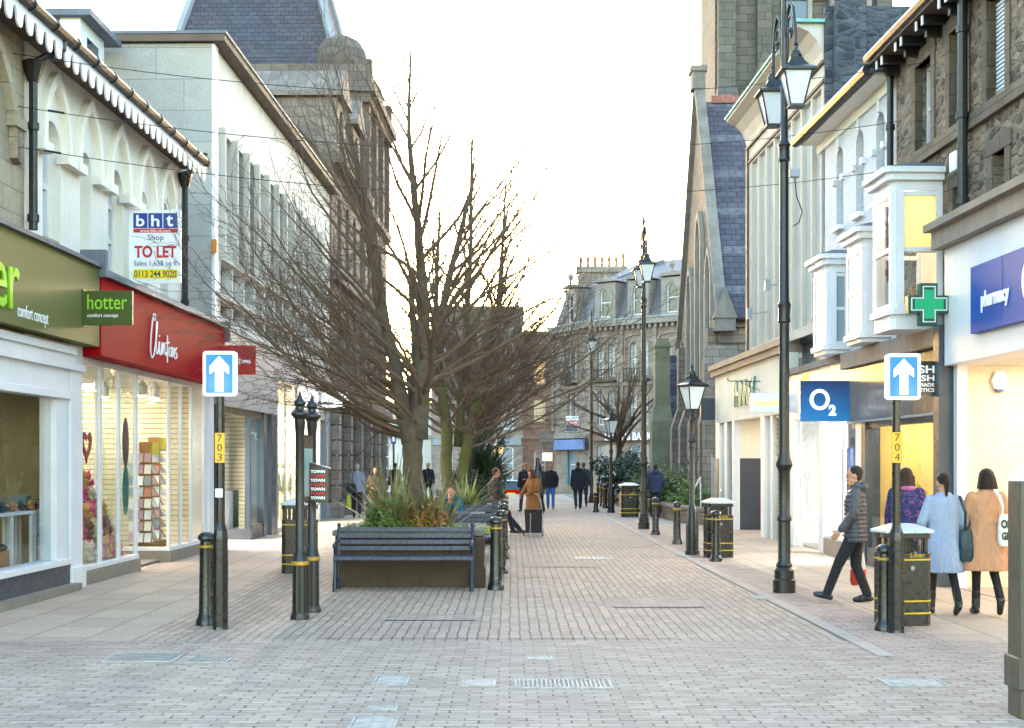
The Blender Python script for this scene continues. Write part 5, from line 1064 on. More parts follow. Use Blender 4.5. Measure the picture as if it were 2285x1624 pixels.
mb = MB(); mb.box(0, .85, 0, 1.2, ZZ(985, 88), ZZ(962, 88)); mb.frust(.0, .85, 0, 1.2, ZZ(985, 88), ZZ(986, 88), 0); mb.add([(.25, .3, ZZ(1008, 88)), (.8, .3, ZZ(1008, 88)), (.8, 1, ZZ(1008, 88)), (.25, 1, ZZ(1008, 88)), (0, 0, ZZ(985, 88)), (.85, 0, ZZ(985, 88)), (.85, 1.2, ZZ(985, 88)), (0, 1.2, ZZ(985, 88))], [(0, 1, 5, 4), (1, 2, 6, 5), (2, 3, 7, 6), (3, 0, 4, 7), (0, 3, 2, 1)]); mb.build('oriel_body', M['towerstone'], t)
t = thing('hanging_sign', 'small cream lit sign below the stone corner oriel', 'sign', (XX(1210, 88), 88, 0))
mb = MB(); mb.box(0, .6, 0, .1, ZZ(1028, 88), ZZ(1010, 88)); mb.build('sign_panel', emis('cream_sign_light', '#fff0c8', 1.1), t)
# far left buildings across the end street
def plainblock(x0, x1, Y, ztop, mat, label, wz, lit=(), depth=10, roofm=None):
    X0_, X1_ = XX(x0, Y), XX(x1, Y); W = X1_ - X0_; t = thing('terrace_building', label, 'building', (X0_, Y, 0)); ops = []
    for zi, (a, c) in enumerate(wz):
        n = max(1, int(W / 1.9))
        for i in range(n): u = W * (i + .5) / n; ops.append((u - .42, u + .42, a, c, 's'))
    mb = MB(); wallf(mb, 0, W, -1, ztop, 0, ops, .25); shell(mb, 0, W, -1, ztop, 0, depth); mb.build('wall', mat, t, fix=False)
    for i, o in enumerate(ops): window(t, o, .12, M['white'], M['litpane'] if i in lit else M['panelight'], .09, (1, 2))
    mb = MB(); mb.box(-.1, W + .1, -.3, depth, ztop, ztop + .2); mb.box(-.05, W + .05, -.15, 0, 3.4, 3.6); mb.build('cornice', M['oldstone'], t); return t, W
t, W = plainblock(800, 962, 100, ZZ(905, 100), M['whiteconc'], 'low pale building closing the left end of the street', [(.6, 2.6), (3.9, 5.2)])
t, W = plainblock(962, 1166, 99, ZZ(690, 99), M['buff'], 'tall brown terrace behind the crowns of the trees', [(.5, 2.8), (4, 6), (7, 8.8), (9.8, 11.4)])
mb = MB(); mb.box(.1, W - .1, -.12, -.02, 2.9, 3.4); mb.build('fascia', M['signblue'] if False else M['grey'], t)
t, W = plainblock(1166, 1242, 104, ZZ(745, 104), M['buff'], 'narrow brown building with two lit windows left of the buff stone corner', [(.4, 2.6), (4.6, 6.3), (7.4, 9.2)], lit=(2, 4))
# hill and distant skyline beyond
mb = MB(); mb.add([(-60, 200, 0), (60, 200, 0), (60, 230, 9), (-60, 230, 9), (60, 300, 9), (-60, 300, 9)], [(0, 1, 2, 3), (3, 2, 4, 5)]); tag(mb.build('hill', M['asphalt'], fix=False), kind='structure')
# overhead wires
for (y0, z0, y1, z1, lb) in ((17.4, 6.75, 21.2, 7.7, 'highest of the three thin wires spanning the street'), (17.45, 6.12, 22.3, 7.1, 'middle thin wire spanning the street'), (17.3, 5.6, 22.9, 6.45, 'lowest of the three thin wires spanning the street')):
    p0 = Vector((AL + KL * y0, y0, z0)); p1 = Vector((AR + KR * y1, y1, z1)); mb = MB()
    mb.tube([p0.lerp(p1, i / 24) - Vector((0, 0, .5 * (1 - (i / 12 - 1) ** 2))) for i in range(25)], .005, 4); mb.tube([p0.lerp(p1, .03) - Vector((0, 0, .05)), p0.lerp(p1, .045) - Vector((0, 0, .08))], .015, 6)
    tag(mb.build('overhead_wire', M['black']), lb, 'wire')
# ------------------------------------------------------------------ street furniture
def at(x, y): X, Y = G(x, y); return (X, Y, 0)
def make_bollard(h, label, group):
    t = thing('bollard', label, 'bollard', (0, 0, 0), 0, group)
    mb = MB(); mb.lathe([(.115, 0), (.115, .05), (.095, .09), (.085, .12), (.083, .13), (.074, h - .2), (.074, h - .17)], 0, 0, 20); smooth_by(mb.build('post', M['black'], t), 35)
    mb = MB(); mb.lathe([(.078, h - .17), (.086, h - .165), (.086, h - .145), (.078, h - .14)], 0, 0, 20); mb.build('gold_ring', M['gold'], t)
    mb = MB(); mb.lathe([(.07, h - .14), (.068, h - .1), (.095, h - .075), (.095, h - .055), (.085, h - .03), (.055, h - .008), (.02, h)], 0, 0, 20); smooth_by(mb.build('cap', M['black'], t), 35)
    return t
bl = [((1106, 1316), 1, 'nearest bollard of the row beside the planters'), ((1117, 1280), 1, 'second bollard of the row beside the planters'), ((1123, 1247), 1, 'third bollard of the row beside the planters'),
      ((1124, 1226), 1, 'fourth bollard of the row beside the planters'), ((1118, 1187), 1, 'bollard the leaning man rests against'), ((1122, 1153), 1, 'far bollard of the row beyond the leaning man'), ((1120, 1137), 1, 'farthest bollard of the planter row near the car'),
      ((823, 1233), 1, 'lone black bollard behind the left end of the first planter'), ((461, 1395), 1, 'black bollard standing just behind the left arrow sign post'),
      ((1975, 1407), .9, 'thin black bollard beside the right arrow sign post and bin'), ((1597, 1253), .9, 'bollard standing in front of the right hand bin by the short lamp'), ((1510, 1214), .9, 'bollard just left of the short lamp post'), ((1462, 1193), .9, 'bollard beside the base of the second tall lamp'),
      ((1329, 1143), .7, 'small low bollard at the kerb far down the street'), ((1334, 1126), .9, 'left bollard of the far cluster of three'), ((1342, 1130), .9, 'middle bollard of the far cluster of three'), ((1349, 1134), .9, 'right bollard of the far cluster of three'), ((1390, 1152), .9, 'bollard against the left side of the middle bin'), ((1307, 1113), .9, 'farthest bollard beside the third tall lamp')]
bp = {}
for (x, y), h, lb in bl:
    if h not in bp: bp[h] = o = make_bollard(h, lb, 'black bollards with gold rings')
    else: o = copy_tree(bp[h]); o['label'] = lb
    o.location = at(x, y); o.rotation_euler.z = x
def make_bin(label):
    t = thing('litter_bin', label, 'bin', (0, 0, 0), 0, 'black litter bins')
    oc = lambda s, c: [(-s + c, -s), (s - c, -s), (s, -s + c), (s, s - c), (s - c, s), (-s + c, s), (-s, s - c), (-s, -s + c)]
    mb = MB(); mb.prism(oc(.24, .06), .0, .78, 'z'); mb.prism(oc(.24, .06), .93, .99, 'z')
    for x, y in ((-.2, -.2), (.16, -.2), (.16, .16), (-.2, .16)): mb.box(x - .0, x + .04, y, y + .04, .78, .93)
    mb.prism(oc(.1, .02), .78, .93, 'z'); mb.build('body', M['black'], t, bevel=.006)
    mb = MB()
    for x in (-.12, -.07, .07, .12): mb.box(x - .008, x + .008, -.235, -.22, .78, .93); mb.box(-.235, -.22, x - .008, x + .008, .78, .93)
    mb.build('slot_bar', M['black'], t)
    mb = MB(); n = 8; a = oc(.275, .07); c = oc(.1, .02); mb.add([(x, y, .99) for x, y in a] + [(x, y, 1.02) for x, y in a] + [(x, y, 1.085) for x, y in c], [tuple(range(8))[::-1], tuple(range(16, 24))] + [(i, (i + 1) % n, n + (i + 1) % n, n + i) for i in range(8)] + [(8 + i, 8 + (i + 1) % n, 16 + (i + 1) % n, 16 + i) for i in range(8)])
    mb.build('lid', plain('pale_bin_lid', '#b9bec4', .35, .1, .1, 4, .01) if 'pale_bin_lid' not in bpy.data.materials else bpy.data.materials['pale_bin_lid'], t, bevel=.004)
    for z in (.13, .26, .7): mb = MB(); mb.prism(oc(.244, .06), z, z + .018, 'z'); mb.build('yellow_band', M['yellowtape'], t)
    mb = MB(); mb.lathe([(.025, 0), (.025, .01)], 0, 0, 14); mb.v = [(x, -.245 - z, .62 + y) for x, y, z in mb.v]; mb.build('lock', M['grey'], t)
    text('Litter', .16, .05, -.02, -.245, .735, M['yellowtape'], t, .003)
    return t
bn = make_bin('litter bin with a pale lid beside the right arrow sign and the walking women'); bn.location = at(2012, 1392); bn.rotation_euler.z = R(10)
for x, y, lb, rz, s in ((1602, 1243, 'litter bin with yellow bands right of the short lamp post', 4, 1.0), (1403, 1153, 'litter bin halfway down the right side behind a bollard', 3, 1.15), (669, 1277, 'litter bin behind the two map board posts on the left', 0, 1.08), (1347, 1115, 'farthest litter bin near the cluster of three bollards', 0, 1.2)):
    o = copy_tree(bn); o['label'] = lb; o.location = at(x, y); o.rotation_euler.z = R(rz); o.scale = (s, s, s if s < 1.1 else 1.0)
# lanterns
def lantern(parent, x, y, z, s=1.0, hang=True):
    """z = bottom of the glass; the lantern is a part of its post, panes are its sub-parts"""
    a, c, h = .088 * s, .18 * s, .42 * s
    mb = MB()
    for sx, sy in ((1, 1), (1, -1), (-1, 1), (-1, -1)): mb.tube([(x + sx * a, y + sy * a, z), (x + sx * c, y + sy * c, z + h)], .012 * s, 5)
    mb.box(x - a - .015, x + a + .015, y - a - .015, y + a + .015, z - .03 * s, z); 
    e = c + .045 * s
    ring = lambda r, zz: [(x - r, y - r, zz), (x + r, y - r, zz), (x + r, y + r, zz), (x - r, y + r, zz)]
    rs = [(c, h - .01), (e, h), (e, h + .03 * s), (c * .8, h + .075 * s), (c * .52, h + .14 * s), (c * .42, h + .19 * s), (.05 * s, h + .2 * s)]
    vs = []; 
    for r, hh in rs: vs += ring(r, z + hh)
    mb.add(vs, [(i * 4 + k, i * 4 + (k + 1) % 4, (i + 1) * 4 + (k + 1) % 4, (i + 1) * 4 + k) for i in range(len(rs) - 1) for k in range(4)] + [(0, 3, 2, 1), tuple((len(rs) - 1) * 4 + k for k in range(4))])
    mb.lathe([(.075 * s, z + h + .19 * s), (.08 * s, z + h + .23 * s), (.06 * s, z + h + .28 * s), (.025 * s, z + h + .3 * s), (.022 * s, z + h + .35 * s), (.035 * s, z + h + .37 * s), (.015 * s, z + h + .42 * s)], x, y, 12)
    f = mb.build('lantern', M['blackiron'], parent)
    mb = MB(); g = .006; mb.add([(x + sx * (a - g), y + sy * (a - g), z + .002) for sx, sy in ((-1, -1), (1, -1), (1, 1), (-1, 1))] + [(x + sx * (c - g), y + sy * (c - g), z + h - .012) for sx, sy in ((-1, -1), (1, -1), (1, 1), (-1, 1))], [(0, 3, 2, 1), (4, 5, 6, 7), (0, 1, 5, 4), (1, 2, 6, 5), (2, 3, 7, 6), (3, 0, 4, 7)]); mb.build('lantern_glass', M['lantern'], f)
    return f
def tall_lamp(label, x, y, ang, s=1):
    t = thing('street_lamp', label, 'street lamp', at(x, y), 0, 'tall twin lantern street lamps')
    mb = MB(); mb.lathe([(.15, 0), (.15, .17), (.13, .19), (.13, .3), (.1, .34), (.11, .37), (.085, .42), (.082, .95), (.1, .97), (.1, 1.0), (.078, 1.04), (.076, 1.62), (.09, 1.66), (.11, 1.7), (.11, 1.73), (.08, 1.8), (.07, 1.9), (.066, 3.6), (.085, 3.62), (.075, 3.7), (.085, 3.82), (.09, 3.85), (.064, 3.9), (.058, 5.75), (.08, 5.78), (.07, 5.84), (.07, 5.95), (.085, 5.98), (.05, 6.05), (.045, 7.0), (.03, 7.9), (.045, 8.0), (.015, 8.2)], 0, 0, 16); smooth_by(mb.build('post', M['blackiron'], t), 35)
    ca, sa = math.cos(ang), math.sin(ang); mb = MB()
    for sg in (-1, 1):
        q = lambda d, z: (sg * d * ca, sg * d * sa, z)
        mb.tube([q(.03, 6.35), q(.05, 6.9), q(.08, 7.4), q(.17, 7.68), q(.3, 7.8), q(.43, 7.7), q(.52, 7.4), q(.55, 7.05), q(.55, 6.8)], .022, 8)
        mb.tube([q(.04, 6.9), q(.16, 7.15), q(.2, 7.35), q(.17, 7.5)] + [q(.3 + .12 * math.cos(math.pi * (1 - i / 5)), 7.5 + .12 * math.sin(math.pi * (1 + i / -5) * -1 + math.pi) * 1.0) for i in range(6)] + [q(.4, 7.38), q(.32, 7.33), q(.3, 7.42)], .014, 6)
        mb.ball(q(.32, 7.43), .035, 8, 6)
        mb.lathe([(.03, 6.78), (.05, 6.81), (.03, 6.85)], sg * .55 * ca, sg * .55 * sa, 10)
    mb.build('scroll_arm', M['blackiron'], t)
    for sg in (-1, 1): lantern(t, sg * .55 * ca, sg * .55 * sa, 6.38, 1.0)
    return t
tall_lamp('nearest tall lamp post with two lanterns and scrolled arms on the right', 1749, 1322, R(-85))
tall_lamp('second tall twin lantern lamp in front of the church gable', 1436, 1180, R(-87))
tall_lamp('third and farthest tall twin lantern lamp near the buff building', 1319, 1122, R(-87))
t = thing('camera_box', 'small grey box with a dangling cable on the nearest tall lamp post', 'device', (at(1749, 1322)[0], at(1749, 1322)[1], 0))
mb = MB(); mb.box(.07, .2, -.05, .05, 5.55, 5.66); mb.build('case', M['grey'], t, bevel=.01); mb = MB(); mb.tube([(.14, 0, 5.55), (.16, -.02, 5.3), (.24, 0, 5.1), (.2, 0, 4.95), (.12, 0, 4.9)], .008, 5); mb.build('cable', M['blackiron'], t)
def short_lamp(label, x, y):
    t = thing('street_lamp', label, 'street lamp', at(x, y), 0, 'short single lantern lamps')
    mb = MB(); mb.lathe([(.14, 0), (.14, .08), (.12, .1), (.125, .55), (.1, .75), (.1, .85), (.07, .9), (.055, .96), (.05, 2.0), (.065, 2.02), (.06, 2.1), (.08, 2.13), (.05, 2.18), (.045, 2.45), (.06, 2.5), (.035, 2.55), (.03, 2.72)], 0, 0, 12); smooth_by(mb.build('post', M['blackiron'], t), 35)
    mb = MB(); mb.tube([(-.2, 0, 1.95), (-.08, 0, 1.72), (0, 0, 1.7), (.08, 0, 1.72), (.2, 0, 1.95)], .012, 6); mb.build('ladder_bar', M['blackiron'], t); mb = MB()
    for k in range(4): a = math.pi / 4 + math.pi / 2 * k; mb.tube([(0, 0, 2.5), (.11 * math.cos(a), .11 * math.sin(a), 2.62), (.1 * math.cos(a), .1 * math.sin(a), 2.74)], .01, 5)
    mb.build('cradle', M['blackiron'], t)
    lantern(t, 0, 0, 2.74, 1.0); t.rotation_euler.z = R(24); return t
short_lamp('short lamp post with one tapered lantern beside the cream shop', 1544, 1238); short_lamp('smaller looking short lamp post between the two far tall lamps', 1363, 1144)
t = thing('street_lamp', 'glowing round globe lamp beyond the trees', 'street lamp', (XX(1111, 62), 62, 0)); z = ZZ(1001, 62)
mb = MB(); mb.lathe([(.09, 0), (.05, .6), (.04, z - .3), (.08, z - .22)], 0, 0, 10); mb.build('post', M['blackiron'], t); mb = MB(); mb.ball((0, 0, z), .23, 16, 10); mb.build('globe', emis('warm_globe', '#ffc27a', 1.7), t, smooth=True)
# arrow signs
def arrow_sign(label, x, y, num, zt, zb, wd, dark=False, rz=0, sx_=0):
    X, Y, _ = at(x, y); t = thing('arrow_sign', label, 'sign', (X, Y, 0), R(rz))
    mb = MB(); mb.lathe([(.085, 0), (.08, .03), (.078, .95), (.07, 1.03), (.045, 1.1), (.042, zb + .02)], 0, 0, 8); mb.build('post', M['black'], t)
    mb = MB(); n = 6; w_ = wd / 2; r = .035; P2 = []
    for cx_, cz, a0 in ((w_ - r, zb + r, -90), (w_ - r, zt - r, 0), (-w_ + r, zt - r, 90), (-w_ + r, zb + r, 180)):
        for i in range(n + 1): a = R(a0 + 90 * i / n); P2.append((cx_ + r * math.cos(a), cz + r * math.sin(a)))
    mb.prism([(p[0] + sx_, p[1]) for p in P2], -.075, .045, 'y'); mb.build('sign_box', emis('lit_sign_rim', '#e8f2ff', .35), t, bevel=.006)
    m = w_ - .035; mb = MB(); mb.box(-m + sx_, m + sx_, -.08, -.0755, zb + .035, zt - .035)
    mt, N, L, B = newmat('lit_blue_panel'); tc = N.new('ShaderNodeTexCoord'); gr = N.new('ShaderNodeTexGradient'); gr.gradient_type = 'SPHERICAL'; mp = N.new('ShaderNodeMapping'); mp.inputs['Scale'].default_value = (5, 5, 5); mp.inputs['Location'].default_value = (0 if num == '703' else -.45, .0, -5 * (zb + .13 if num == '703' else zb + .06)); L.new(tc.outputs['Object'], mp.inputs[0]); L.new(mp.outputs[0], gr.inputs[0])
    L.new(mixc(N, L, gr.outputs[1], lin('#1d72c0'), lin('#9fd4ff')), B.inputs['Emission Color']); B.inputs['Base Color'].default_value = lin('#1660b0'); B.inputs['Emission Strength'].default_value = .75 * 2 ** -EX; mb.build('blue_panel', mt, t)
    H = zt - zb; zc = zb + .05; q = wd / .345
    A = [(-.042 * q, zc), (.042 * q, zc), (.042 * q, zc + H * .47), (.1 * q, zc + H * .38), (.1 * q, zc + H * .55), (0, zc + H * .78), (-.1 * q, zc + H * .55), (-.1 * q, zc + H * .38), (-.042 * q, zc + H * .47)]
    A = [(p[0] + sx_, p[1]) for p in A]; mb = MB(); mb.prism([A[0], A[1], A[2], A[8]], -.085, -.0805, 'y'); mb.prism([A[2], A[3], A[4], A[5], A[6], A[7], A[8]], -.0853, -.0805, 'y'); mb.build('arrow', emis('lit_white_arrow', '#ffffff', 1.3), t)
    z1 = 2.05; mb = MB(); mb.box(-.05, .05, -.052, -.044, z1 - .31, z1); mb.build('number_tag', M['yellowtape'] if False else plain('amber_tag', '#e0a312', .5, 0, .03, 3, 0), t)
    for i, ch in enumerate(num): text(ch, .05, .075, -.025, -.053, z1 - .09 - i * .1, M['black'], t, .003)
    return t
arrow_sign('backlit blue arrow sign numbered 703 on the left post', 492, 1404, '703', 2.9, 2.43, .345, rz=2)
arrow_sign('backlit blue arrow sign numbered 704 beside the bin on the right', 1999, 1412, '704', 2.85, 2.38, .345, rz=-4, sx_=.06)
t = thing('post_sticker', 'small white sticker on the left arrow sign post', 'sticker', (at(492, 1404)[0], at(492, 1404)[1], 0)); mb = MB(); mb.box(-.045, .03, -.05, -.044, 1.38, 1.47); mb.build('sticker', M['signwhite'], t)
# map board on two posts
pa, pb = at(669, 1382), at(696, 1366)
t = thing('map_board', 'map board between two black fluted posts with spiked finials', 'map board', pa); dx, dy = pb[0] - pa[0], pb[1] - pa[1]
for (ox, oy) in ((0, 0), (dx, dy)):
    mb = MB(); mb.lathe([(.105, 0), (.105, .04), (.09, .08)], ox, oy, 20); mb.lathe([(.085, .08), (.08, .6)], ox, oy, 24, flute=.1); mb.lathe([(.085, .6), (.095, .63), (.07, .72), (.05, .76), (.048, 2.1), (.055, 2.12), (.06, 2.22), (.1, 2.27), (.1, 2.29), (.05, 2.33), (.045, 2.36), (.065, 2.39), (.065, 2.41), (.03, 2.45), (.004, 2.54)], ox, oy, 16); smooth_by(mb.build('post', M['blackiron'], t), 30)
    mb = MB(); mb.lathe([(.088, .6), (.1, .61), (.1, .64), (.088, .65)], ox, oy, 20); mb.build('gold_ring', M['gold'], t)
mb = MB(); d = Vector((dx, dy, 0)); n = Vector((-dy, dx, 0)).normalized() * .02
def slab(mb, f0, f1, z0, z1, th):
    a = d * f0; c = d * f1; nn = n * th; mb.add([(a - nn)[:2] + (z0,), (c - nn)[:2] + (z0,), (c + nn)[:2] + (z0,), (a + nn)[:2] + (z0,), (a - nn)[:2] + (z1,), (c - nn)[:2] + (z1,), (c + nn)[:2] + (z1,), (a + nn)[:2] + (z1,)], [(0, 3, 2, 1), (4, 5, 6, 7), (0, 1, 5, 4), (1, 2, 6, 5), (2, 3, 7, 6), (3, 0, 4, 7)])
slab(mb, .08, .92, 1.3, 2.05, 1.0); mb.build('board', plain('brown_board', '#5b4634', .6, 0, .1, 3, .02), t)
mb = MB(); slab(mb, .14, .86, 1.36, 1.9, 1.25); mb.build('map_panel', plain('pale_teal_map', '#8fb0aa', .3, 0, .2, 5, 0), t)
t = thing('leaflet_box', 'black sloping topped box lettered TOWN MAPS in white and red on the map board post', 'leaflet box', (XX(680, 16.2), 16.2, 0)); W_ = 53 * 16.2 / 3170
mb = MB(); mb.prism([(0, 1.28), (W_, 1.28), (W_, 1.67), (0, 1.75)], 0, .22, 'y'); mb.build('box', M['black'], t); mb = MB(); mb.add([(-.01, -.02, 1.762), (W_ + .01, -.02, 1.677), (W_ + .01, .24, 1.677), (-.01, .24, 1.762)], [(0, 1, 2, 3)]); mb.box(-.0, .0, 0, .0, 0, 0) if False else None; mb.build('lid', M['grey'], t, fix=False)
z = 1.62
for i in range(7): text('TOWN' if i % 2 == 0 else 'MAPS', .165, .036, .065, -.002, z, M['letterwhite'] if i % 2 == 0 else M['letterred'], t, .003, bold=.04); z -= .05
mb = MB(); mb.box(.03, .05, -.01, 0, 1.48, 1.5); mb.build('knob', M['grey'], t)
# benches
M['benchslat'] = plain('blue_black_bench_slats', '#363f52', .3, 0, .2, 5, .04)
M['benchiron'] = plain('navy_bench_iron', '#1e2a3e', .35, .1, .2, 6, .03)
def make_bench(w_, label):
    """front towards -y (the viewer)"""
    t = thing('park_bench', label, 'bench', (0, 0, 0), 0, 'dark slatted benches')
    for x in (-w_ / 2, w_ / 2):
        mb = MB(); r = .02
        mb.tube([(x, -.02, 0), (x, .0, .2), (x, .02, .42), (x, .03, .46)], [.03, .022, .022, .024], 8); mb.tube([(x, .42, 0), (x, .40, .25), (x, .42, .45), (x, .47, .7), (x, .5, .86)], [.03, .022, .022, .022, .024], 8)
        mb.tube([(x, .0, .42), (x, .42, .42)], .02, 8); mb.tube([(x, .46, .66), (x, .25, .67), (x, .05, .65), (x, -.01, .6), (x, .02, .55), (x, .05, .5), (x, .03, .44)], .018, 8); mb.ball((x, .5, .88), .03, 10, 6); mb.ball((x, -.0, .62), .034, 10, 6)
        mb.tube([(x, -.0, .1), (x, .2, .17), (x, .41, .1)], .013, 6); smooth_by(mb.build('leg', M['benchiron'], t), 40)
    mb = MB()
    for i in range(4): z = .53 + i * .085; y = .445 + i * .02; mb.box(-w_ / 2 - .02, w_ / 2 + .02, y - .02, y + .005, z, z + .062)
    mb.build('backrest', M['benchslat'], t, bevel=.006)
    mb = MB()
    for i in range(6): y = -.01 + i * .075; mb.box(-w_ / 2 - .02, w_ / 2 + .02, y, y + .06, .44 - (.004 if i else 0), .47)
    mb.box(-w_ / 2 - .02, w_ / 2 + .02, -.035, -.012, .425, .47); mb.build('seat', M['benchslat'], t, bevel=.006)
    return t
bench = make_bench(1.84, 'nearest dark slatted bench in front of the first planter'); bench.location = (XX(899, 19.1), 19.1, 0)
for x, Y, w_, lb in ((990, 24.2, 1, 'second bench showing its slats just behind the first planter'), (1010, 29.2, 1, 'third bench where the man in the teal hoodie sits'), (1036, 33.5, 1, 'fourth bench beside the leaning man'), (1040, 43.5, 1, 'farthest bench past the leaning man')):
    o = copy_tree(bench); o['label'] = lb; o.location = (XX(x, Y), Y, 0)
# planters
M['planter'] = plain('brown_planter_stone', '#4a3c30', .85, 0, .2, 2.5, .15, streak=.3)
M['soil'] = plain('dark_soil', '#2e241a', .95, 0, .3, 8, .3)
def planter(x0, x1, y0, y1, h, label):
    t = thing('planter', label, 'planter', ((x0 + x1) / 2, y0, 0)); w_ = (x1 - x0) / 2; d = y1 - y0
    mb = MB(); mb.box(-w_, w_, 0, .18, 0, h - .08); mb.box(-w_, w_, d - .18, d, 0, h - .08); mb.box(-w_, -w_ + .18, .18, d - .18, 0, h - .08); mb.box(w_ - .18, w_, .18, d - .18, 0, h - .08); mb.build('wall', M['planter'], t)
    mb = MB(); mb.box(-w_ - .04, w_ + .04, -.04, .22, h - .08, h); mb.box(-w_ - .04, w_ + .04, d - .22, d + .04, h - .08, h); mb.box(-w_ - .04, -w_ + .22, .22, d - .22, h - .08, h); mb.box(w_ - .22, w_ + .04, .22, d - .22, h - .08, h); mb.build('coping', M['coping'], t, bevel=.012)
    mb = MB(); mb.box(w_ - .12, w_ + .05, -.06, .22, 0, h - .09); mb.box(w_ - .14, w_ + .07, -.08, .24, 0, .28); mb.build('corner_pier', M['planter'], t, bevel=.02)
    mb = MB(); mb.box(-w_ + .18, w_ - .18, .18, d - .18, h - .3, h - .1); mb.build('soil', M['soil'], t); return t
planter(XX(748, 19.75), XX(1072, 19.75), 19.75, 22.1, .8, 'first stone planter holding the nearest bare tree')
planter(-2.2, -.55, 24.95, 27.0, .8, 'second stone planter with low green planting')
planter(-2.2, -.5, 30.0, 32.6, .8, 'third stone planter holding the mossy forked tree')
planter(-2.2, -.6, 44.3, 47.5, .8, 'farthest stone planter with dark palm like leaves')
# plants
def leafmat(n, a, b_):
    m, N, L, B = newmat(n); tc = N.new('ShaderNodeTexCoord'); L.new(ramp(N, L, noi(N, L, tc.outputs['Object'], 5, 4), .3, .7, lin(a), lin(b_)), B.inputs['Base Color']); B.inputs['Roughness'].default_value = .55; return m
M['leaf'] = leafmat('shrub_leaf', '#2c3a14', '#6d8238'); M['spike'] = leafmat('flax_blade', '#4f5230', '#a39a6c'); M['rust'] = leafmat('bronze_fern', '#7a4a24', '#b88a52'); M['darkleaf'] = leafmat('dark_evergreen', '#141d12', '#33452a'); M['pale'] = leafmat('pale_grass', '#7e8a4a', '#b3b06a')
def spikes(name, label, X, Y, z, n, l0, l1, mat, seed, wide=.035, droop=.5, spread=1.0):
    rnd = random.Random(seed); t = thing(name, label, 'plant', (X, Y, z)); mb = MB()
    for i in range(n):
        a = rnd.uniform(0, 6.283); el = rnd.uniform(.5, 1.45) if spread > .5 else rnd.uniform(1, 1.5); l = rnd.uniform(l0, l1); p = Vector((rnd.gauss(0, .07), rnd.gauss(0, .07), 0)); v = Vector((math.cos(a) * math.cos(el), math.sin(a) * math.cos(el), math.sin(el))); s = Vector((-math.sin(a), math.cos(a), 0)); pts = []; m = 5
        for k in range(m + 1): pts.append(p.copy()); p = p + v * l / m; v = (v + Vector((0, 0, -droop * (k + 1) / m * rnd.uniform(.1, .6)))).normalized()
        vs = []
        for k, q in enumerate(pts): w_ = wide * (1 - (k / m) ** 2) * (.6 + .4 * math.sin(math.pi * min(1, k / m + .25))) + .001; vs += [q - s * w_, q + s * w_]
        mb.add(vs, [(2 * k, 2 * k + 1, 2 * k + 3, 2 * k + 2) for k in range(m)])
    mb.build('blades', mat, t, fix=False); return t
def shrub(name, label, X, Y, z, rx, ry, rz_, n, mat, seed, s=.03, stems=8, cat='shrub'):
    rnd = random.Random(seed); t = thing(name, label, cat, (X, Y, z)); mb = MB(); cl = [(Vector((rnd.gauss(0, .45) * rx, rnd.gauss(0, .45) * ry, abs(rnd.gauss(.45, .3)) * rz_)), rnd.uniform(.12, .3) * min(rx, rz_ * 1.4) + .03) for _ in range(max(6, n // 60))]
    for i in range(n):
        c, r = rnd.choice(cl); p = c + Vector((rnd.gauss(0, 1), rnd.gauss(0, 1), rnd.gauss(0, 1))) * r * .6
        if p.z < 0: p.z = -p.z * .4
        a = Vector((rnd.gauss(0, 1), rnd.gauss(0, 1), rnd.gauss(0, .7))).normalized(); b_ = a.orthogonal().normalized() * s * .4 * rnd.uniform(.6, 1.2); a = a * s * rnd.uniform(.6, 1.4); mb.add([p - a, p + b_, p + a, p - b_], [(0, 1, 2, 3)])
    mb.build('leaves', mat, t, fix=False); mb = MB()
    for i in range(stems): c, r = cl[i % len(cl)]; mb.tube([(c.x * .2, c.y * .2, 0), (c.x * .6, c.y * .6, c.z * .5), c], [.012, .008, .003], 4)
    mb.build('stems', M['twig'], t, fix=False); return t
T1 = (XX(922, 20.9), 20.9)
spikes('flax_plant', 'tall spiky flax fan left of the nearest tree trunk', T1[0] - .25, 20.45, .68, 85, .75, 1.35, M['spike'], 1)
spikes('flax_plant', 'spiky flax fan right of the nearest tree trunk', T1[0] + .32, 20.45, .68, 70, .6, 1.15, M['spike'], 2)
spikes('flax_plant', 'bronze tipped grasses in front of the nearest tree trunk', T1[0] + .1, 20.25, .68, 70, .3, .7, M['rust'], 3, .02)
shrub('shrub', 'bright green leafy shrub left in the first planter', T1[0] - .42, 20.2, .7, .34, .3, .36, 1500, M['leaf'], 4, .035)
shrub('shrub', 'rusty brown fern clump beside the trunk in the first planter', T1[0] + .28, 20.15, .7, .2, .15, .3, 700, M['rust'], 5, .035)
shrub('ground_cover', 'low pale trailing greenery along the right side of the first planter', T1[0] + .75, 20.5, .7, .45, .6, .1, 1300, M['pale'], 6, .03)
shrub('ground_cover', 'low green trailing plants along the front edge of the first planter', T1[0] - .1, 20.1, .7, .8, .25, .16, 1800, M['leaf'], 7, .03)
shrub('shrub', 'low green shrub in the second planter behind the second bench', -1.5, 26, .7, .45, .5, .2, 900, M['leaf'], 8, .04)
spikes('flax_plant', 'arching flax at the foot of the mossy tree', XX(1040, 30.8), 30.8, .68, 60, .5, 1.1, M['pale'], 9)
shrub('shrub', 'dense dark shrub beside the mossy tree', XX(1055, 31.8), 31.8, .7, .5, .4, .8, 2000, M['darkleaf'], 10, .05)
spikes('palm_plant', 'dark palm like plant with drooping fronds behind the leaning man', XX(1085, 45), 45.5, .9, 120, 1.2, 2.3, M['darkleaf'], 11, .07, .9)
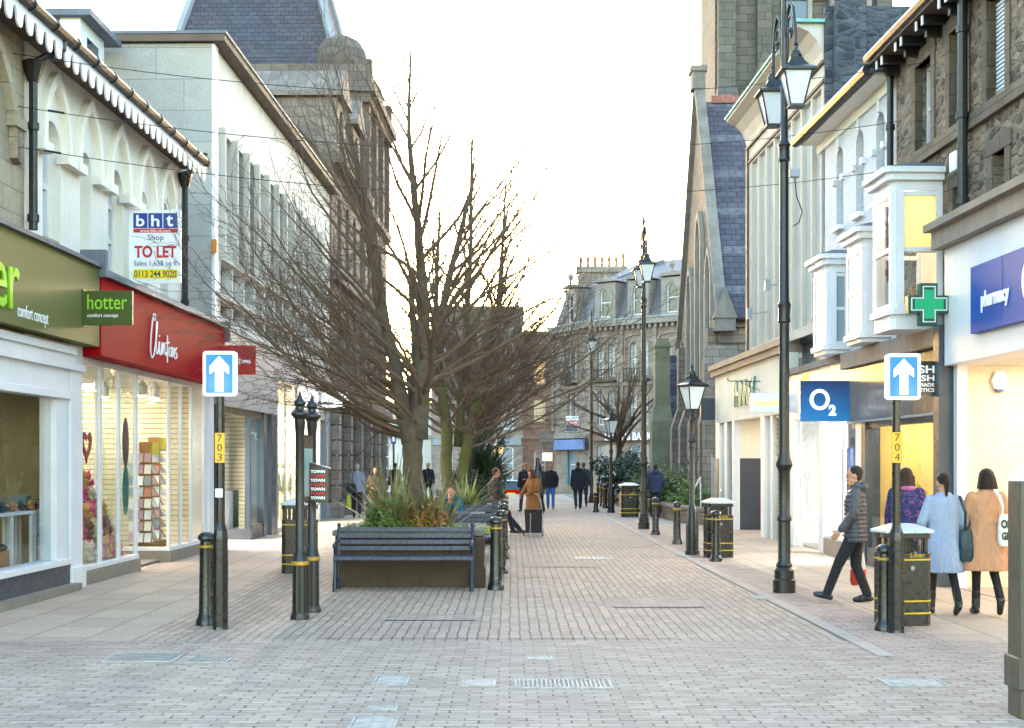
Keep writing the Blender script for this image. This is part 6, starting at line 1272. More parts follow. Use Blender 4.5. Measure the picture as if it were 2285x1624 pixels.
shrub('shrub', 'tall dark evergreen mass behind the fourth bench', XX(1075, 46), 46.4, .7, .8, .6, 1.9, 2600, M['darkleaf'], 12, .08)
shrub('shrub', 'round evergreen shrub under the small far tree', XX(1385, 60), 60, 0, 1.2, .9, 2.2, 2200, M['darkleaf'], 13, .11)
shrub('shrub', 'leafy green planting behind the church wall', XX(1490, 46), 46.5, .1, 1.0, .7, 1.2, 2300, M['leaf'], 14, .08)
shrub('shrub', 'clipped dark bush left behind the church wall', XX(1420, 56), 56, .1, 1.1, .6, 1.6, 2200, M['darkleaf'], 15, .08)
shrub('shrub', 'second green bush at the foot of the church buttress', XX(1535, 44.5), 44.2, .1, .8, .4, .9, 1500, M['leaf'], 16, .07)
# ------------------------------------------------------------------ bare trees
def tree(label, X, Y, z0, seed, trunk, limbs, tr, mt, dens=1.0, leaves=0, scale=1, moss=False, tw=1.0):
    """trunk: list of (x,y,z,r) chains; limbs: (start, azimuth deg, elevation deg, length, r)"""
    rnd = random.Random(seed); t = thing('bare_tree', label, 'tree', (X, Y, z0))
    mb = MB()
    for ch in trunk:
        pts = [Vector(p[:3]) for p in ch]; rs = [p[3] for p in ch]; Q = []; RR = []
        for i in range(len(pts) - 1):
            for k in range(4): f = k / 4; Q.append(pts[i].lerp(pts[i + 1], f) + Vector((rnd.gauss(0, .006), rnd.gauss(0, .006), 0))); RR.append(rs[i] * (1 - f) + rs[i + 1] * f)
        Q.append(pts[-1]); RR.append(rs[-1]); mb.tube(Q, RR, 12)
    o = mb.build('trunk', mt, t, smooth=True, fix=False)
    cb = MB(); UP = Vector((0, 0, 1)); N3 = [0]
    def grow(p, v, L, r, lev):
        seg = (.28, .2, .15, .12, .1)[lev]; n = max(2, int(L / seg)); seg = L / n; pts = [p.copy()]; rs = [r]; kink = (.1, .12, .15, .18, .2)[lev]; up = (.035, .05, .06, .05, .03)[lev]
        v = v.copy()
        for i in range(n):
            v = (v + Vector((rnd.gauss(0, kink), rnd.gauss(0, kink), rnd.gauss(0, kink * .7))) + UP * up).normalized(); p = p + v * seg; pts.append(p.copy()); rs.append(max(r * (1 - .85 * (i + 1) / n) ** 1.15, .0028))
            f = (i + 1) / n
            if lev < 4 and f > (.12, .1, .08, .1)[lev] :
                pr = (1.1, 1.05, 1.0, .8)[lev] * dens
                while pr > 0:
                    if rnd.random() < pr:
                        ax = v.orthogonal().normalized(); ax.rotate(Matrix.Rotation(rnd.uniform(0, 6.283), 3, v)); a = R(rnd.uniform(20, 48)); nv = (v * math.cos(a) + ax * math.sin(a)).normalized()
                        cl = ((L * .42 * (1.15 - f * .75)), (L * .45 * (1.1 - f * .6)), (L * .5), (L * .5))[lev] * rnd.uniform(.6, 1.25)
                        if cl > .08: grow(p, nv, cl, max(rs[-1] * rnd.uniform(.32, .52), .0042), lev + 1)
                    pr -= 1
        cb.tube(pts, [x * tw for x in rs], (7, 5, 4, 3, 3)[lev], cap=False); N3[0] += 1
    for st, az, el, L, r in limbs:
        a, e = R(az), R(el); grow(Vector(st), Vector((math.cos(a) * math.cos(e), math.sin(a) * math.cos(e), math.sin(e))), L, r, 0)
    c = cb.build('crown', tr, t, fix=False, smooth=True)
    return t
# nearest tree: local origin at the planter soil, x to the right of the picture; three stems rise through the crown and limbs leave them at every height
A_ = [(-.03, 0, 1.35, .15), (-.2, .05, 2.1, .11), (-.42, .1, 3.1, .075), (-.62, .1, 4.5, .05), (-.95, .15, 6.0, .02)]
B_ = [(.06, 0, 1.4, .15), (.12, 0, 2.2, .12), (.16, .0, 3.3, .085), (.05, .05, 4.6, .055), (-.08, .0, 5.9, .033), (-.03, 0, 7.3, .012)]
C_ = [(.1, .02, 1.9, .11), (.3, .1, 2.8, .075), (.55, .1, 3.9, .05), (.85, .05, 5.1, .025)]
D_ = [(0, .05, 1.5, .12), (.02, .4, 2.6, .07), (-.1, .7, 4.0, .035)]
tk = [[(0, 0, 0, .2), (0, 0, .5, .15), (-.02, 0, 1.1, .145), (0, 0, 1.6, .155)], A_, B_, C_, D_]
rnd = random.Random(77); lm = []
def along(ch, f):
    k = f * (len(ch) - 1); i = min(int(k), len(ch) - 2); q = Vector(ch[i][:3]).lerp(Vector(ch[i + 1][:3]), k - i); return tuple(q), ch[i][3] + (ch[i + 1][3] - ch[i][3]) * (k - i)
def off_stem(ch, n, az0, spread, e0, e1, l0, l1, f0=.0, f1=.95):
    for i in range(n):
        f = f0 + (f1 - f0) * (i + rnd.uniform(0, .8)) / n; p, r_ = along(ch, f); t_ = (f - f0) / (f1 - f0)
        lm.append((p, az0 + rnd.uniform(-spread, spread), e0 + (e1 - e0) * t_ + rnd.uniform(-6, 6), (l0 + (l1 - l0) * t_) * rnd.uniform(.8, 1.12), min(.034, r_ * .55)))
off_stem(A_, 26, 180, 70, 14, 62, 4.35, 2.3); off_stem(B_, 22, 0, 180, 28, 72, 3.5, 1.6, .1); off_stem(C_, 17, 0, 80, 14, 60, 3.4, 2.0); off_stem(D_, 8, 90, 90, 20, 60, 2.8, 1.4); off_stem(B_, 9, -90, 60, 25, 60, 2.6, 1.4); off_stem(A_, 7, 160, 40, 8, 30, 3.9, 3.3, 0, .3)
tree('nearest bare tree spreading a wide fan of branches over the first planter', T1[0], T1[1], .68, 11, tk, lm, M['twig'], M['bark'], .82)
# second mossy forked tree
E_ = [(-.08, 0, 0, .15), (-.16, 0, .9, .13), (-.16, 0, 1.8, .13), (-.3, 0, 2.9, .09), (-.4, .1, 4.6, .055), (-.3, .1, 7.0, .02)]
F_ = [(.08, 0, 0, .13), (.2, 0, .9, .12), (.36, 0, 1.8, .11), (.6, .1, 2.9, .075), (1.0, .1, 4.6, .05), (1.15, .1, 7.2, .02)]
G_ = [(.1, .1, 1.4, .1), (.2, .1, 3.0, .08), (.35, .1, 5.4, .05), (.4, .1, 8.4, .018)]
tk = [E_, F_, G_]; lm = []; rnd = random.Random(9)
off_stem(E_, 16, 180, 80, 25, 65, 3.6, 2.0, .35); off_stem(F_, 30, 0, 75, 12, 64, 4.9, 2.6, .3); off_stem(G_, 26, 0, 180, 30, 72, 3.8, 1.9, .05); off_stem(F_, 10, -90, 60, 20, 60, 3.4, 1.8, .35); off_stem(E_, 8, -90, 60, 20, 60, 3.2, 1.8, .35)
tree('second bare tree with a mossy green forked trunk', XX(1012, 31.4), 31.4, .68, 12, tk, lm, M['twig'], M['mossbark'], .9)
tk = [[(0, 0, 0, .17), (.05, 0, 1.4, .15), (.0, 0, 2.6, .12)]]
rnd = random.Random(19); lm = [((0, 0, 1.6 + .07 * i), rnd.uniform(-180, 180), rnd.uniform(25, 80), 4.2, .055) for i in range(20)]
tree('third bare tree with a brown trunk behind the mossy tree', XX(1052, 46), 46, .68, 13, tk, lm, M['twig'], M['bark'], .8, tw=1.4)
rnd = random.Random(29); lm = [((0, 0, 1.7 + .08 * i), rnd.uniform(-180, 180), rnd.uniform(25, 80), 3.3, .05) for i in range(18)]
tree('fourth bare tree farthest down the left row', XX(1070, 60), 60, 0, 14, [[(0, 0, 0, .16), (0, 0, 3, .1)]], lm, M['twig'], M['bark'], .7, tw=1.7)
rnd = random.Random(39); lm = [((0, 0, 2.0 + .1 * i), rnd.uniform(-180, 180), rnd.uniform(20, 75), 3.0, .05) for i in range(16)]
tree('small bare tree on the right between the lamp posts', XX(1380, 61), 61, 0, 15, [[(0, 0, 0, .17), (0, 0, 2.5, .12), (.0, 0, 3.8, .07)]], lm, M['twig'], M['bark'], .8, tw=1.7)
# covers and gratings in the paving
def cover(x0, x1, y0, y1, label, kind='plate', sk=0):
    a, c, d_, e = G(x0, y1), G(x1, y1), G(x1 - sk, y0), G(x0 + sk, y0); cx_, cy_ = (a[0] + c[0]) / 2, (a[1] + d_[1]) / 2
    w_, h = abs(c[0] - a[0]) / 2, abs(d_[1] - a[1]) / 2; t = thing('drain_cover' if kind == 'plate' else 'drain_grating', label, 'cover', (cx_, cy_, 0))
    mb = MB(); band(mb, [(-w_ + .02, -h + .02), (w_ - .02, -h + .02), (w_ - .02, h - .02), (-w_ + .02, h - .02), (-w_ + .02, -h + .02)], [(-w_, -h), (w_, -h), (w_, h), (-w_, h), (-w_, -h)], .0, .014); mb.v = [(x, z, y) for x, y, z in mb.v]; mb.build('frame', M['covermetal'], t)
    mb = MB()
    if kind == 'plate':
        mb.box(-w_ + .025, w_ - .025, -h + .025, h - .025, .0, .01); 
        for i in range(int(w_ / .04)):
            for j in range(max(1, int(h / .04))): mb.box(-w_ + .05 + i * .08, -w_ + .085 + i * .08, -h + .04 + j * .08, -h + .06 + j * .08, .01, .0125)
    else:
        i = -w_ + .03
        while i < w_ - .03: mb.box(i, i + .015, -h + .02, h - .02, .0, .012); i += .035
    mb.build('plate' if kind == 'plate' else 'bars', M['covermetal'], t); return t
M['covermetal'] = plain('worn_pale_metal', '#9c9893', .6, .15, .3, 9, .1)
cover(828, 908, 1510, 1530, 'rectangular pale metal cover left of centre in the grey setts', sk=5); cover(1028, 1105, 1519, 1533, 'rectangular metal cover right beside the long drain strip'); cover(1148, 1368, 1518, 1537, 'long narrow metal drain strip across the middle foreground', 'grate', 4)
cover(774, 880, 1602, 1628, 'large embossed metal cover cut by the bottom edge', sk=8); cover(818, 886, 1578, 1586, 'thin pale cover strip above the large bottom cover'); cover(1176, 1232, 1466, 1473, 'small pale plate in the pink sett band')
cover(225, 385, 1458, 1478, 'pale grating in the paving in front of the left shops', 'grate'); cover(410, 505, 1466, 1480, 'dark small grating right of the left pale grating', 'grate'); cover(1284, 1368, 1242, 1249, 'thin white plate in the brick carriageway'); cover(1985, 2120, 1516, 1534, 'dull metal cover in the paving near the right edge', 'plate'); cover(1685, 1720, 1330, 1338, 'small white plate at the kerb by the nearest tall lamp')
t = thing('square_post', 'thick dark square post with a pale pyramid top cut by the right edge', 'post', (XX(2302, 9.75), 9.75, 0)); a = .125
mb = MB(); mb.box(-a, a, -a, a, .0, 1.62); mb.box(-a - .02, a + .02, -a - .02, a + .02, .2, .42); mb.build('post', plain('dull_bronze_paint', '#4d473d', .4, .2, .1, 3, .02), t, bevel=.01); mb = MB(); mb.frust(-a - .005, a + .005, -a - .005, a + .005, 1.62, 1.78, .1); mb.build('cap', M['signwhite'], t)
# car
t = thing('parked_car', 'red and white hatchback seen from behind beyond the crest of the street', 'car', (XX(1140, 88), 88, -.9))
mb = MB(); pr = [(-.0, .35), (.02, .85), (.15, .95), (3.6, .9), (3.85, .7), (3.9, .35)]
mb.prism([(y, z) for y, z in pr], -.84, .84, 'x'); mb.build('body', M['red'], t, bevel=.05)
mb = MB(); vs = [(-.78, .1, .94), (.78, .1, .94), (.78, 2.9, .9), (-.78, 2.9, .9), (-.6, .5, 1.43), (.6, .5, 1.43), (.6, 2.0, 1.46), (-.6, 2.0, 1.46)]; mb.add(vs, [(0, 3, 2, 1), (4, 5, 6, 7), (0, 1, 5, 4), (1, 2, 6, 5), (2, 3, 7, 6), (3, 0, 4, 7)]); mb.build('windows', M['pane'], t, bevel=.02)
mb = MB(); mb.box(-.62, .62, .45, 2.05, 1.44, 1.49); mb.tube([(-.78, .1, .94), (-.62, .5, 1.44)], .035, 6); mb.tube([(.78, .1, .94), (.62, .5, 1.44)], .035, 6); mb.build('roof', M['white'], t, bevel=.02)
for x in (-.72, .72): mb = MB(); mb.box(x - .1, x + .1, -.02, .08, .6, .85); mb.build('tail_light', M['letterred'], t, bevel=.01)
for x in (-.84, .68):
    for y in (.75, 3.1): mb = MB(); mb.lathe([(.2, 0), (.3, .02), (.31, .14), (.2, .16)], 0, 0, 18); mb.v = [(x + z, y + a_, .31 + b_) for a_, b_, z in mb.v]; mb.build('wheel', M['black'], t)
mb = MB(); mb.box(-.26, .26, -.03, -.0, .62, .73); mb.build('number_plate', M['signyellow'], t)
mb = MB(); mb.box(-.85, .85, -.06, .1, .38, .55); mb.build('bumper', M['black'], t, bevel=.02)
# far road signs on the left
for x, y0, y1, w_, lb, mt_ in ((878, 968, 990, 11, 'blue street sign far left of the nearest trunk', 'signblue'), (939, 975, 996, 9, 'small blue and white street sign between the first two trees', 'signwhite')):
    Y = 66; t = thing('street_sign', lb, 'sign', (XX(x, Y), Y, 0)); mb = MB(); mb.tube([(0, 0, 0), (0, 0, ZZ(y1, Y))], .05, 8); mb.build('pole', M['blackiron'], t)
    mb = MB(); k = w_ * Y / 3170 / 2; mb.box(-k, k, -.08, -.04, ZZ(y1, Y), ZZ(y0, Y)); mb.build('sign_panel', M[mt_], t, bevel=.01)
    mb = MB(); mb.box(-k * .5, k * .5, -.085, -.081, ZZ(y1, Y) + .1, ZZ(y0, Y) - .1); mb.build('sign_mark', M['signblue'] if mt_ == 'signwhite' else M['letterwhite'], t)
# ------------------------------------------------------------------ people: every piece is one remeshed continuous surface
def V3(*a): return Vector(a)
def blob(name, prims, vox, mat, parent, smooth=2):
    """union of tapered capsules ('c', p0, p1, r0, r1), ellipsoids ('e', centre, radii) and lofts ('l', [(centre, rx, ry, yaw)]) voxel-remeshed into one skin"""
    mb = MB()
    for p in prims:
        if p[0] == 'c':
            a, b_, r0, r1 = Vector(p[1]), Vector(p[2]), p[3], p[4]; d = (b_ - a); 
            if d.length < 1e-5: continue
            u = d.normalized(); pts = []; rs = []
            for k in range(4): t_ = math.pi / 2 * k / 4; pts.append(a - u * r0 * math.cos(t_)); rs.append(max(r0 * math.sin(t_), .001))
            pts += [a, b_]; rs += [r0, r1]
            for k in range(1, 5): t_ = math.pi / 2 * k / 4; pts.append(b_ + u * r1 * math.sin(t_)); rs.append(max(r1 * math.cos(t_), .001))
            mb.tube(pts, rs, 14)
        elif p[0] == 'e': mb.ball(p[1], p[2], 16, 10)
        elif p[0] == 'l':
            n = 28; vs = []
            for q in p[1]:
                (cx_, cy_, cz), rx, ry = q[:3]; fold = q[3] if len(q) > 3 else 0
                for k in range(n): a = 2 * math.pi * k / n; f = 1 + fold * math.sin(5 * a + 1.3) + fold * .6 * math.sin(9 * a); vs.append((cx_ + rx * f * math.cos(a), cy_ + ry * f * math.sin(a), cz))
            m = len(p[1]); mb.add(vs, [(i * n + k, i * n + (k + 1) % n, (i + 1) * n + (k + 1) % n, (i + 1) * n + k) for i in range(m - 1) for k in range(n)] + [tuple(range(n))[::-1], tuple((m - 1) * n + k for k in range(n))])
    me = bpy.data.meshes.new('t'); me.from_pydata(mb.v, [], mb.f); o = bpy.data.objects.new('t', me); COL.objects.link(o)
    bm = bmesh.new(); bm.from_mesh(me); bmesh.ops.recalc_face_normals(bm, faces=bm.faces); bm.to_mesh(me); bm.free()
    r = o.modifiers.new('r', 'REMESH'); r.mode = 'VOXEL'; r.voxel_size = vox; r.use_smooth_shade = True
    if smooth: s = o.modifiers.new('s', 'SMOOTH'); s.factor = .5; s.iterations = smooth
    m2 = bpy.data.meshes.new_from_object(o.evaluated_get(bpy.context.evaluated_depsgraph_get())); bpy.data.objects.remove(o); bpy.data.meshes.remove(me)
    m2.name = name; m2.materials.clear(); m2.materials.append(mat); m2.polygons.foreach_set('use_smooth', [True] * len(m2.polygons)); uvbox_re(m2)
    o = bpy.data.objects.new(name, m2); COL.objects.link(o); o.parent = parent; return o
cloth_c = {}
def cloth(col, var=.03, rough=.9, sc_=14):
    k = (col, rough)
    if k not in cloth_c:
        m = cloth_c[k] = plain('cloth_' + col[1:], col, rough, 0, var, sc_, .015); N = m.node_tree.nodes; L = m.node_tree.links; B = N['Principled BSDF']; tc = N.new('ShaderNodeTexCoord'); mp = N.new('ShaderNodeMapping'); mp.inputs['Scale'].default_value = (1.6, 1.6, .55); L.new(tc.outputs['Object'], mp.inputs[0])
        b_ = N.new('ShaderNodeBump'); b_.inputs['Strength'].default_value = .9; b_.inputs['Distance'].default_value = .05; L.new(noi(N, L, mp.outputs[0], 6, 3, .5, 1.2), b_.inputs['Height']); old = B.inputs['Normal'].links[0].from_socket; L.new(old, b_.inputs['Normal']); L.new(b_.outputs[0], B.inputs['Normal'])
    return cloth_c[k]
SKIN = plain('skin', '#b98468', .55, 0, .08, 9, .02); HAIRS = {}
def hand(w, d, side, curl=.5, grip=False):
    """five fingers from the wrist w along d; palm faces the thigh"""
    d = Vector(d).normalized(); f = Vector((0, 1, 0)); f = (f - d * f.dot(d)).normalized(); n = d.cross(f) * side   # n = palm normal towards the body
    if n.x * side > 0: n = -n
    w = Vector(w); P = [('c', w, w + d * .045, .026, .03)]
    for k in range(4): o = f * (.03 - .02 * k); P.append(('c', w + d * .03 + o * .8, w + d * .085 + o, .014, .0125))
    Ls = (.066, .075, .07, .055)
    for k in range(4):
        o = f * (.032 - .0215 * k); a = w + d * .088 + o; c1 = curl * .6 + .05 * k; m_ = a + (d * math.cos(c1) + n * math.sin(c1)) * Ls[k] * .5; c2 = curl * (2.4 if grip else 1.5) + .05 * k; e = m_ + (d * math.cos(c2) + n * math.sin(c2)) * Ls[k] * .5
        P += [('c', a, m_, .0098, .009), ('c', m_, e, .009, .0075)]
    t0 = w + d * .03 + f * .03; t1 = t0 + (d * .6 + f * .75 + n * .2).normalized() * .036; t2 = t1 + (d * .9 + f * .2 + n * .4).normalized() * .03
    P += [('c', t0, t1, .0125, .0105), ('c', t1, t2, .0105, .008)]; return P
def person(label, X, Y, rz, H, top, legs, shoes, hair, hairc, pose=None, vox=.016, coat=None, group=None, z=0, skirt=None, puffer=False, lean=0, face=False, hood=None, sl=.062, body_w=1.0):
    """local axes: +y is where the person faces, x to their right; sizes for 1.72 m scaled by H"""
    k = H / 1.72; t = thing('person', label, 'person', (X, Y, z), R(rz), group); t.scale = (k, k, k)
    P = dict(pel=V3(0, 0, .93), chest=V3(0, .0, 1.27), neck=V3(0, -.005, 1.46), head=V3(0, .015, 1.605), hR=V3(.09, 0, .9), hL=V3(-.09, 0, .9), kR=V3(.1, .03, .5), kL=V3(-.1, .03, .5), aR=V3(.1, -.02, .085), aL=V3(-.1, -.02, .085),
             sR=V3(.165, -.01, 1.39), sL=V3(-.165, -.01, 1.39), eR=V3(.22, -.04, 1.12), eL=V3(-.22, -.04, 1.12), wR=V3(.235, .05, .87), wL=V3(-.235, .05, .87), tR=None, tL=None, look=0)
    if pose: P.update({a: (V3(*b_) if isinstance(b_, tuple) else b_) for a, b_ in pose.items()})
    for s in 'RL':
        if P['t' + s] is None: P['t' + s] = P['a' + s] + V3(0, .15, -.045)
    if 'toward' in P: pass
    h = P['head']; lk = R(P['look']); fx = V3(math.sin(lk), math.cos(lk), 0); sx = V3(math.cos(lk), -math.sin(lk), 0)
    B = [('c', P['pel'], P['chest'], .1, .11), ('c', P['chest'], P['neck'] - V3(0, 0, .06), .1, .06), ('c', P['neck'] - V3(0, 0, .08), h - V3(0, .01, .05), .056, .05), ('e', h + V3(0, 0, .025), (.074, .088, .098)), ('e', h + fx * .022 - V3(0, 0, .05), (.055, .06, .062)),
         ('c', h + fx * .088 + V3(0, 0, .012), h + fx * .108 - V3(0, 0, .022), .009, .014), ('e', h + fx * .07 - V3(0, 0, .095), (.024, .022, .018)), ('c', h + fx * .088 + sx * .016 - V3(0, 0, .052), h + fx * .088 - sx * .016 - V3(0, 0, .052), .007, .007)]
    for s in (1, -1): B += [('e', h + sx * s * .075 - V3(0, 0, .005), (.012, .018, .03))]
    for s, a in ((1, 'R'), (-1, 'L')):
        B += [('c', P['h' + a], P['k' + a], .07, .048), ('c', P['k' + a], P['a' + a], .045, .034), ('c', P['a' + a], P['t' + a], .034, .024), ('c', P['chest'] + V3(0, 0, .1), P['s' + a], .06, .045), ('c', P['s' + a], P['e' + a], .042, .036), ('c', P['e' + a], P['w' + a], .035, .025), ('c', P['h' + a], P['pel'], .08, .09)]
        B += hand(P['w' + a], (P['w' + a] - P['e' + a]), s, P.get('curl' + a, .45), P.get('grip' + a, False))
    blob('body', B, vox if vox < .01 else .013, SKIN, t, 1)
    # trousers or tights
    bt = 1.0 if not P.get('tights') else .82
    T = [('e', P['pel'], (.165 * bt, .125 * bt, .12))]
    for a in 'RL': T += [('c', P['h' + a], P['k' + a], .094 * bt, .07 * bt), ('c', P['k' + a], P['a' + a] + V3(0, 0, .02), .066 * bt, (.058 if not P.get('tights') else .044))]
    blob('trousers' if not P.get('tights') else 'tights', T, max(vox, .011), cloth(legs), t)
    for a in 'RL':
        an, to = P['a' + a], P['t' + a]; d = (to - an); S = [('c', an + V3(0, 0, -.01), to, .046, .036), ('c', an - V3(0, d.y * .28, .038), to - V3(0, 0, .006), .036, .032)]
        if P.get('boots'): S += [('c', an, an + (P['k' + a] - an).normalized() * .19, .05, .052)]
        blob('shoe', S, max(vox, .009), cloth(shoes, .2, .35), t, 1)
    # upper garment
    c, pe = P['chest'], P['pel']; w_ = body_w; U = []
    if coat:         # long coat: (hem height, hem half width, hem half depth, flare folds)
        hz, hw, hd, fo = coat; n_ = P['neck']
        L_ = [((pe.x, pe.y, hz), hw, hd, fo), ((pe.x, pe.y, hz + .14), hw * .97, hd * .97, fo), ((pe.x, pe.y, .85), (hw + .2) / 2 * w_, (hd + .14) / 2, fo * .5), ((pe.x * .5 + c.x * .5, pe.y * .5 + c.y * .5, 1.06), .185 * w_, .135, 0), ((c.x, c.y, 1.25), .2 * w_, .135, 0), ((c.x, c.y, 1.37), .195 * w_, .115, 0), ((n_.x, n_.y, 1.44), .12 * w_, .085, 0), ((n_.x, n_.y, 1.49), .078, .07, 0)]
        U.append(('l', L_))
    else:
        n_ = P['neck']; hz = P.get('hem', .82); L_ = [((pe.x, pe.y, pe.z + hz - .93), .185 * w_, .145, .01), ((pe.x, pe.y, pe.z + .04), .185 * w_, .14, .01), (tuple(pe.lerp(c, .5)), .18 * w_, .13, 0), (tuple(c), .2 * w_, .135, 0), (tuple(c + V3(0, 0, .1)), .19 * w_, .115, 0), (tuple(n_ - V3(0, 0, .02)), .11 * w_, .085, 0), (tuple(n_ + V3(0, 0, .035)), .075, .07, 0)]
        if puffer:
            Q = []
            for i in range(len(L_) - 1):
                a, b_ = L_[i], L_[i + 1]; m = max(2, int((b_[0][2] - a[0][2]) / .0115))
                for j in range(m): f = j / m; z_ = a[0][2] * (1 - f) + b_[0][2] * f; q = .016 * abs(math.sin(math.pi * z_ / .055)) - .006; Q.append(((a[0][0] * (1 - f) + b_[0][0] * f, a[0][1] * (1 - f) + b_[0][1] * f, z_), (a[1] * (1 - f) + b_[1] * f) + q, (a[2] * (1 - f) + b_[2] * f) + q))
            L_ = Q + [L_[-1]]
        U.append(('l', L_))
    for a in 'RL':
        s_, e_, w2 = P['s' + a], P['e' + a], P['w' + a]; w2 = e_.lerp(w2, .93)
        U += [('c', c + V3(0, 0, .08), s_, .085, .066 * w_)]
        if puffer:
            for p0, p1, r0, r1 in ((s_, e_, .074, .064), (e_, w2, .064, .05)):
                m = int((p1 - p0).length / .055)
                for j in range(m): f = (j + .5) / m; q = p0.lerp(p1, f); dd = (p1 - p0).normalized() * .012; r_ = r0 * (1 - f) + r1 * f; U.append(('c', q - dd, q + dd, r_, r_))
                U.append(('c', p0, p1, r0 * .84, r1 * .84))
        else: U += [('c', s_, e_, sl + .012, sl), ('c', e_, w2, sl, sl * .8)]
    if hood: U += [('e', P['neck'] + V3(0, -.085, -.0), (.115, .075, .07)), ('c', P['neck'] + V3(-.07, -.02, .03), P['neck'] + V3(.07, -.02, .03), .045, .045)]
    blob('coat' if coat else 'jacket', U, max(vox, .0085 if puffer else .011), top if not isinstance(top, str) else cloth(top), t, 1 if puffer else 2)
    # hair
    hm = HAIRS.setdefault(hairc, plain('hair_' + hairc[1:], hairc, .55, 0, .4, 45, .5)); bk = -fx
    if hair == 'short': Hh = [('e', h + V3(0, 0, .045) + bk * .018, (.083, .094, .086)), ('e', h + bk * .05 - V3(0, 0, .02), (.06, .045, .06))]
    elif hair == 'bob': Hh = [('e', h + V3(0, 0, .045) + bk * .018, (.092, .102, .09)), ('l', [(tuple(h + bk * .03 - V3(0, 0, .115)), .125, .085, .02), (tuple(h + bk * .03 - V3(0, 0, .06)), .118, .09, .02), (tuple(h + bk * .025 + V3(0, 0, .03)), .098, .092), (tuple(h + bk * .02 + V3(0, 0, .09)), .07, .07)])]
    elif hair == 'pony': Hh = [('e', h + V3(0, 0, .045) + bk * .018, (.084, .096, .086)), ('e', h + bk * .11 + V3(0, 0, .0), (.045, .045, .05)), ('c', h + bk * .12 - V3(0, 0, .03), h + bk * .1 - V3(0, 0, .16), .036, .014)]
    elif hair == 'long': Hh = [('e', h + V3(0, 0, .045) + bk * .018, (.09, .1, .09)), ('l', [(tuple(h + bk * .06 - V3(0, 0, .3)), .11, .045, .03), (tuple(h + bk * .055 - V3(0, 0, .15)), .12, .065, .03), (tuple(h + bk * .03 + V3(0, 0, .0)), .1, .08), (tuple(h + bk * .02 + V3(0, 0, .08)), .07, .07)])] + [('c', h + sx * s * .085 + V3(0, 0, .0), h + sx * s * .1 + fx * .03 - V3(0, 0, .26), .03, .02) for s in (1, -1)]
    else: Hh = [('e', h + V3(0, 0, .055) + bk * .02, (.079, .09, .075))]
    blob('hair', Hh, max(vox * .8, .008), hm, t, 1)
    if face or True:
        mb = MB()
        for s in (1, -1): q = h + fx * .083 + sx * s * .03 + V3(0, 0, .012); mb.ball(q, (.01, .01, .007), 8, 6)
        mb.build('eyes', M['black'], t, smooth=True)
        mb = MB(); mb.tube([h + fx * .093 + sx * .02 - V3(0, 0, .052), h + fx * .097 - V3(0, 0, .05), h + fx * .093 - sx * .02 - V3(0, 0, .052)], .005, 5); mb.build('mouth', cloth('#8a4a42'), t)
    return t, P, k
# 1 man in the grey puffer jacket striding left
walkL = dict(pel=(0, 0, .9), hR=(.09, 0, .88), hL=(-.09, 0, .88), kL=(-.09, .2, .5), aL=(-.09, .34, .11), tL=(-.09, .48, .11), kR=(.09, .0, .47), aR=(.09, -.14, .09), tR=(.09, .01, .035), eL=(-.25, .0, 1.13), wL=(-.23, .17, .92), eR=(.24, .02, 1.12), wR=(.24, .1, .88), look=-8, hem=.8)
t, P, k = person('man striding left in a quilted grey puffer jacket carrying a plastic bag', XX(1908, 17.6), 17.6, 72, 1.69, cloth('#3d3f47', .06, .5), '#1a1a1e', '#1c222c', 'short', '#3a342f', walkL, vox=.008, puffer=True, hood=True, body_w=1.06)
mb = MB(); mb.tube([P['neck'] + V3(.08 * math.cos(a), .0 + .085 * math.sin(a), .04) for a in [math.pi * 2 * i / 16 for i in range(17)]], .012, 6); mb.build('hood_lining', cloth('#d98a1f'), t)
M['carrier'] = plain('white_red_plastic', '#d8d4d2', .35, 0, .1, 6, .05)
def sheet_bag(name, label, cat, X, Y, z0, w_, d, h, mat, mat2=None, sp=.5, rz=0, handle=.15, taper=.8):
    t = thing(name, label, cat, (X, Y, z0), R(rz)); rnd = random.Random(int(X * 100)); mb = MB(); n = 20; rows = [(0, taper), (.12, 1), (.5, .98), (.8, .85), (1, .7)]; vs = []
    for f, s in rows:
        for q in range(n): a = 2 * math.pi * q / n; cx_ = abs(math.cos(a)) ** .6 * (1 if math.cos(a) > 0 else -1); cy_ = abs(math.sin(a)) ** .6 * (1 if math.sin(a) > 0 else -1); j = 1 + rnd.uniform(-.04, .04); vs.append((w_ / 2 * s * cx_ * j, d / 2 * s * cy_ * j, h * f))
    fs = []; mi = []
    for i in range(len(rows) - 1):
        for q in range(n): fs.append((i * n + q, i * n + (q + 1) % n, (i + 1) * n + (q + 1) % n, (i + 1) * n + q)); mi.append(1 if (i + 1) / 4 <= sp and mat2 else 0)
    mb.add(vs, fs + [tuple(range(n))[::-1], tuple((len(rows) - 1) * n + q for q in range(n))]); mb.mi = mi + [0, 0]; smooth_by(mb.build('bag_body', [mat, mat2] if mat2 else mat, t), 50)
    if handle: mb = MB(); mb.tube([(-w_ * .25, 0, h * .97), (-w_ * .12, 0, h + handle * .8), (0, 0, h + handle), (w_ * .12, 0, h + handle * .8), (w_ * .25, 0, h * .97)], .008, 5); mb.build('handle', mat, t)
    return t
sheet_bag('carrier_bag', 'white and red plastic carrier bag hanging from the hand of the striding man', 'bag', XX(1916, 17.8), 17.85, .2, .2, .1, .4, M['carrier'], cloth('#c43a2e', .2, .35), .5, 10, .16)
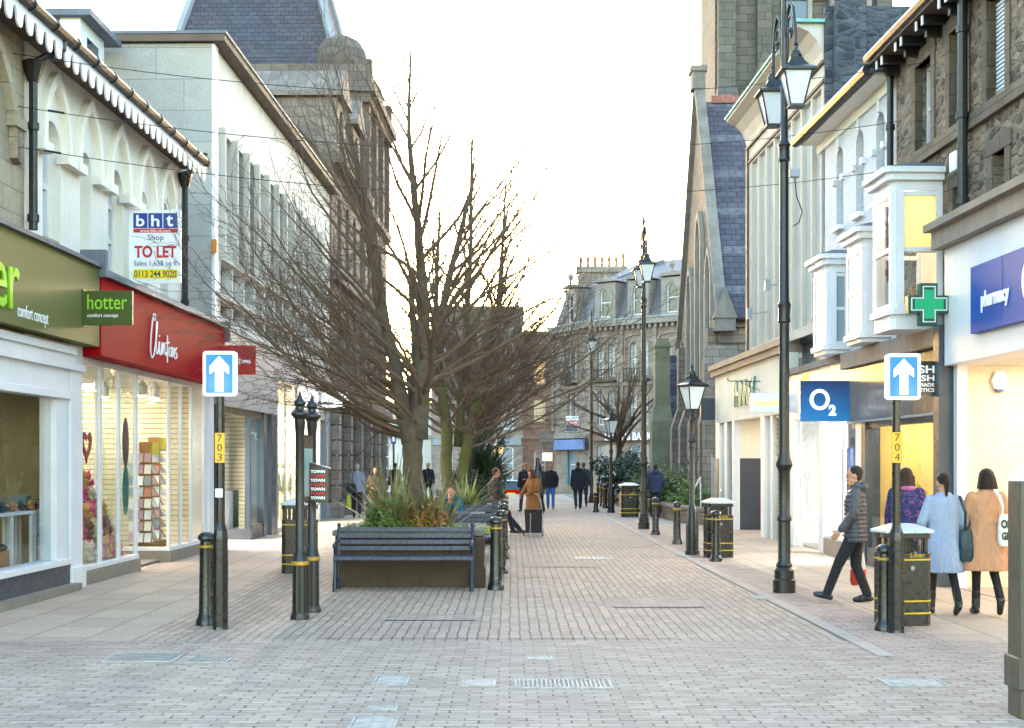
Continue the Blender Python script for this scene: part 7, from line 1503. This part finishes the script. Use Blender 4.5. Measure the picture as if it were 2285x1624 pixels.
# 2 woman in patterned jacket
def patterned():
    m, N, L, B = newmat('purple_blue_print'); tc = N.new('ShaderNodeTexCoord'); vo = N.new('ShaderNodeTexVoronoi'); vo.inputs['Scale'].default_value = 34; L.new(tc.outputs['Object'], vo.inputs[0]); sp = N.new('ShaderNodeSeparateColor'); L.new(vo.outputs['Color'], sp.inputs[0])
    c = ramp(N, L, sp.outputs[0], .2, .9, lin('#14183f'), lin('#262f66')); L.new(mixc(N, L, ramp(N, L, sp.outputs[1], .84, .86, (0, 0, 0, 1), (1, 1, 1, 1)), c, lin('#6e3468')), B.inputs['Base Color']); B.inputs['Roughness'].default_value = .8; return m
walkA = dict(kR=(.1, .1, .5), aR=(.1, .18, .09), kL=(-.1, -.04, .5), aL=(-.1, -.24, .17), tL=(-.1, -.14, .05))
walkB = dict(kL=(-.1, .1, .5), aL=(-.1, .16, .085), kR=(.1, -.03, .5), aR=(.1, -.22, .16), tR=(.1, -.13, .045))
t, P, k = person('woman in a blue and purple patterned jacket behind the right arrow sign', XX(2022, 18.4), 18.4, -15, 1.66, patterned(), '#30323c', '#4a3424', 'long', '#4a2f24', dict(walkA, look=20, aR=(.12, .22, .09), hem=.74), vox=.011, body_w=1.15, sl=.07)
mb = MB(); mb.tube([P['neck'] + V3(.085 * math.cos(a), .085 * math.sin(a), -.0) for a in [math.pi * 2 * i / 12 for i in range(13)]], .035, 8); mb.build('scarf', cloth('#a05a86'), t, smooth=True)
# 3 pale blue coat
t, P, k = person('woman seen from behind in a long pale blue coat with a low ponytail', XX(2105, 16.2), 16.2, 4, 1.62, '#8995ad', '#141418', '#1c241f', 'pony', '#3a241a', dict(walkB, tights=1, boots=1, eL=(-.27, .0, 1.13), wL=(-.25, .1, .93), eR=(.25, .0, 1.12), wR=(.2, .14, .98)), vox=.008, coat=(.52, .255, .19, .035), sl=.06)
sheet_bag('shoulder_bag', 'dark teal leather shoulder bag between the pale blue coat and the camel coat', 'bag', XX(2151, 16.15), 16.1, .62, .17, .11, .36, cloth('#17303a', .15, .5), None, .5, 5, 0)
t2 = thing('bag_strap', 'dark teal strap from the shoulder of the pale blue coat down to the bag', 'strap', (0, 0, 0)); mb = MB(); mb.tube([(XX(2138, 16.1), 16.06, 1.36), (XX(2146, 16.1), 15.98, 1.18), (XX(2150, 16.1), 16.05, .97)], .018, 6); mb.build('strap', cloth('#17303a', .15, .5), t2)
# 4 camel coat
t, P, k = person('woman seen from behind in a flared camel coat with a brown bob', XX(2199, 16.2), 16.2, -3, 1.66, '#b38160', '#121214', '#161a18', 'bob', '#33231c', dict(walkA, tights=1, boots=1, kL=(-.09, .08, .5), aL=(-.09, .1, .085), tL=None, kR=(.09, -.02, .5), aR=(.1, -.26, .2), tR=(.1, -.22, .06), look=-25, eL=(-.26, .03, 1.14), wL=(-.2, .16, 1.0), eR=(.25, -.02, 1.12), wR=(.26, .04, .86)), vox=.008, coat=(.53, .32, .2, .05), sl=.064)
t = sheet_bag('tote_bag', 'white tote bag with black lettering hanging at the right side of the camel coat', 'bag', XX(2236, 16.1), 16.02, .8, .16, .09, .36, cloth('#d9d4cc', .06), None, .5, 0, 0)
text('OS', .11, .1, -.06, -.05, .2, M['black'], t, .004, bold=.05); text('GN', .11, .09, -.055, -.05, .07, M['black'], t, .004, bold=.05)
t2 = thing('bag_strap', 'white tote strap over the right shoulder of the camel coat', 'strap', (0, 0, 0)); mb = MB(); mb.tube([(XX(2226, 16), 16.1, 1.42), (XX(2229, 16), 15.99, 1.36), (XX(2233, 16), 15.95, 1.25), (XX(2235, 16), 15.99, 1.14)], [.02, .02, .018, .012], 6); mb.build('strap', cloth('#d9d4cc', .06), t2)
# farther people
person('man in a navy jacket walking away past the second tall lamp', XX(1462, 44.4), 44.4, 0, 1.68, '#27304c', '#17161a', '#201d1b', 'short', '#3a2c24', dict(walkB, eR=(.25, .05, 1.12), wR=(.2, .16, 1.0), eL=(-.25, .05, 1.12), wL=(-.2, .16, 1.0)), hood=True, body_w=1.1)
person('broad man in a dark navy coat walking away in the middle distance', XX(1289, 52), 52, 4, 1.74, '#23252f', '#26262a', '#1c1a1a', 'short', '#4a4440', dict(walkA), body_w=1.15, hood=True, coat=(.72, .23, .17, .01))
person('person almost hidden on the far side of the broad man in navy', XX(1303, 54), 54.6, 0, 1.72, '#33333d', '#26262a', '#1c1a1a', 'short', '#6a5a4a', dict(walkB))
person('woman in a black jacket and blue jeans walking towards the viewer', XX(1228, 52.5), 52.5, 178, 1.66, '#1c1b20', '#3c68a8', '#2a2220', 'pony', '#6a4a34', dict(walkB, eR=(.27, .02, 1.14), eL=(-.27, .02, 1.14)), body_w=1.1)
person('ginger haired woman in a tan coat behind a shopping trolley', XX(1190, 35), 35, 130, 1.6, '#8a5a32', '#33261e', '#2a201c', 'bob', '#7a3f1c', dict(head=(0, .08, 1.57), eR=(.27, .08, 1.15), wR=(.2, .26, 1.0), eL=(-.25, .08, 1.15), wL=(-.1, .24, 1.05)), coat=(.62, .24, .2, .02), body_w=1.12)
t = thing('shopping_trolley', 'dark fabric shopping trolley on two wheels in front of the tan coat', 'trolley', (XX(1190, 33.4), 33.4, 0)); mb = MB(); mb.frust(-.19, .19, -.13, .13, .08, .6, (-.02, -.0)); mb.box(-.22, .22, -.16, .16, .58, .64); mb.build('fabric_bag', cloth('#33292a', .25), t, bevel=.025)
mb = MB(); mb.tube([(-.08, -.17, .08), (-.07, -.17, .55)], .014, 6); mb.tube([(.2, -.14, .05), (.21, -.14, .6), (.16, .0, .85), (.1, .08, .98), (.02, .1, 1.0)], .013, 6); mb.tube([(-.2, -.15, .05), (.2, -.15, .05)], .012, 6); mb.build('frame', M['grey'], t)
for x in (-.24, .2): mb = MB(); mb.lathe([(.03, 0), (.075, .004), (.075, .03), (.03, .034)], 0, 0, 16); mb.v = [(x + z, .08 + a, .078 + b_) for a, b_, z in mb.v]; mb.build('wheel', M['black'], t)
person('blond woman in a black jacket left of the ginger haired woman', XX(1171, 50), 50, 160, 1.7, '#26252b', '#4a2a2e', '#1c1a1a', 'long', '#a07a4a', dict(walkA, eL=(-.26, .06, 1.15), wL=(-.12, .24, 1.15)))
person('person carrying a guitar case on the back', XX(1201, 47), 47, 20, 1.7, '#2c2624', '#201c1e', '#1a1818', 'long', '#3a2a20', dict(walkB))
t = thing('guitar_case', 'tall black guitar case carried upright on a back', 'guitar case', (XX(1199, 46.6), 46.65, .62)); mb = MB(); mb.lathe([(.1, 0), (.2, .03), (.21, .25), (.15, .45), (.17, .62), (.13, .78), (.06, .85), (.07, 1.2), (.05, 1.26)], 0, 0, 20, sy=.45); smooth_by(mb.build('case', M['black'], t), 50)
# man leaning on the bollard, legs out to the right
person('man in a dark brown jacket leaning with one leg stretched out towards the trolley', XX(1101, 34.3), 34.3, -78, 1.74, '#5a4a42', '#262830', '#2a3036', 'short', '#6a5442', dict(pel=(0, .06, .78), chest=(0, -.02, 1.13), neck=(0, .02, 1.32), head=(0, .06, 1.465), hR=(.09, .08, .76), hL=(-.09, .08, .76), kR=(.1, .34, .5), aR=(.1, .44, .1), kL=(-.1, .38, .42), aL=(-.1, .66, .09), sR=(.185, .0, 1.26), sL=(-.185, .0, 1.26), eR=(.24, .06, 1.0), wR=(.15, .24, .9), eL=(-.24, .06, 1.0), wL=(-.12, .26, .88), hem=.86), body_w=1.12)
# seated man in teal hoodie
person('man in a teal hoodie sitting bent forward on the third bench', XX(1004, 29.2), 29.35, 172, 1.74, '#1f5c6c', '#2a2c36', '#222222', 'bald', '#8a6a50', dict(pel=(0, -.02, .55), chest=(-.05, .18, .85), neck=(-.06, .28, 1.0), head=(-.08, .38, 1.1), hR=(.09, 0, .53), hL=(-.09, 0, .53), kR=(.14, .42, .5), kL=(-.14, .42, .5), aR=(.15, .46, .09), aL=(-.15, .46, .09), sR=(.16, .2, .95), sL=(-.24, .2, .95), eR=(.22, .36, .72), wR=(.06, .46, .62), eL=(-.26, .36, .72), wL=(-.08, .48, .6), hem=.9), hood=True, body_w=1.2)
t, P, k = person('grey haired woman in a pale grey coat walking away beside the left doorways', XX(796, 44.2), 44.2, 3, 1.68, '#7f8596', '#2b2428', '#1c1a1a', 'short', '#b9b9b6', dict(walkB, kR=(.1, -.03, .5)), body_w=1.2, sl=.07)
sheet_bag('shoulder_bag', 'dark handbag on the left hip of the grey haired woman', 'bag', XX(783, 44), 44.0, .78, .34, .14, .3, cloth('#26302e', .2), None, .5, 0, .4)
sheet_bag('carrier_bag', 'bright lime carrier bag low at the left side of the grey haired woman', 'bag', XX(777, 44), 44.1, .3, .13, .1, .42, cloth('#b8c81e', .1, .4), None, .5, 0, .12)
person('long haired woman in a dark brown coat facing the viewer near the lone bollard', XX(838, 40), 40, 176, 1.62, '#453a28', '#3a3226', '#1c1a18', 'long', '#4a3222', dict(eR=(.25, .05, 1.12), wR=(.1, .22, 1.08), eL=(-.25, .05, 1.12), wL=(-.1, .22, 1.05)), coat=(.66, .24, .18, .03), body_w=1.1)
person('dark clothed person standing beside the nearest trunk far down the left pavement', XX(881, 56), 56, 10, 1.7, '#20222c', '#1b1c22', '#151515', 'short', '#2a221e', dict(walkB), body_w=1.1)
person('dark clothed person seen between the first two trees', XX(955, 58), 58, 170, 1.7, '#1f2026', '#1b1c22', '#151515', 'short', '#2a221e', dict(walkA), body_w=1.15)

# ------------------------------------------------------------------ repeated parts that were drawn in one mesh become parts of their own
def split_parts(o, tol=.03):
    me = o.data; n = len(me.vertices); par = list(range(n))
    def find(i):
        while par[i] != i: par[i] = par[par[i]]; i = par[i]
        return i
    for e in me.edges:
        a, b_ = find(e.vertices[0]), find(e.vertices[1])
        if a != b_: par[a] = b_
    isl = {}
    for i in range(n): isl.setdefault(find(i), []).append(i)
    boxes = []
    for k, vs in isl.items():
        cs = [me.vertices[i].co for i in vs]; boxes.append([[min(c[j] for c in cs) for j in range(3)], [max(c[j] for c in cs) for j in range(3)], set(vs)])
    ch = True
    while ch:
        ch = False; out = []
        for bx in boxes:
            for ob in out:
                if all(bx[0][j] - tol <= ob[1][j] and ob[0][j] - tol <= bx[1][j] for j in range(3)):
                    ob[0] = [min(x, y) for x, y in zip(ob[0], bx[0])]; ob[1] = [max(x, y) for x, y in zip(ob[1], bx[1])]; ob[2] |= bx[2]; ch = True; break
            else: out.append(bx)
        boxes = out
    if len(boxes) < 2 or len(boxes) > 60: return
    nm = o.name.split('.')[0]
    for k, bx in enumerate(boxes):
        bm = bmesh.new(); bm.from_mesh(me); bm.verts.ensure_lookup_table()
        bmesh.ops.delete(bm, geom=[v for v in bm.verts if v.index not in bx[2]], context='VERTS'); m2 = bpy.data.meshes.new(nm); bm.to_mesh(m2); bm.free()
        for mt in me.materials: m2.materials.append(mt)
        o2 = bpy.data.objects.new(nm, m2); COL.objects.link(o2); o2.parent = o.parent; o2.matrix_parent_inverse = o.matrix_parent_inverse
    bpy.data.objects.remove(o)
SPLIT = ['pilaster', 'corbel', 'corbel_end', 'buttress', 'stallriser', 'charcoal_lower_wall', 'ceiling_light', 'strip_windows', 'infill_panels', 'shutter', 'louvre_opening', 'window_surround', 'glazing_bar', 'black_pier', 'shopfront_frame', 'window_sill', 'stone_dressing', 'dome_parapet', 'door', 'balcony', 'recessed_panel', 'plinth_step', 'rail', 'lead_flashing', 'lead_hip', 'brown_joint', 'panel_joint', 'scroll_arm', 'eyes', 'sign_bracket', 'roof_plant_box', 'display_counter', 'fascia', 'wall', 'cornice', 'bracket', 'interior_wall', 'porch_wall', 'window_fins', 'leg', 'slot_bar']
for o in [o for o in bpy.data.objects if o.type == 'MESH' and o.parent and o.name.split('.')[0] in SPLIT and not o.children and len(o.data.vertices) < 6000]:
    if o.name.split('.')[0] == 'wall' and o.parent.name.split('.')[0] not in ('planter',): continue
    split_parts(o)
